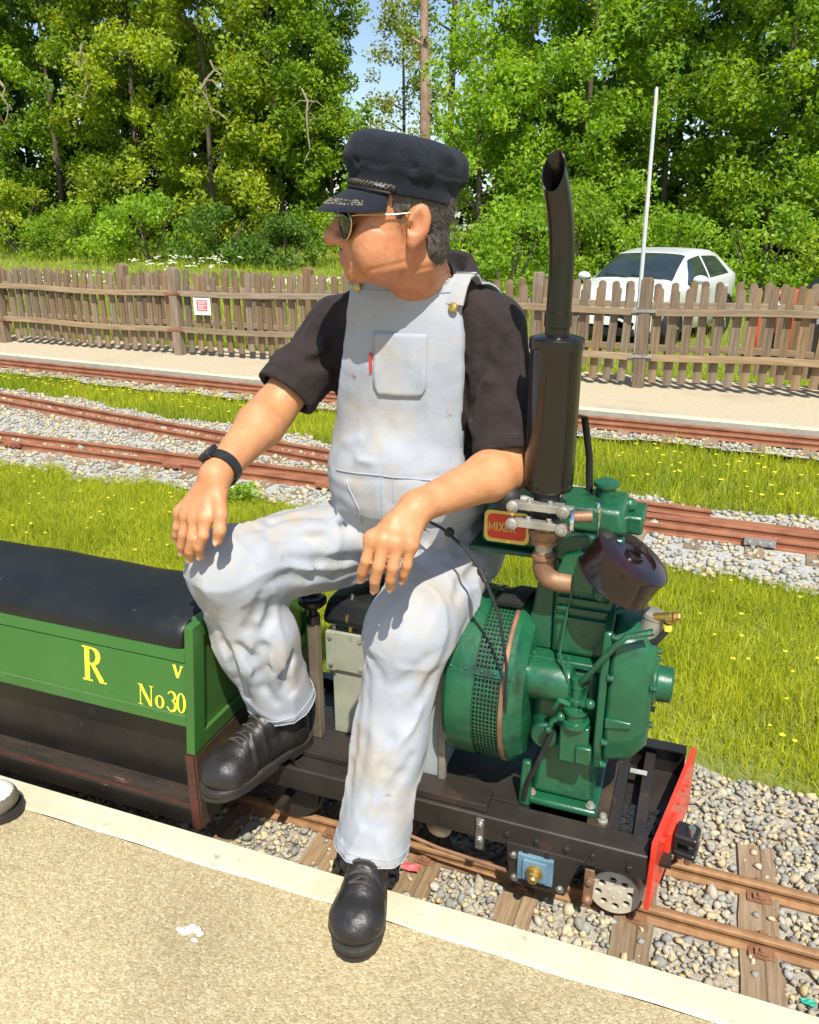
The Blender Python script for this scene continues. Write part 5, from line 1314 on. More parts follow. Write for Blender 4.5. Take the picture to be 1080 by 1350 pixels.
def sdf_mesh(fn, lo, hi, h, slack=.02, relax=1):
    lo = np.asarray(lo, float); hi = np.asarray(hi, float); B = 10
    nb = np.ceil((hi - lo) / (h * B)).astype(int); dims = nb * B
    g = np.stack(np.meshgrid(*[np.arange(n) for n in nb], indexing='ij'), -1).reshape(-1, 3)
    cen = lo + (g * B + (B - 1) / 2) * h
    dc = fn(cen); act = np.abs(dc) < B * h * .9 + slack
    val = np.repeat(np.repeat(np.repeat(np.where(dc < 0, -1., 1.).astype(np.float32).reshape(nb), B, 0), B, 1), B, 2)
    loc = np.stack(np.meshgrid(*[np.arange(B)] * 3, indexing='ij'), -1).reshape(-1, 3)
    ga = g[act]
    for s0 in range(0, len(ga), 300):
        gg = ga[s0:s0 + 300]; I = (gg[:, None] * B + loc[None]).reshape(-1, 3)
        val[I[:, 0], I[:, 1], I[:, 2]] = fn(lo + I * h)
    V, F = surface_nets(val, lo, h)
    for _ in range(relax):
        acc = np.zeros_like(V); cnt = np.zeros(len(V))
        for k in range(4):
            a, b = F[:, k], F[:, (k + 1) % 4]
            for j in range(3): acc[:, j] += np.bincount(a, V[b, j], len(V)) + np.bincount(b, V[a, j], len(V))
            cnt += np.bincount(a, minlength=len(V)) + np.bincount(b, minlength=len(V))
        V = V * .5 + .5 * acc / np.maximum(cnt, 1)[:, None]
    return V, F
def sdf_obj(name, fn, lo, hi, h, mat, parent, fmat=None, relax=1, slack=.02):
    V, F = sdf_mesh(fn, lo, hi, h, slack, relax)
    o = ORG[parent.name]
    fm = fmat(V[F].mean(1)) if fmat else None
    me = np_mesh(name, V - np.array(o), F, fm)
    return link_mesh(name, me, mat, parent, angle=180)

# ---------------------------------------------------------------- the driver
MAT['skin'] = M('tanned_skin', (.50, .215, .090), (.58, .275, .125), 26, .50, bump=.45, bscale=95, bdist=.0028, sss=.12, spots=[((.49, .165, .07), 14, .58, .25)], rvar=.06)
MAT['face'] = M('sunburnt_face_skin', (.46, .175, .080), (.56, .24, .11), 34, .48, bump=.45, bscale=110, bdist=.0026, sss=.12, spots=[((.50, .125, .065), 18, .56, .22)], rvar=.06)
MAT['lip'] = M('lips', (.42, .14, .10), (.47, .17, .12), 40, .45)
MAT['nail'] = M('fingernail', (.66, .38, .24), (.70, .44, .30), 40, .3)
MAT['hair'] = M('grey_brown_hair', (.030, .023, .019), (.12, .10, .085), 160, .6, bump=.6, bscale=220, bdist=.003, stretch=(1, 1, .25))
MAT['shirt'] = M('dark_brown_polo_cotton', (.020, .014, .014), (.032, .022, .021), 10, .85, bump=.6, bscale=22, bdist=.012, sheen=.04, spec=.2)
MAT['denim'] = M('faded_pale_denim', (.325, .345, .385), (.38, .40, .43), 7, .9, bump=.45, bscale=11, bdist=.008, detail=3, spec=.15, sheen=.05,
                 spots=[((.42, .38, .31), 5.0, .50, .2), ((.38, .30, .20), 4.2, .56, .16), ((.26, .18, .12), 19, .68, .05), ((.22, .17, .12), 34, .72, .04), ((.41, .40, .39), 26, .58, .2)])
add_creases(MAT['denim'], 7.5, .55, .030, 1.5, (1.2, 1.2, .7)); add_creases(MAT['shirt'], 8, .6, .030, 1.5)
MAT['stitch'] = M('denim_seam', (.33, .37, .44), (.40, .44, .50), 60, .9)
MAT['boot'] = M('black_boot_leather', (.012, .011, .011), (.024, .021, .020), 14, .42, bump=.5, bscale=60, bdist=.004, spots=[((.08, .065, .05), 24, .66, .12)])
MAT['sole'] = M('boot_sole_rubber', (.016, .014, .012), (.035, .030, .024), 20, .6, bump=.2, bscale=90, spots=[((.11, .09, .06), 16, .6, .12)])
MAT['capcloth'] = M('navy_black_wool', (.007, .009, .014), (.019, .022, .031), 380, .9, bump=.5, bscale=500, bdist=.0015, sheen=.06, spec=.15)
MAT['capcord'] = M('black_gold_cord', (.03, .028, .022), (.16, .14, .09), 300, .6)
MAT['goldwire'] = M('gold_wire', (.60, .50, .30), (.72, .62, .40), 30, .28, metal=.9)
MAT['lens'] = M('dark_sunglass_lens', (.012, .010, .007), (.02, .016, .010), 5, .06, spec=.8, rvar=0)
MAT['watch'] = M('black_resin_watch', (.012, .013, .015), (.022, .024, .027), 30, .4)

PERSON = thing('person', (-.60, 1.55, 0), 'seated driver in pale denim dungarees, dark polo shirt, navy cap and sunglasses', 'person')
HC = A3(-.566, 1.466, 1.331); HS = 1.045
_az, _pt, _rl = R(212), R(1.5), R(-2)
hf = A3(math.cos(_az) * math.cos(_pt), math.sin(_az) * math.cos(_pt), math.sin(_pt)); hl = np.cross([0, 0, 1], hf); hl /= np.linalg.norm(hl); hu = np.cross(hf, hl)
hl = hl * math.cos(_rl) + hu * math.sin(_rl); hu = np.cross(hf, hl)
HB = np.stack([hf, hl, hu])                       # rows
def HW(p): return Vector(HC + HS * (np.asarray(p, float) @ HB))
def HL(P): return (P - HC) @ HB.T / HS

SR, SL = A3(-.785, 1.635, 1.112), A3(-.414, 1.605, 1.126)
ER, EL = A3(-.868, 1.475, .946), A3(-.350, 1.500, .868)
RWR, LWR = A3(-.8749, 1.262, .8654), A3(-.4559, 1.262, .8509)
NB = A3(-.565, 1.605, 1.185)
RF = {'I': [(-.8677, 1.205, .796), (-.8643, 1.188, .7669), (-.8775, 1.190, .740), (-.8845, 1.2, .7168)], 'M': [(-.8925, 1.208, .7918), (-.8913, 1.191, .7574), (-.903, 1.193, .727), (-.9106, 1.203, .7053)],
      'R': [(-.9189, 1.218, .7898), (-.9222, 1.205, .7559), (-.931, 1.207, .730), (-.9372, 1.214, .7117)], 'P': [(-.9440, 1.232, .7884), (-.9500, 1.224, .7605), (-.957, 1.227, .742), (-.9615, 1.235, .7265)]}
RT = [(-.862, 1.245, .838), (-.8360, 1.210, .8053), (-.8330, 1.198, .778), (-.8398, 1.198, .7556)]
LF = {'I': [(-.5065, 1.172, .8147), (-.5119, 1.157, .7804), (-.521, 1.160, .757), (-.5281, 1.172, .7369)], 'M': [(-.4831, 1.17, .8173), (-.4872, 1.152, .7762), (-.496, 1.156, .746), (-.5029, 1.17, .7214)],
      'R': [(-.4626, 1.178, .8116), (-.4651, 1.163, .7723), (-.471, 1.166, .747), (-.4759, 1.178, .7252)], 'P': [(-.4440, 1.192, .8059), (-.4470, 1.182, .7716), (-.453, 1.184, .753), (-.4585, 1.192, .7364)]}
LT = [(-.4787, 1.205, .836), (-.512, 1.200, .7904), (-.519, 1.200, .766), (-.5246, 1.205, .7458)]
FRAD = {'I': (.0118, .0105, .0095, .0085), 'M': (.0120, .0108, .0098, .0087), 'R': (.0115, .0103, .0094, .0084), 'P': (.0105, .0092, .0083, .0075)}
def hand(P, wr, el, FG, TH, side):
    d = rcone(P, wr, wr + (wr - el) * .02, .027, .027)
    palm = None
    for k in 'IMRP':
        m = A3(*FG[k][0]); q = rcone(P, wr * .72 + m * .28, m, .020, .0135); palm = q if palm is None else smin(palm, q, .014)
    mid = (A3(*FG['M'][0]) + A3(*FG['R'][0])) / 2 * .55 + wr * .45
    back = A3(0, .010, -.004)
    palm = smin(palm, rcone(P, wr + back * .3, mid + back, .022, .018), .016)
    palm = smin(palm, rcone(P, wr, A3(*TH[0]), .022, .018), .016)
    d = smin(d, palm, .014)
    th = chain(P, [A3(*q) for q in TH], (.0165, .0130, .0118, .0098), .006)
    d = smin(d, th, .009)
    fd = None
    for k in 'IMRP':
        pts = [A3(*q) for q in FG[k]]; c = chain(P, pts, FRAD[k], .003)
        c = smin(c, np.linalg.norm(P - (pts[0] + A3(0, -.001, .003)), axis=1) - FRAD[k][0] * .95, .010)
        fd = c if fd is None else smin(fd, c, .0025)
    return smin(d, fd, .012)
def head_sdf(P):
    q = HL(P)
    d = ell(q, (-.002, 0, .038), (.092, .0775, .088))
    d = smin(d, ell(q, (.030, 0, -.010), (.064, .063, .088)), .03)
    d = smin(d, ell(q, (.026, 0, -.055), (.060, .060, .046)), .03)
    d = smin(d, ell(q, (.079, 0, -.088), (.021, .026, .019)), .020)
    d = smin(d, ell(q, (.024, 0, -.072), (.050, .050, .026)), .028)           # soft under-chin
    for s in (-1, 1):
        d = smin(d, ell(q, (.056, s * .042, -.034), (.030, .024, .030)), .035)
        d = smin(d, ell(q, (.044, s * .047, -.066), (.028, .018, .024)), .03)  # jowl
    d = smin(d, rcone(q, (.088, -.034, .024), (.088, .034, .024), .012, .012), .014)
    for s in (-1, 1):
        d = smax(d, -ell(q, (.104, s * .034, .002), (.020, .019, .013)), .010)
        d = smin(d, np.linalg.norm(q - A3(.081, s * .033, .002), axis=1) - .0125, .004)
    d = smin(d, rcone(q, (.096, 0, .018), (.121, 0, -.026), .0090, .0125), .012)
    d = smin(d, np.linalg.norm(q - A3(.123, 0, -.031), axis=1) - .0128, .010)
    for s in (-1, 1): d = smin(d, ell(q, (.105, s * .0140, -.036), (.014, .0085, .009)), .006)
    d = smin(d, ell(q, (.082, 0, -.060), (.022, .030, .022)), .014)
    for s in (-1, 1):
        d = smin(d, rcone(q, (.1035, 0, -.0575), (.089, s * .024, -.062), .0062, .0035), .004)
        d = smin(d, rcone(q, (.1005, 0, -.0705), (.088, s * .022, -.066), .0072, .0035), .004)
        d = smax(d, -rcone(q, (.112, 0, -.0640), (.088, s * .027, -.0650), .0020, .0012), .003)
        d = smax(d, -rcone(q, (.104, s * .024, -.038), (.090, s * .037, -.070), .0040, .0028), .010)   # nasolabial crease
    for s in (-1, 1):
        for (a, b, r_) in (((.062, s * .066, .006), (.040, s * .073, .012), .0016), ((.062, s * .066, .000), (.040, s * .073, -.002), .0016), ((.060, s * .066, -.006), (.042, s * .072, -.014), .0014),
                           ((.088, s * .026, -.014), (.070, s * .052, -.022), .0022), ((.080, s * .034, -.070), (.062, s * .046, -.094), .0024), ((.052, s * .058, -.060), (.030, s * .062, -.040), .0016)):
            d = smax(d, -rcone(q, a, b, r_, r_ * .5), .006)
    # ears
    for s in (-1, 1):
        Be = np.array([[math.cos(.22), 0, math.sin(.22)], [0, 1, 0], [-math.sin(.22), 0, math.cos(.22)]])
        e = ell(q, (-.016, s * .081, -.002), (.0205, .0085, .034), Be)
        e = smin(e, ell(q, (-.006, s * .078, -.032), (.0095, .0065, .012)), .008)
        e = smax(e, -ell(q, (-.012, s * .0905, .000), (.0115, .0075, .021), Be), .004)
        e = smax(e, -ell(q, (-.001, s * .086, -.008), (.006, .008, .009)), .004)
        d = smin(d, e, .006)
    return d * HS
def body_sdf(P):
    d = head_sdf(P)
    n0 = HC + HS * (A3(-.022, 0, -.055) @ HB)
    d = smin(d, rcone(P, n0, NB, .060, .064), .022)
    n1 = HC + HS * (A3(.010, 0, -.085) @ HB)
    d = smin(d, rcone(P, n1, NB + A3(.0, -.015, .02), .018, .034), .03)
    d = smin(d, rcone(P, NB + A3(0, 0, -.04), SL, .06, .052), .03); d = smin(d, rcone(P, NB + A3(0, 0, -.04), SR, .06, .052), .03)
    d = smin(d, ell(P, (-.60, 1.635, 1.02), (.15, .095, .19)), .03)
    for (s, e, w) in ((SL, EL, LWR), (SR, ER, RWR)):
        d = smin(d, rcone(P, s, e, .050, .045), .02)
        fa_ = e + (w - e) * .22
        a = smin(rcone(P, e, fa_, .0455, .0475), rcone(P, fa_, w, .0475, .0290), .02)
        d = smin(d, a, .018)
    for k_ in range(3):
        zc_ = 1.222 + .018 * k_ + (P[:, 0] + .55) * .25
        d = d + .0016 * (1 - smooth01(.0006, .004, np.abs(P[:, 2] - zc_))) * (P[:, 2] < 1.29) * (P[:, 2] > 1.2)
    d = smin(d, hand(P, RWR, ER, RF, RT, 1), .012)
    d = smin(d, hand(P, LWR, EL, LF, LT, -1), .012)
    return d
def body_mat(C):
    q = HL(C); m = np.zeros(len(C), int)
    m[(np.linalg.norm(q, axis=1) < .19) & (q[:, 2] > -.14)] = 1
    lip = ((np.abs(q[:, 2] + .064) < .0105) & (np.abs(q[:, 1]) < .021) & (q[:, 0] > .0935)); m[lip] = 2
    for FG, TH in ((RF, RT), (LF, LT)):
        for k in list('IMRP') + ['T']:
            pts = TH if k == 'T' else FG[k]; r = .0098 if k == 'T' else FRAD[k][3]
            t = A3(*pts[3]); a = A3(*pts[2]); ax = (t - a) / np.linalg.norm(t - a)
            out = A3(-.12, -1, .25); out -= ax * (out @ ax); out /= np.linalg.norm(out)
            lat = np.cross(ax, out); rel = C - t
            x, y, z = rel @ ax, rel @ lat, rel @ out
            m[(np.abs(y) < r * .68) & (z > r * .55) & (x > -r * .55) & (x < r * .85) & (np.linalg.norm(rel, axis=1) < r * 2.0)] = 3
    return m
BODY = sdf_obj('body', body_sdf, (-1.0, 1.12, .68), (-.28, 1.77, 1.48), .0033, [MAT['skin'], MAT['face'], MAT['lip'], MAT['nail']], PERSON, body_mat, relax=1, slack=.01)

for FG, TH in ((RF, RT), (LF, LT)):                 # fingernails
    for k in list('IMRP') + ['T']:
        pts = TH if k == 'T' else FG[k]; r_ = .0098 if k == 'T' else FRAD[k][3]
        t_ = A3(*pts[3]); a_ = A3(*pts[2]); ax_ = (t_ - a_) / np.linalg.norm(t_ - a_); out_ = A3(-.12, -1, .25); out_ -= ax_ * (out_ @ ax_); out_ /= np.linalg.norm(out_); lt_ = np.cross(ax_, out_)
        mb = MB(); mb.sphere((0, 0, 0), 1, 14, 8); c_ = t_ + out_ * r_ * .66 + ax_ * r_ * .28
        mb.v = [Vector(c_ + ax_ * v.x * r_ * .78 + lt_ * v.y * r_ * .62 + out_ * v.z * r_ * .36) for v in mb.v]; mb.build('fingernail', MAT['nail'], BODY, angle=180)
# hair: cropped shell under the cap, plus loose strands
def hair_sdf(P):
    q = HL(P)
    d = ell(q, (-.004, 0, .036), (.0955, .0805, .0905)) * HS
    d = np.minimum(d, ell(q, (-.046, 0, -.035), (.044, .060, .052)) * HS)
    d += .0022 * vnoise(q * 260, 4) + .0015 * vnoise(q * 130, 8)
    lim = np.where(q[:, 0] < -.035, -(q[:, 2] + .075 + .012 * vnoise(q * 60, 5)), -(q[:, 2] + .005 + (q[:, 0] + .035) * .25 + .006 * vnoise(q * 80, 7)))
    ear = .024 - np.sqrt(((q[:, 0] + .014) / 1.0) ** 2 + ((q[:, 2] + .006) / 1.35) ** 2)
    front = q[:, 0] - .030
    return np.maximum(np.maximum(np.maximum(d, lim), front), np.where(np.abs(q[:, 1]) > .05, ear, -1))
hl_lo = HC - .16; hl_hi = HC + .16
sdf_obj('hair', hair_sdf, hl_lo, hl_hi, .0030, MAT['hair'], PERSON, relax=1)
mb = MB()
for k in range(420):
    a = rng.uniform(-1, 1); x = rng.uniform(-.094, .022); z = rng.uniform(-.025, .03) if x < -.035 else rng.uniform(0, .03); s = 1 if rng.random() < .75 else -1
    y = s * .0775 * math.sqrt(max(.02, 1 - ((x + .004) / .0955) ** 2)); 
    p0 = HW((x, y, z)); p1 = HW((x - .006 + rng.normal(0, .002), y * 1.04 + s * .001, z - .006 + rng.normal(0, .001)))
    if abs(x + .014) < .024 and abs(z + .006) < .034: continue
    mb.tube([p0, p1], [.0006, .0002], 3)
tag(mb.build('hair_strands', MAT['hair'], PERSON), kind='stuff')

# ---- polo shirt
LAT = A3(.9964, -.085, 0); FWD = A3(-.085, -.9964, 0); TB = np.stack([LAT, FWD, A3(0, 0, 1)])
def torso(P):
    d = ell(P, (-.600, 1.630, 1.000), (.182, .126, .200), TB)
    d = smin(d, ell(P, (-.598, 1.600, .800), (.178, .150, .185), TB), .05)
    d = smin(d, rcone(P, NB + A3(.02, .015, -.022), SL + A3(-.01, 0, .004), .084, .062), .05)
    d = smin(d, rcone(P, NB + A3(-.02, .015, -.028), SR + A3(.01, 0, .004), .084, .062), .05)
    return d
CUT = {'L': .90, 'R': .80}
def sleeve(P, s, e, cut, ph):
    ax = (e - s) / np.linalg.norm(e - s); L_ = np.linalg.norm(e - s)
    t = (P - s) @ ax
    d = rcone(P, s, e, .062, .066)
    rad = (P - s) - t[:, None] * ax; a1 = A3(0, -1, 0) - ax * (A3(0, -1, 0) @ ax); a1 /= np.linalg.norm(a1); b1 = np.cross(ax, a1)
    ang = np.arctan2(rad @ b1, rad @ a1)
    wr_ = (1 - np.abs(np.sin(t * 21 + ang * 1.1 + ph + 1.3 * vnoise(P * 10, 33)))) ** 2.2
    d = d - .0085 * wr_ * smooth01(.0, .10, t) * (1 - .6 * smooth01(cut * L_ - .05, cut * L_ - .02, t)) + .006 * smooth01(.5, 1, np.cos(ang * 2 + ph)) * smooth01(.1, .2, t) * .5
    d = creases(d, P, s, ax, L_, .062, .066, [(.12, -.6, .58, .2, 1), (.25, .4, .60, -.5, .9), (.05, .1, .45, .9, .9), (.32, -1.3, .60, -.6, .9), (.1, -1.2, .5, -.9, .8), (.35, .9, .60, 1.3, .8)], .011, .014)
    hem = smooth01(cut * L_ - .030, cut * L_ - .025, t); d = d - .0030 * hem
    end = t - cut * L_
    inner = rcone(P, s, e + ax * .1, .056, .057)
    d = smax(d, end, .003)
    return np.maximum(d, -np.maximum(inner, (cut * L_ - .035) - t))
def shirt_sdf(P):
    d = torso(P)
    q = P - A3(-.6, 1.63, 1.0)
    fz = (1 - np.abs(np.sin((q[:, 2] * 1.0 + np.abs(q[:, 0] + .0) * 1.3) * 24 + 1.5 * vnoise(P * 8, 31)))) ** 2.5
    d = d - .007 * fz - .003 * vnoise(P * 22 + 3, 2) - .0015 * vnoise(P * 48, 6)
    for (s, e, c, ph) in ((SL, EL, CUT['L'], .3), (SR, ER, CUT['R'], 1.7)):
        d = smin(d, sleeve(P, s, e, c, ph), .028)
        ax = (e - s) / np.linalg.norm(e - s); t = (P - s) @ ax
    neck = rcone(P, NB + A3(.0, .0, -.035), HC + A3(.03, .03, -.08), .070, .068)
    d = np.maximum(d, -np.maximum(neck, 1.172 - P[:, 2]))
    return np.maximum(d, .70 - P[:, 2])
SHIRT = sdf_obj('polo_shirt', shirt_sdf, (-1.0, 1.34, .69), (-.24, 1.82, 1.28), .0045, MAT['shirt'], PERSON, relax=2, slack=.02)
for (s_, e_, c_) in ((SL, EL, CUT['L']), (SR, ER, CUT['R'])):
    ax_ = (e_ - s_) / np.linalg.norm(e_ - s_); cc = s_ + (e_ - s_) * c_ - ax_ * .028
    Q = []
    u_, w_, _a = frame_of(ax_)
    for i in range(41):
        a = 2 * math.pi * i / 40; dvec = np.array(u_ * math.cos(a) + w_ * math.sin(a)); Q.append(cc + dvec * .10)
    Q = np.array(Q)
    for _ in range(30):
        dd = shirt_sdf(Q) - .0004; inn = cc - Q; inn /= np.linalg.norm(inn, axis=1)[:, None]; Q = Q + inn * np.clip(dd, 0, None)[:, None] * .8
    mb = MB(); mb.tube([Vector(q_) for q_ in Q], .0011, 6); mb.build('cuff_seam', MAT['matblack'], SHIRT)
# shirt collar: a standing and folded band that opens at the throat
def collar_ring(h, out, drop, n=40):
    pts = []
    ax0 = A3(-.560, 1.600, 1.188)
    for i in range(n + 1):
        a = R(-112 + 224 * i / n)                       # 0 = behind the neck
        back = A3(.25, .97, 0); side = A3(.97, -.25, 0)
        rad = .076 + out
        p = ax0 + (back * math.cos(a) + side * math.sin(a)) * rad
        z = h - .030 * (1 - math.cos(a)) * .5 - drop * (1 - math.cos(a)) * .5
        pts.append(Vector((p[0], p[1], p[2] + z)))
    return pts
r0_, r1_, r2_, r3_ = collar_ring(-.010, .000, .0), collar_ring(.080, .010, .030), collar_ring(.086, .018, .032), collar_ring(.030, .038, .040)
r25 = collar_ring(.060, .030, .036)
mb = MB(); mb.ring_loft([r0_, r1_, r2_, r25, r3_], closed=False)
cl = mb.build('collar', MAT['shirt'], SHIRT, angle=180)
so = cl.modifiers.new('solid', 'SOLIDIFY'); so.thickness = .003; so.offset = 0

# ---- dungarees
HR, HLp = A3(-.695, 1.690, .625), A3(-.500, 1.680, .625)
KR, KL = A3(-.893, 1.310, .640), A3(-.505, 1.350, .548)
AR, AL = A3(-.850, 1.420, .262), A3(-.545, 1.228, .095)
THR = [(.02, -.85, .85, -.25, 1), (.06, -.45, .62, .15, .9), (.10, -1.35, .80, -.95, 1), (.0, .0, .42, .5, .8), (.35, -1.7, .95, -1.35, .8), (.55, .35, .95, .1, .7)]
THL = [(.10, .75, .75, .35, 1), (.08, -.25, .60, -.50, .9), (.20, .15, .85, .0, .8), (.30, -.9, .80, -1.1, 1), (.05, 1.2, .6, 1.0, .9)]
SHR_ = [(.02, -1.25, .24, -.30, 1.1), (.10, -1.45, .32, -.65, 1), (.12, -.55, .70, -.20, .7), (.2, .5, .80, .6, .7), (.35, .05, .82, -.30, .7), (.5, -1.1, .80, -.7, .8)]
SHL_ = [(.0, -1.2, .20, -.2, 1.1), (.06, -1.5, .30, -.7, 1.1), (.15, .6, .75, .35, .7), (.30, -.3, .82, -.15, .7), (.45, .9, .82, .6, .7), (.50, -.9, .82, -.6, .8), (.02, .9, .2, .1, .8)]
def leg(P, hip, knee, ank, rh, rk, rm, ra, ph, cutlen):
    ax = (ank - knee); L_ = np.linalg.norm(ax); ax = ax / L_
    th = knee - hip; Lt = np.linalg.norm(th); tx = th / Lt
    mid = knee + ax * L_ * .5
    d1 = rcone(P, hip, knee, rh, rk); d2 = smin(rcone(P, knee, mid, rk, rm), rcone(P, mid, ank + ax * .06, rm, ra), .05)
    t1 = (P - hip) @ tx; t2 = (P - knee) @ ax
    def angl(o, x):
        rad = (P - o) - ((P - o) @ x)[:, None] * x; a1 = A3(0, -.6, .8) - x * (A3(0, -.6, .8) @ x); a1 /= np.linalg.norm(a1); return np.arctan2(rad @ np.cross(x, a1), rad @ a1)
    g1, g2 = angl(hip, tx), angl(knee, ax)
    n1 = vnoise(P * 9 + ph, 3)
    f1 = (1 - np.abs(np.sin(t1 * 5 + g1 * 2.0 + ph + 1.5 * n1))) ** 3.0
    f2 = (1 - np.abs(np.sin(t2 * 4 - g2 * 2.0 + ph * 2 + 1.3 * n1))) ** 3.0; f3 = (1 - np.abs(np.sin(t2 * 26 + g2 * 1.0 + ph + 1.6 * n1))) ** 2.5
    d1 = d1 - .014 * f1 * (1 - .5 * smooth01(.20, .36, t1)); 
    back = smooth01(.2, .9, -np.cos(g2)); d2 = d2 - .008 * f2 - .010 * f3 * back * (1 - smooth01(.06, .18, t2)) - .005 * f3 * smooth01(L_ - .10, L_ - .02, t2)
    d1 = creases(d1, P, hip, tx, Lt, rh, rk, THR if ph < 1 else THL, .0125); d2 = creases(d2, P, knee, ax, L_, rk, ra, SHR_ if ph < 1 else SHL_, .0105)
    d = smin(d1, d2, .035)
    end = t2 - cutlen
    hem = smooth01(cutlen - .028, cutlen - .025, t2); d = d - .0016 * hem
    d = smax(d, np.where(t2 > L_ * .5, end, -1.), .004)
    inner = rcone(P, mid, ank + ax * .1, rm - .012, ra - .010)
    return np.maximum(d, -np.maximum(inner, cutlen - .05 - t2))
def bibw(z): return np.interp(z, [.70, .82, .93, 1.05, 1.16, 1.225], [.19, .168, .147, .132, .121, .114])
def bib_region(P):
    s = (P - A3(-.600, 1.63, 1)) @ LAT - .026 * smooth01(.85, 1.1, P[:, 2]); f = (P - A3(-.600, 1.63, 1)) @ FWD
    top = P[:, 2] - (1.224 + .004 * (s / .1) ** 2)
    return smax(smax(np.abs(s) - bibw(P[:, 2]), top, .01), .02 - f, .01)
def dung_sdf(P):
    d = ell(P, (-.598, 1.695, .650), (.178, .150, .125), TB)
    w = ell(P, (-.598, 1.606, .790), (.186, .160, .170), TB)
    w = np.maximum(w, P[:, 2] - .845)
    d = smin(d, w, .03)
    lR = leg(P, HR, KR, AR, .104, .084, .080, .072, .4, .400)
    lL = leg(P, HLp, KL, AL, .112, .086, .066, .074, 2.1, .478)
    d = smin(d, lR, .030); d = smin(d, lL, .030)
    # crotch folds radiating
    for (a, b, r) in (((-.60, 1.545, .645), (-.76, 1.44, .705), .014), ((-.60, 1.54, .66), (-.80, 1.42, .66), .012), ((-.585, 1.53, .64), (-.53, 1.40, .655), .013), ((-.61, 1.55, .69), (-.70, 1.50, .735), .012), ((-.57, 1.54, .69), (-.48, 1.51, .72), .012), ((-.60, 1.50, .74), (-.66, 1.47, .80), .010)):
        d = smin(d, rcone(P, a, b, r, r * .5), .035)
    tall = smin(ell(P, (-.600, 1.626, 1.045), (.200, .136, .290), TB), torso(P), .03) - .010
    bb = smax(np.abs(tall + .006) - .0065, bib_region(P), .005)
    d = smin(d, np.maximum(bb, .74 - P[:, 2]), .012)
    for (a, b, w_) in (((-.735, 1.50, .815), (-.64, 1.455, .800), .009), ((-.74, 1.51, .775), (-.66, 1.465, .770), .009), ((-.47, 1.49, .80), (-.53, 1.455, .785), .009), ((-.72, 1.52, .88), (-.66, 1.475, .905), .008), ((-.52, 1.455, .90), (-.47, 1.475, .93), .008), ((-.66, 1.455, .865), (-.56, 1.44, .872), .006)):
        pa, pb = A3(*a), A3(*b); pm_ = (pa + pb) / 2 + A3(0, -.012, 0)
        dist_ = np.minimum(rcone(P, pa, pm_, .0, .0), rcone(P, pm_, pb, .0, .0)); d = d - .0055 * np.exp(-(dist_ / (w_ * 1.3)) ** 2)
    d = d - .0020 * vnoise(P * 17, 12) - .0012 * vnoise(P * 38, 13)
    band = np.abs(P[:, 2] - (.832 + .02 * np.sin((P[:, 0] + .6) * 6)))     # waist seam
    d = d + .0022 * (1 - smooth01(.001, .006, band)) * (P[:, 1] < 1.56)
    return d
DUNG = sdf_obj('dungarees', dung_sdf, (-1.06, 1.06, .05), (-.34, 1.88, 1.26), .0050, MAT['denim'], PERSON, relax=1, slack=.025)
for (kn, an, cl_) in ((KR, AR, .400), (KL, AL, .478)):
    ax_ = (an - kn) / np.linalg.norm(an - kn); u_, w_, _a = frame_of(ax_)
    for back_ in (.022, .004):
        cc = kn + ax_ * (cl_ - back_); Q = np.array([cc + np.array(u_ * math.cos(2 * math.pi * i / 48) + w_ * math.sin(2 * math.pi * i / 48)) * .12 for i in range(49)])
        for _ in range(30):
            dd = dung_sdf(Q) - .0003; inn = cc - Q; inn /= np.linalg.norm(inn, axis=1)[:, None]; Q = Q + inn * np.clip(dd, 0, None)[:, None] * .8
        mb = MB(); mb.tube([Vector(q_) for q_ in Q], .0012, 6); mb.build('hem_seam', MAT['stitch'], DUNG)
# surface helper: walk from outside onto the dungarees
def on_cloth_many(XZ, y0=1.2, off=0.0, fn=dung_sdf):
    Q = np.array([(x, y0, z) for x, z in XZ], float)
    for _ in range(45):
        dd = fn(Q) - off; m = dd > .0004
        if not m.any(): break
        Q[m, 1] += dd[m] * .8
    return [Vector(q) for q in Q]
def on_cloth(x, z, y0=1.2, off=0.0, fn=dung_sdf): return on_cloth_many([(x, z)], y0, off, fn)[0]
# bib pocket, stitched in low relief
def patch(outline, off, name, mat, parent, n=14, fn=dung_sdf):
    (x0, x1, z0, z1) = outline; V = []; F = []
    for j in range(n + 1):
        for i in range(n + 1):
            u, v = i / n, j / n; x = x0 + (x1 - x0) * u; z = z0 + (z1 - z0) * v
            cut = .0
            if v < .15: x = x0 + (x1 - x0) * (.5 + (u - .5) * (.80 + .2 * v / .15))
            V.append((x, z))
    for j in range(n):
        for i in range(n): F.append((j * (n + 1) + i, j * (n + 1) + i + 1, (j + 1) * (n + 1) + i + 1, (j + 1) * (n + 1) + i))
    V = on_cloth_many(V, 1.3, off, fn); mb = MB(); mb._add(V, F); o = mb.build(name, mat, parent, angle=180)
    so = o.modifiers.new('solid', 'SOLIDIFY'); so.thickness = .0018; so.offset = 1 if F else 0
    return o
patch((-.630, -.520, 1.000, 1.125), .002, 'bib_pocket', MAT['denim'], DUNG)
def seam(pts, r, name='seam', mat='stitch'):
    mb = MB(); q = []
    for (a, b) in zip(pts[:-1], pts[1:]):
        for k in range(6): q.append(tuple(np.array(a) * (1 - k / 6) + np.array(b) * k / 6))
    q.append(pts[-1])
    mb.tube(on_cloth_many(q, 1.2, .0008), r, 6); mb.build(name, MAT[mat], DUNG)
seam([(-.680, 1.203), (-.64, 1.201), (-.52, 1.201), (-.475, 1.203)], .0014)
seam([(-.630, 1.108), (-.520, 1.108)], .0011)
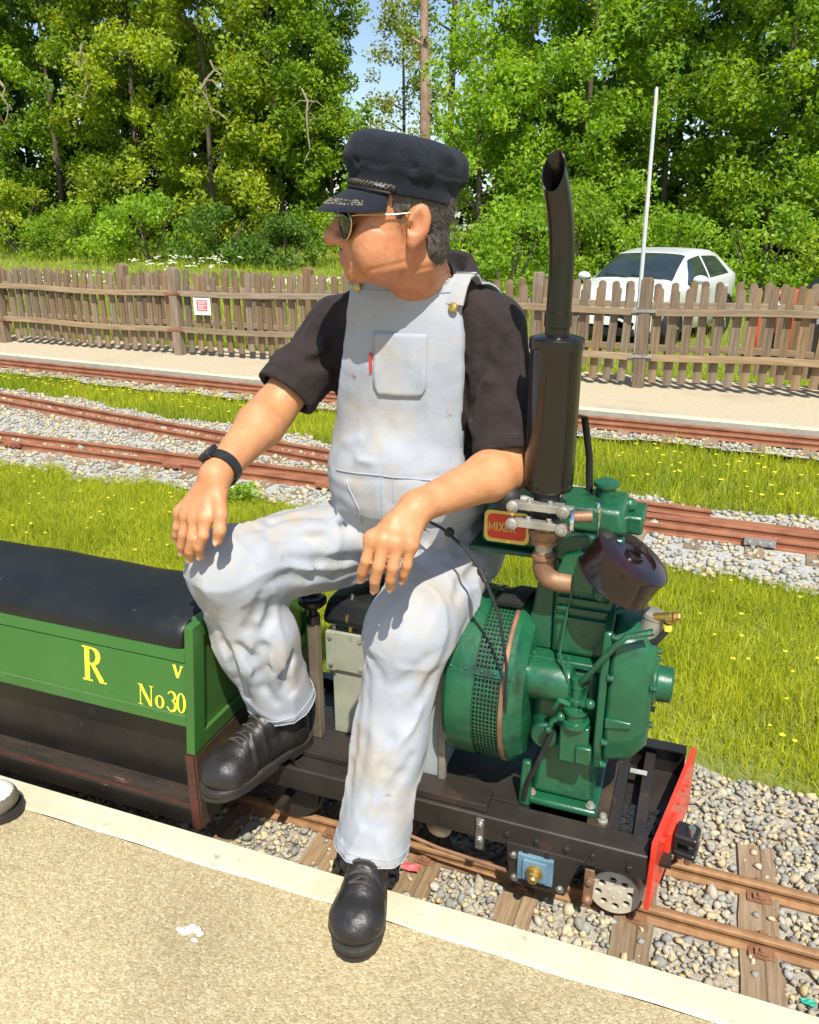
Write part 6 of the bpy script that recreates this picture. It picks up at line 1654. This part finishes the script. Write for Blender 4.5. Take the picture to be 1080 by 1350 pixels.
seam([(-.60, .845), (-.598, .78), (-.595, .70)], .0016); seam([(-.575, .845), (-.573, .79)], .0012)
seam([(-.72, .832), (-.66, .838), (-.60, .842), (-.54, .840), (-.47, .834)], .0018)
seam([(-.69, .822), (-.655, .76), (-.66, .72)], .0014)
mb = MB(); mb.bb(-.6385, -.6335, 0, .003, 1.045, 1.085)
pv = on_cloth(-.636, 1.065, 1.3, .002); 
mb.v = [v + Vector((0, pv.y - .003, 0)) for v in mb.v]; mb.build('pocket_tab', M('red_tab', (.5, .03, .03), (.55, .05, .04), 30, .6), DUNG)
# shoulder straps with brass buttons
def strap(sx, top_x, name):
    fn2 = lambda Q: np.minimum(shirt_sdf(Q), dung_sdf(Q))
    T = np.linspace(0, 1, 15)
    Q = np.stack([sx + (top_x - sx) * T, 1.515 + .20 * T, np.full(15, 1.42)], 1)
    for _ in range(60):
        dd = fn2(Q) - .003; m = (dd > .0005) & (Q[:, 2] > 1.0)
        if not m.any(): break
        Q[m, 2] -= dd[m] * .75
    path = [Vector(q) for q in Q if q[2] > 1.12]
    mb = MB(); rings = []
    for i, q in enumerate(path):
        t = (path[min(i + 1, len(path) - 1)] - path[max(i - 1, 0)]).normalized(); w = Vector((1, -.05, 0)); w = (w - t * w.dot(t)).normalized(); n_ = t.cross(w)
        if n_.z < 0: n_ = -n_
        rings.append([q - w * .019, q - w * .0185 + n_ * .004, q + w * .0185 + n_ * .004, q + w * .019])
    mb.ring_loft(rings); o = mb.build(name, MAT['denim'], DUNG, angle=60)
    b = path[0]
    MB().lathe([(.0095, 0), (.0095, .002), (.007, .005), (.002, .006)], b + Vector((0, -.006, -.004)), (0, -1, .35), 18).build('brass_button', MAT['brass'], o)
    k = path[3]; MB().bb(k.x - .021, k.x + .021, k.y - .006, k.y + .006, k.z + .002, k.z + .007).build('strap_buckle', MAT['steel'], o, bevel=.001)
strap(-.474, -.425, 'strap'); strap(-.676, -.725, 'strap')

# ---- boots
def boot(toe, heel, zs, label):
    toe = A3(*toe, zs); heel = A3(*heel, zs); fx = (toe - heel); L_ = np.linalg.norm(fx); fx /= L_; fy = np.cross([0, 0, 1], fx)
    Bb = np.stack([fx, fy, A3(0, 0, 1)]); sc = L_ / .30
    def loc(P): return (P - heel) @ Bb.T / sc
    def W(p): return Vector(heel + sc * (np.asarray(p, float) @ Bb))
    def fn(P):
        q = loc(P)
        d = smin(rcone(q, (.245, -.013, .046), (.245, .015, .046), .038, .038), ell(q, (.235, 0, .045), (.066, .052, .040)), .02)
        d = smin(d, rcone(q, (.055, 0, .060), (.205, 0, .048), .040, .044), .02)
        d = smin(d, rcone(q, (.060, 0, .055), (.058, 0, .175), .041, .047), .03)
        d = smin(d, rcone(q, (.19, 0, .075), (.085, 0, .135), .030, .036), .025)
        d = d - .0022 * np.clip(np.sin(q[:, 0] * 210 + 2 * vnoise(q * 30, 2)), 0, 1) * smooth01(.12, .16, q[:, 0]) * (1 - smooth01(.19, .215, q[:, 0])) * (q[:, 2] > .05)
        d = d - .0016 * vnoise(q * 55, 9)
        cap = np.abs(q[:, 0] - .205 + .25 * (q[:, 2] - .05)); d = d + .0016 * (1 - smooth01(.0008, .0035, cap)) * (q[:, 2] > .03)      # toe-cap seam
        ctr = np.abs(q[:, 0] - .07 - .35 * (q[:, 2] - .05)); d = d + .0014 * (1 - smooth01(.0008, .003, ctr)) * (q[:, 2] < .11)
        d = smax(d, .022 - q[:, 2], .004)
        d = np.maximum(d, q[:, 2] - .178)
        return d * sc
    c = (toe + heel) / 2
    o = sdf_obj(label, fn, c - A3(.20, .20, .03), c + A3(.20, .20, .22), .0032, MAT['boot'], PERSON, relax=1)
    # sole with heel block and welt
    xt = [-.010, -.004, .008, .03, .08, .13, .18, .22, .255, .28, .296, .304, .307]; yt = [.0, .016, .028, .037, .039, .040, .048, .053, .051, .043, .030, .016, 0]
    out = [(x, y) for x, y in zip(xt, yt)] + [(x, -y) for x, y in list(zip(xt, yt))[-2:0:-1]]
    mb = MB()
    mb.ring_loft([[W((x, y, z)) for x, y in [(p[0] * s + .148 * (1 - s), p[1] * s) for p in out]] for z, s in ((.008, .975), (.010, .99), (.020, 1.0), (.024, .995), (.026, .96))])
    sl = mb.build('sole', MAT['sole'], o, angle=50)
    mb = MB(); ho = [p for p in out]
    mb.ring_loft([[W((min(x, .085 + abs(y) * .05), y * .99, z)) for x, y in out] for z in (.0, .010)]); mb.build('heel_block', MAT['sole'], sl, angle=50)
    mb = MB(); mb.ring_loft([[W((max(x, .125), y * .98, z)) for x, y in out] for z in (.0, .0095)]); mb.build('tread', MAT['sole'], sl, angle=50)
    mb = MB()
    for k in range(6):
        x = .212 - .019 * k; z = .078 + .0085 * k + .006 * max(0, k - 3); w = .022
        ys_ = np.array([-w, -w * .5, 0, w * .5, w]); Q = np.array([W((x, y_, z + .06)) for y_ in ys_])
        for _ in range(30):
            dd = fn(Q); m_ = dd > .001
            if not m_.any(): break
            Q[m_, 2] -= np.maximum(dd[m_], .0008) * .7
        mb.tube([Vector(q) + Vector((0, 0, .0018)) for q in Q], .0028, 6)
        if k < 5: mb.tube([Vector(Q[0]) + Vector((0, 0, .003)), Vector(Q[2]) + Vector((0, 0, .006)) + Vector(fx) * -.009, Vector(Q[4]) + Vector((0, 0, .003)) + Vector(fx) * -.018], .0024, 6)
    mb.build('laces', M('dusty_laces', (.035, .03, .026), (.07, .06, .05), 60, .8), o)
    return o
boot((-.505, 1.035), (-.568, 1.328), .001, 'boot')
boot((-.928, 1.200), (-.822, 1.480), .128, 'boot')

# ---- cap
def cap_tilt(p):       # tipped back on the head
    a = R(7); x, y, z = p; return (x * math.cos(a) - (z - .05) * math.sin(a) - .004, y, x * math.sin(a) + (z - .05) * math.cos(a) + .052)
def CW(p): return HW(cap_tilt(p))
def cap_sdf(P):
    q = HL(P); a = R(-7); x = q[:, 0] + .004; z = q[:, 2] - .052
    X_ = x * math.cos(a) - z * math.sin(a); Z_ = x * math.sin(a) + z * math.cos(a) + .05
    q = np.stack([X_, q[:, 1], Z_], 1)
    rr_ = np.sqrt((q[:, 0] - .002) ** 2 / 1.15 + q[:, 1] ** 2)          # elliptical radius
    band = np.maximum(rr_ - .0890, np.abs(q[:, 2] - .052) - .016)
    zc = .098 + .10 * (q[:, 0] + .01) * .35
    t = (q[:, 2] - zc) / .037
    cr = (np.abs(np.clip(rr_, 0, None) / .0985) ** 3.2 + np.abs(t) ** 3.2 + 1e-9) ** (1 / 3.2) - 1
    cr = cr * .040
    d = smin(band, cr, .016)
    ang = np.arctan2(q[:, 1], q[:, 0] - .002)
    d = d - .0028 * np.clip(np.sin(ang * 5 + 2 * vnoise(q * 24, 3)), 0, 1) * (1 - smooth01(.085, .12, q[:, 2])) * (q[:, 2] > .066) - .0018 * vnoise(q * 34, 17)
    d = d + .0012 * (1 - smooth01(.0006, .0026, np.abs(np.abs(q[:, 2] - zc) * 0 + np.abs(rr_ - .098)))) * (q[:, 2] > .12)
    d = d + .0014 * (1 - smooth01(.0006, .0028, np.abs(q[:, 0] + .012))) * (q[:, 2] > .066) * (q[:, 2] < .135)
    return d * HS
CAP = sdf_obj('cap', cap_sdf, HC - A3(.19, .19, .02), HC + A3(.19, .19, .20), .0026, MAT['capcloth'], PERSON, relax=1)
V = []; n, m = 30, 8
vis_pts = {}
for side in (0, 1):
    for i in range(n + 1):
        a = R(-62 + 124 * i / n)
        for j in range(m + 1):
            t = j / m; rad = .1000 + .054 * t * max(0, math.cos(a * 1.42)) ** .7
            x = -.010 + rad * 1.02 * math.cos(a); y = rad * .885 * math.sin(a); z = .0395 - .044 * t ** 1.2 * math.cos(a * .9) - .006 * (1 - math.cos(a))
            V.append(CW((x, y, z - (.0035 if side else 0))))
            if not side: vis_pts[(i, j)] = (x, y, z)
W_ = (n + 1) * (m + 1); F = []
for i in range(n):
    for j in range(m):
        a = i * (m + 1) + j; q = (a, a + 1, a + m + 2, a + m + 1); F.append(q); F.append(tuple(W_ + k for k in reversed(q)))
for i in range(n):
    a = i * (m + 1) + m; b = a + m + 1; F.append((a, W_ + a, W_ + b, b)); a = i * (m + 1); b = a + m + 1; F.append((b, W_ + b, W_ + a, a))
mb = MB(); mb._add(V, F); vz = mb.build('visor', MAT['capcloth'], CAP, angle=60)
mb = MB()
for k in range(230):
    fi_ = rng.uniform(3, n - 4); i_ = int(fi_); fr2 = fi_ - i_; tt = rng.choice([.62, .70, .78]) + rng.normal(0, .012)
    jj = tt * m; j_ = int(jj); fj = jj - j_
    g = lambda a, b: np.array(vis_pts[(a, b)])
    p = (g(i_, j_) * (1 - fr2) + g(i_ + 1, j_) * fr2) * (1 - fj) + (g(i_, j_ + 1) * (1 - fr2) + g(i_ + 1, j_ + 1) * fr2) * fj
    mb.sphere(CW((p[0], p[1], p[2] + .0005)), rng.uniform(.0010, .0022), 6, 4)
tag(mb.build('visor_embroidery', M('dull_gold_thread', (.10, .09, .065), (.26, .24, .18), 200, .6), vz), kind='stuff')
mb = MB()
for ph in (0, math.pi):
    pts = []
    for i in range(161):
        a = R(-66 + 132 * i / 160); rad = .1045; tw = i * .55 + ph
        pts.append(CW((-.010 + (rad + .0022 * math.cos(tw)) * 1.02 * math.cos(a), (rad + .0022 * math.cos(tw)) * .885 * math.sin(a), .0505 + .0030 * math.sin(tw) - .004 * abs(math.sin(a)))))
    mb.tube(pts, .0026, 6)
mb.build('braid', MAT['capcord'], CAP)
mb = MB()
pts = [CW((-.010 + .1045 * 1.02 * math.cos(R(a)), .1045 * .885 * math.sin(R(a)), .042 - .004 * abs(math.sin(R(a))))) for a in range(-66, 67, 4)]; mb.tube(pts, .0028, 6)
mb.build('braid', MAT['matblack'], CAP)
for s in (-1, 1):
    MB().sphere(CW((-.010 + .1075 * math.cos(R(66)), s * .0865, .046)), .0062, 12, 8).build('cap_button', MAT['matblack'], CAP)
    MB().tube([CW((-.010 + .108 * math.cos(R(48)), s * .0715, .049)), CW((-.010 + .108 * math.cos(R(58)), s * .081, .047))], .0022, 8).build('braid_slide', MAT['chrome'], CAP)

# ---- sunglasses
SG = None
mb = MB(); lens_c = []
def lens_outline(s, k=1.0, n=26):
    pts = []
    for i in range(n):
        a = 2 * math.pi * i / n; ca, sa = math.cos(a), math.sin(a)
        yy_ = .0285 * ca * (1 - .10 * (sa < 0) * abs(sa)); zz = .0265 * sa * (1.15 if sa < 0 else .80)
        y = s * .0365 + yy_ * k * 1.0; z = -.0015 + zz * k
        x = .1125 - .9 * max(0, abs(y) - .012) ** 1.5 * 1.5 + .12 * (z) * .9
        pts.append((x, y, z))
    return pts
rims = []
for s in (-1, 1):
    P1 = lens_outline(s)
    mb.tube([HW(p) for p in P1] + [HW(P1[0])], .0012, 8)
mb.tube([HW((.1165, .010, .010)), HW((.1195, 0, .012)), HW((.1165, -.010, .010))], .0011, 8); mb.tube([HW((.1120, .014, .001)), HW((.1195, 0, .004)), HW((.1120, -.014, .001))], .0010, 8)
SG = mb.build('sunglasses', MAT['goldwire'], PERSON)
for s in (-1, 1):
    P1 = lens_outline(s, .99); c = np.mean(np.array(P1), 0) + A3(.003, 0, 0)
    mb = MB(); ring = [HW(p) for p in P1]; mid_ = [HW(np.array(p) * .5 + c * .5 + A3(.0008, 0, 0)) for p in P1]
    mb.ring_loft([ring, mid_], False, True); o = mb.build('lens', MAT['lens'], SG, angle=180)
    so = o.modifiers.new('solid', 'SOLIDIFY'); so.thickness = .0016
    a = lens_outline(s)[0 if s > 0 else 13]
    MB().tube([HW((a[0], a[1], .008)), HW((a[0] - .010, a[1] + s * .008, .010)), HW((.03, s * .079, .012)), HW((-.005, s * .082, .016)), HW((-.024, s * .080, .008)), HW((-.032, s * .078, -.010))], [.0013, .0013, .0012, .0016, .0018, .0018], 8).build('temple', MAT['goldwire'], SG)

# ---- wristwatch on his right wrist
wax = (RWR - ER) / np.linalg.norm(RWR - ER); wc_ = ER + (RWR - ER) * .90
wo = A3(-.55, -.4, .75); wo -= wax * (wo @ wax); wo /= np.linalg.norm(wo); ws = np.cross(wax, wo)
mb = MB(); rings = []
for i in range(33):
    a = 2 * math.pi * i / 32; d = wo * math.cos(a) + ws * math.sin(a); c = wc_ + d * .0355; w = .010
    rings.append([Vector(c - wax * w), Vector(c - wax * w + d * .0035), Vector(c + wax * w + d * .0035), Vector(c + wax * w)])
mb.ring_loft(rings, False, False); WT = mb.build('wristwatch', MAT['watch'], PERSON, angle=50)
rw = Matrix((Vector(wax), Vector(ws), Vector(wo))).transposed()
MB().box(Vector(wc_ + wo * .0405), (.034, .032, .011), rw).build('watch_case', MAT['watch'], WT, bevel=.003, seg=3)
MB().box(Vector(wc_ + wo * .0463), (.022, .022, .002), rw).build('watch_face', M('watch_glass', (.05, .06, .06), (.07, .08, .08), 20, .15), WT, bevel=.0005)
for k in (-.5, .5): MB().torus(Vector(wc_ + wax * .0 + wo * .0), Vector(wax), .0372, .0016, 32, 6, 200 + k * 80, 260 + k * 80).build('strap_keeper', MAT['watch'], WT)

# ---- a second visitor's boot tip showing at the end of the platform
# ---------------------------------------------------------------- white car parked beyond the fences
MAT['carpaint'] = M('white_car_paint', (.66, .68, .66), (.70, .72, .70), 3, .25, coat=.6, rvar=.04)
MAT['carglass'] = M('dark_car_glass', (.018, .028, .03), (.03, .042, .045), 3, .06, spec=.8, rvar=.02)
MAT['carblack'] = M('car_black_plastic', (.012, .012, .013), (.02, .02, .02), 20, .5)
MAT['lamp'] = M('headlamp_glass', (.45, .50, .52), (.62, .66, .68), 30, .08, metal=.4)
def build_car(xc, d, heading):
    cx_, cy_ = cf(xc, d); z0 = float(height(np.array(cx_), np.array(cy_)))
    fx, fy = cf(-math.sin(heading), -math.cos(heading)); fxv = Vector((fx, fy, 0)); lyv = Vector((-fy, fx, 0))
    root = thing('parked_car', (cx_, cy_, z0), 'white five door car parked on the grass beyond the picket fences', 'car')
    def W(x, y, z): return Vector((cx_, cy_, z0)) + fxv * x + lyv * y + Vector((0, 0, z))
    XS = [2.10, 2.04, 1.92, 1.60, 1.20, .92, .60, .20, -.40, -1.00, -1.55, -1.85, -2.02, -2.10]
    top = [.52, .74, .86, .95, 1.02, 1.07, 1.26, 1.46, 1.53, 1.51, 1.42, 1.24, .98, .60]
    belt = [.48, .66, .76, .84, .90, .93, .95, .97, .99, 1.02, 1.06, 1.06, .90, .56]
    w = [.60, .72, .81, .87, .895, .90, .90, .90, .90, .90, .89, .86, .80, .70]
    wt = [.40, .52, .60, .66, .69, .69, .645, .60, .60, .60, .585, .57, .56, .50]
    zb = [.34, .27, .24, .22, .22, .22, .22, .22, .22, .22, .22, .26, .32, .40]
    X = np.linspace(-2.10, 2.10, 181); xs_ = XS[::-1]
    ip = lambda a, x: np.interp(x, xs_, a[::-1])
    k = np.array([.25, .5, .25])
    def sm(a):
        q = ip(a, X)
        for _ in range(12): q = np.concatenate([[q[0]], np.convolve(q, k, 'valid'), [q[-1]]])
        return q
    T_, B_, W_, WT_, ZB = sm(top), sm(belt), sm(w), sm(wt), sm(zb)
    VV = np.concatenate([np.linspace(0, 1, 11), np.linspace(1, 2, 30)[1:], np.linspace(2, 3, 9)[1:]])
    def pt(i, v):
        if v <= 1: z = ZB[i] + (B_[i] - ZB[i]) * v; y = W_[i] * (1 - .13 * (1 - v) ** 3 - .02 * v ** 3 + .012 * math.sin(v * 9))
        elif v <= 2: t = v - 1; z = B_[i] + (T_[i] - .045 - B_[i]) * t; y0 = W_[i] * (.98 + .012 * math.sin(9)); y = y0 + (WT_[i] - y0) * t ** 1.2
        else: t = v - 2; z = T_[i] - .045 + .045 * math.sin(t * math.pi / 2); y = WT_[i] * math.cos(t * math.pi / 2) ** .85
        return y, z
    ring = [v for v in VV] + [-v for v in VV[-2::-1]]
    nV = len(ring); P = []
    for i in range(len(X)):
        for q, v in enumerate(ring):
            y, z = pt(i, abs(v)); s = 1 if q < len(VV) else -1
            P.append(W(X[i], s * y, z))
    groups = {'shell': [], 'windscreen': [], 'rear_window': [], 'fl': [], 'fr': [], 'rl': [], 'rr': []}
    for i in range(len(X) - 1):
        xm = (X[i] + X[i + 1]) / 2
        for q in range(nV - 1):
            va = (abs(ring[q]) + abs(ring[q + 1])) / 2; s = 'l' if q < len(VV) - 1 else 'r'
            f = (i * nV + q, i * nV + q + 1, (i + 1) * nV + q + 1, (i + 1) * nV + q)
            g = 'shell'
            if .22 < xm < .93 and va > 2.03: g = 'windscreen'
            elif -1.90 < xm < -1.55 and va > 2.0: g = 'rear_window'
            elif 1.10 < va < 1.86 and -.30 < xm < .72 - (va - 1.1) * .62: g = 'f' + s
            elif 1.12 < va < 1.84 and -1.38 + (va - 1.12) * .25 < xm < -.37: g = 'r' + s
            groups[g].append(f)
    def emit(name, fs, mat, parent=root, off=0):
        used = sorted({j for f in fs for j in f}); mp = {j: n_ for n_, j in enumerate(used)}
        mb = MB(); mb._add([P[j] for j in used], [tuple(mp[j] for j in f) for f in fs]); return mb.build(name, mat, parent, angle=35)
    bo = emit('body', groups['shell'], MAT['carpaint'])
    emit('windscreen', groups['windscreen'], MAT['carglass']); emit('rear_window', groups['rear_window'], MAT['carglass'])
    for g in ('fl', 'fr', 'rl', 'rr'): emit('side_window', groups[g], MAT['carglass'])
    mb = MB(); mb.ring_loft([[W(x, -.78, .26), W(x, .78, .26), W(x, .78, .32), W(x, -.78, .32)] for x in (-1.95, 1.95)]); mb.build('floor', MAT['carblack'], root)
    for x in (1.30, -1.28):
        for s in (-1, 1):
            c = W(x, s * .80, .325); ax = lyv * s
            mb = MB(); mb.lathe([(.22, .0), (.30, .01), (.325, .03), (.325, .12), (.30, .135), (.22, .125)], c, ax, 36); tr = mb.build('wheel', MAT['carblack'], root)
            mb = MB(); mb.lathe([(.22, .10), (.21, .118), (.06, .105), (.05, .12), (.0, .122)], c, ax, 30)
            for k_ in range(5):
                a = k_ * 2 * math.pi / 5; u_, w_, _ = frame_of(ax); mb.tube([c + ax * .118 + (u_ * math.cos(a) + w_ * math.sin(a)) * .04, c + ax * .122 + (u_ * math.cos(a) + w_ * math.sin(a)) * .21], .022, 6)
            mb.build('rim', MAT['cast'], tr)
            mb = MB(); pts = [W(x + .37 * math.cos(a), s * (.905), .33 + .37 * math.sin(a)) for a in np.linspace(-.15, math.pi + .15, 20)]; mb.tube(pts, .035, 6); mb.build('wheel_arch', MAT['carblack'], root)
    for s in (-1, 1):
        mb = MB(); mb.sphere((0, 0, 0), 1, 20, 12); B3 = [(.30, 0, .05), (0, .115, -.02), (0, 0, .085)]
        mb.v = [W(1.72 + v.x * .24, s * (.690 + v.y * .150 - v.x * .08), .775 - v.x * .035 + v.z * .075) for v in mb.v]; hl_ = mb.build('headlight', MAT['lamp'], root)
        mb = MB(); mb.sphere(W(1.86, s * .66, .80), .045, 14, 10); mb.build('lens', MAT['chrome'], hl_)
        mb = MB(); mb.sphere((0, 0, 0), 1, 18, 12); mb.v = [W(.58 + v.x * .075, s * 1.03 + v.y * .12, 1.055 + v.z * .072) for v in mb.v]; mi = mb.build('door_mirror', MAT['carpaint'], root)
        mb = MB(); mb.tube([W(.62, s * .86, .96), W(.60, s * .97, 1.0)], .03, 8); mb.build('mirror_arm', MAT['carblack'], mi)
        for x in (-.22, -1.22):
            mb = MB(); mb.tube([W(x - .09, s * .905, .875), W(x - .05, s * .935, .88), W(x + .05, s * .935, .88), W(x + .09, s * .905, .875)], .013, 8); mb.build('door_handle', MAT['carpaint'], root)
        mb = MB(); mb.sphere((0, 0, 0), 1, 16, 10); mb.v = [W(1.97 + v.x * .08, s * (.56 + v.y * .10), .42 + v.z * .06) for v in mb.v]; mb.build('fog_lamp', MAT['carblack'], root)
    mb = MB(); mb.ring_loft([[W(2.02, y, z0_) + fxv * .07 for (z0_) in (.48, .64)] + [W(1.98, y, z0_) for z0_ in (.64, .48)] for y in (-.46, .46)]); mb.build('grille', MAT['carblack'], root)
    mb = MB(); mb.ring_loft([[W(2.0, y, z_) + fxv * .10 for z_ in (.27, .38)] + [W(1.95, y, z_) for z_ in (.38, .27)] for y in (-.6, .6)]); mb.build('lower_intake', MAT['carblack'], root)
    mb = MB(); mb.ring_loft([[W(2.115, y, z_) for z_ in (.42, .53)] + [W(2.10, y, z_) for z_ in (.53, .42)] for y in (-.26, .26)]); mb.build('number_plate', M('plate_white', (.75, .75, .72), (.8, .8, .77), 20, .5), root)
    mb = MB(); mb.tube([W(.97, .55, 1.075), W(.90, .0, 1.12)], .012, 6); mb.build('wiper', MAT['carblack'], root)
    mb = MB(); mb.tube([W(.97, -.05, 1.085), W(.88, -.50, 1.12)], .012, 6); mb.build('wiper', MAT['carblack'], root)
    return root
build_car(4.26, 14.5, R(38))

# ---------------------------------------------------------------- red utility vehicle at the right
MAT['orange'] = M('orange_red_plastic', (.72, .07, .025), (.80, .10, .035), 4, .35, coat=.2)
def build_utv(xc, d):
    cx_, cy_ = cf(xc, d); z0 = float(height(np.array(cx_), np.array(cy_)))
    rx_, ry_ = cf(1, 0); bx_, by_ = cf(0, 1); r_ = Vector((rx_, ry_, 0)); b_ = Vector((bx_, by_, 0))
    z0 += .13
    root = thing('utility_vehicle', (cx_, cy_, z0), 'orange red utility vehicle with black windscreen and tyres parked beyond the fences', 'vehicle')
    def W(x, y, z): return Vector((cx_, cy_, z0)) + r_ * x + b_ * y + Vector((0, 0, z))
    # bonnet and tub
    mb = MB(); prof = [(.16, .34), (.13, .62), (.20, .80), (.42, .90), (.95, .96), (1.25, .78), (2.1, .76), (2.2, .34)]
    mb.ring_loft([[W(x, y, z - abs(y - .55) * .06) for x, z in prof] for y in (.16, .30, .55, .80, .94)]); mb.build('body', MAT['orange'], root, bevel=.03, seg=3)
    for y in (.02, 1.08):
        mb = MB(); pts = [W(.06, y, .10), W(.03, y, .38), W(.05, y, .62), W(.14, y, .79), W(.32, y, .87), W(.60, y, .86), (W(.78, y, .74))]; mb.tube(pts, [.035, .05, .055, .06, .06, .055, .04], 10); mb.build('fender', MAT['orange'], root, angle=60)
        mb = MB(); c = W(.42, y, .32); mb.lathe([(.14, -.10), (.27, -.11), (.32, -.07), (.32, .07), (.27, .11), (.14, .10)], c, b_, 30); ty = mb.build('wheel', MAT['carblack'], root)
        mb = MB(); mb.lathe([(.02, -.10), (.14, -.09), (.14, .09), (.02, .10)], c, b_, 20); mb.build('rim', MAT['grey'], ty)
        mb = MB(); c = W(1.75, y, .32); mb.lathe([(.14, -.10), (.27, -.11), (.32, -.07), (.32, .07), (.27, .11), (.14, .10)], c, b_, 30); mb.build('wheel', MAT['carblack'], root)
    mb = MB(); mb.ring_loft([[W(.55, y, .94), W(.62, y, .97), W(.98, y, 1.26), W(.94, y, 1.26)] for y in (.14, .96)]); mb.build('windscreen', MAT['carglass'], root)
    mb = MB(); mb.sphere((0, 0, 0), 1, 16, 12); mb.v = [W(.40 + v.x * .10, .02 + v.y * .06, 1.10 + v.z * .085) for v in mb.v]; mi = mb.build('mirror', MAT['carblack'], root)
    mb = MB(); mb.tube([W(.42, .03, 1.04), W(.46, .10, .93)], .018, 8); mb.build('mirror_arm', MAT['carblack'], mi)
    for y in (.28, .82):
        mb = MB(); mb.sphere(W(.15, y, .70), .07, 14, 10); mb.build('headlight', MAT['lamp'], root)
    mb = MB(); mb.ring_loft([[W(1.35, y, .78), W(1.75, y, .78), W(1.75, y, .88), W(1.35, y, .88)] for y in (.2, .9)]); mb.build('seat', MAT['carblack'], root, bevel=.03)
    return root
build_utv(4.98, 10.6)

# ---------------------------------------------------------------- shoes of two people standing just out of view
def shoe(toe, heel, name, label, upper, solem, cap):
    toe = A3(*toe, 0.001); heel = A3(*heel, 0.001); fx = toe - heel; L_ = np.linalg.norm(fx); fx /= L_; fy = np.cross([0, 0, 1], fx); Bb = np.stack([fx, fy, A3(0, 0, 1)]); sc = L_ / .29
    c = (toe + heel) / 2; root = thing(name, tuple(c), label, 'shoe')
    def W(p): return Vector(heel + sc * (np.asarray(p, float) @ Bb))
    def fn(P):
        q = (P - heel) @ Bb.T / sc
        d = smin(rcone(q, (.235, -.012, .040), (.235, .014, .040), .034, .034), ell(q, (.225, 0, .040), (.062, .050, .036)), .02)
        d = smin(d, rcone(q, (.055, 0, .060), (.20, 0, .045), .036, .040), .02); d = smin(d, rcone(q, (.06, 0, .06), (.055, 0, .095), .036, .038), .03)
        return smax(smax(d, .018 - q[:, 2], .004), q[:, 2] - .1, .004) * sc
    def fm(C): q = (C - heel) @ Bb.T / sc; return np.where((q[:, 0] > .235) & (q[:, 2] < .06), 1, 0)
    o = sdf_obj('upper', fn, c - A3(.2, .2, .02), c + A3(.2, .2, .14), .0045, [upper, cap], root, fm)
    xt = [-.010, -.004, .008, .03, .08, .13, .18, .22, .25, .272, .286, .293, .296]; yt = [.0, .016, .028, .035, .036, .038, .045, .050, .048, .040, .028, .015, 0]
    out = [(x, y) for x, y in zip(xt, yt)] + [(x, -y) for x, y in list(zip(xt, yt))[-2:0:-1]]
    MB().ring_loft([[W((x, y, z)) for x, y in out] for z in (0, .021)]).build('sole', solem, root, angle=50)
    return root
SHOE_W = M('white_leather', (.62, .60, .56), (.70, .68, .64), 20, .5); SHOE_D = M('olive_toe_cap', (.10, .09, .06), (.16, .14, .10), 30, .5)
shoe((-1.418, 1.135), (-1.672, 1.005), 'shoe', 'pale trainer with a dark toe cap on the platform by the wagon step', SHOE_W, MAT['sole'], SHOE_D)

shoe((-.462, .868), (-.395, .600), 'shoe', 'black shoe toe of someone standing on the platform facing the driver', MAT['boot'], MAT['sole'], MAT['boot'])
# scraps of litter between the sleepers
def scrap(c, s, col, name, label):
    r = np.random.default_rng(int(abs(c[0]) * 1000)); mb = MB(); V = []; F = []
    for j in range(4):
        for i in range(5): V.append(Vector((c[0] + (i - 2) * s * .5, c[1] + (j - 1.5) * s * .35, c[2] + abs(r.normal(0, s * .22)))))
    for j in range(3):
        for i in range(4): F.append((j * 5 + i, j * 5 + i + 1, (j + 1) * 5 + i + 1, (j + 1) * 5 + i))
    mb._add(V, F); return top_mesh(mb, name, M(label[:12], col, tuple(min(1, q * 1.2) for q in col), 40, .5), label, 'litter', smooth=False)
scrap((-.520, 1.400, -.108), .022, (.50, .10, .10), 'wrapper', 'crumpled red wrapper lying on the ballast beside the driver\'s boot')
scrap((.330, 1.345, -.108), .014, (.03, .30, .20), 'wrapper', 'small green scrap lying on the ballast ahead of the red beam')
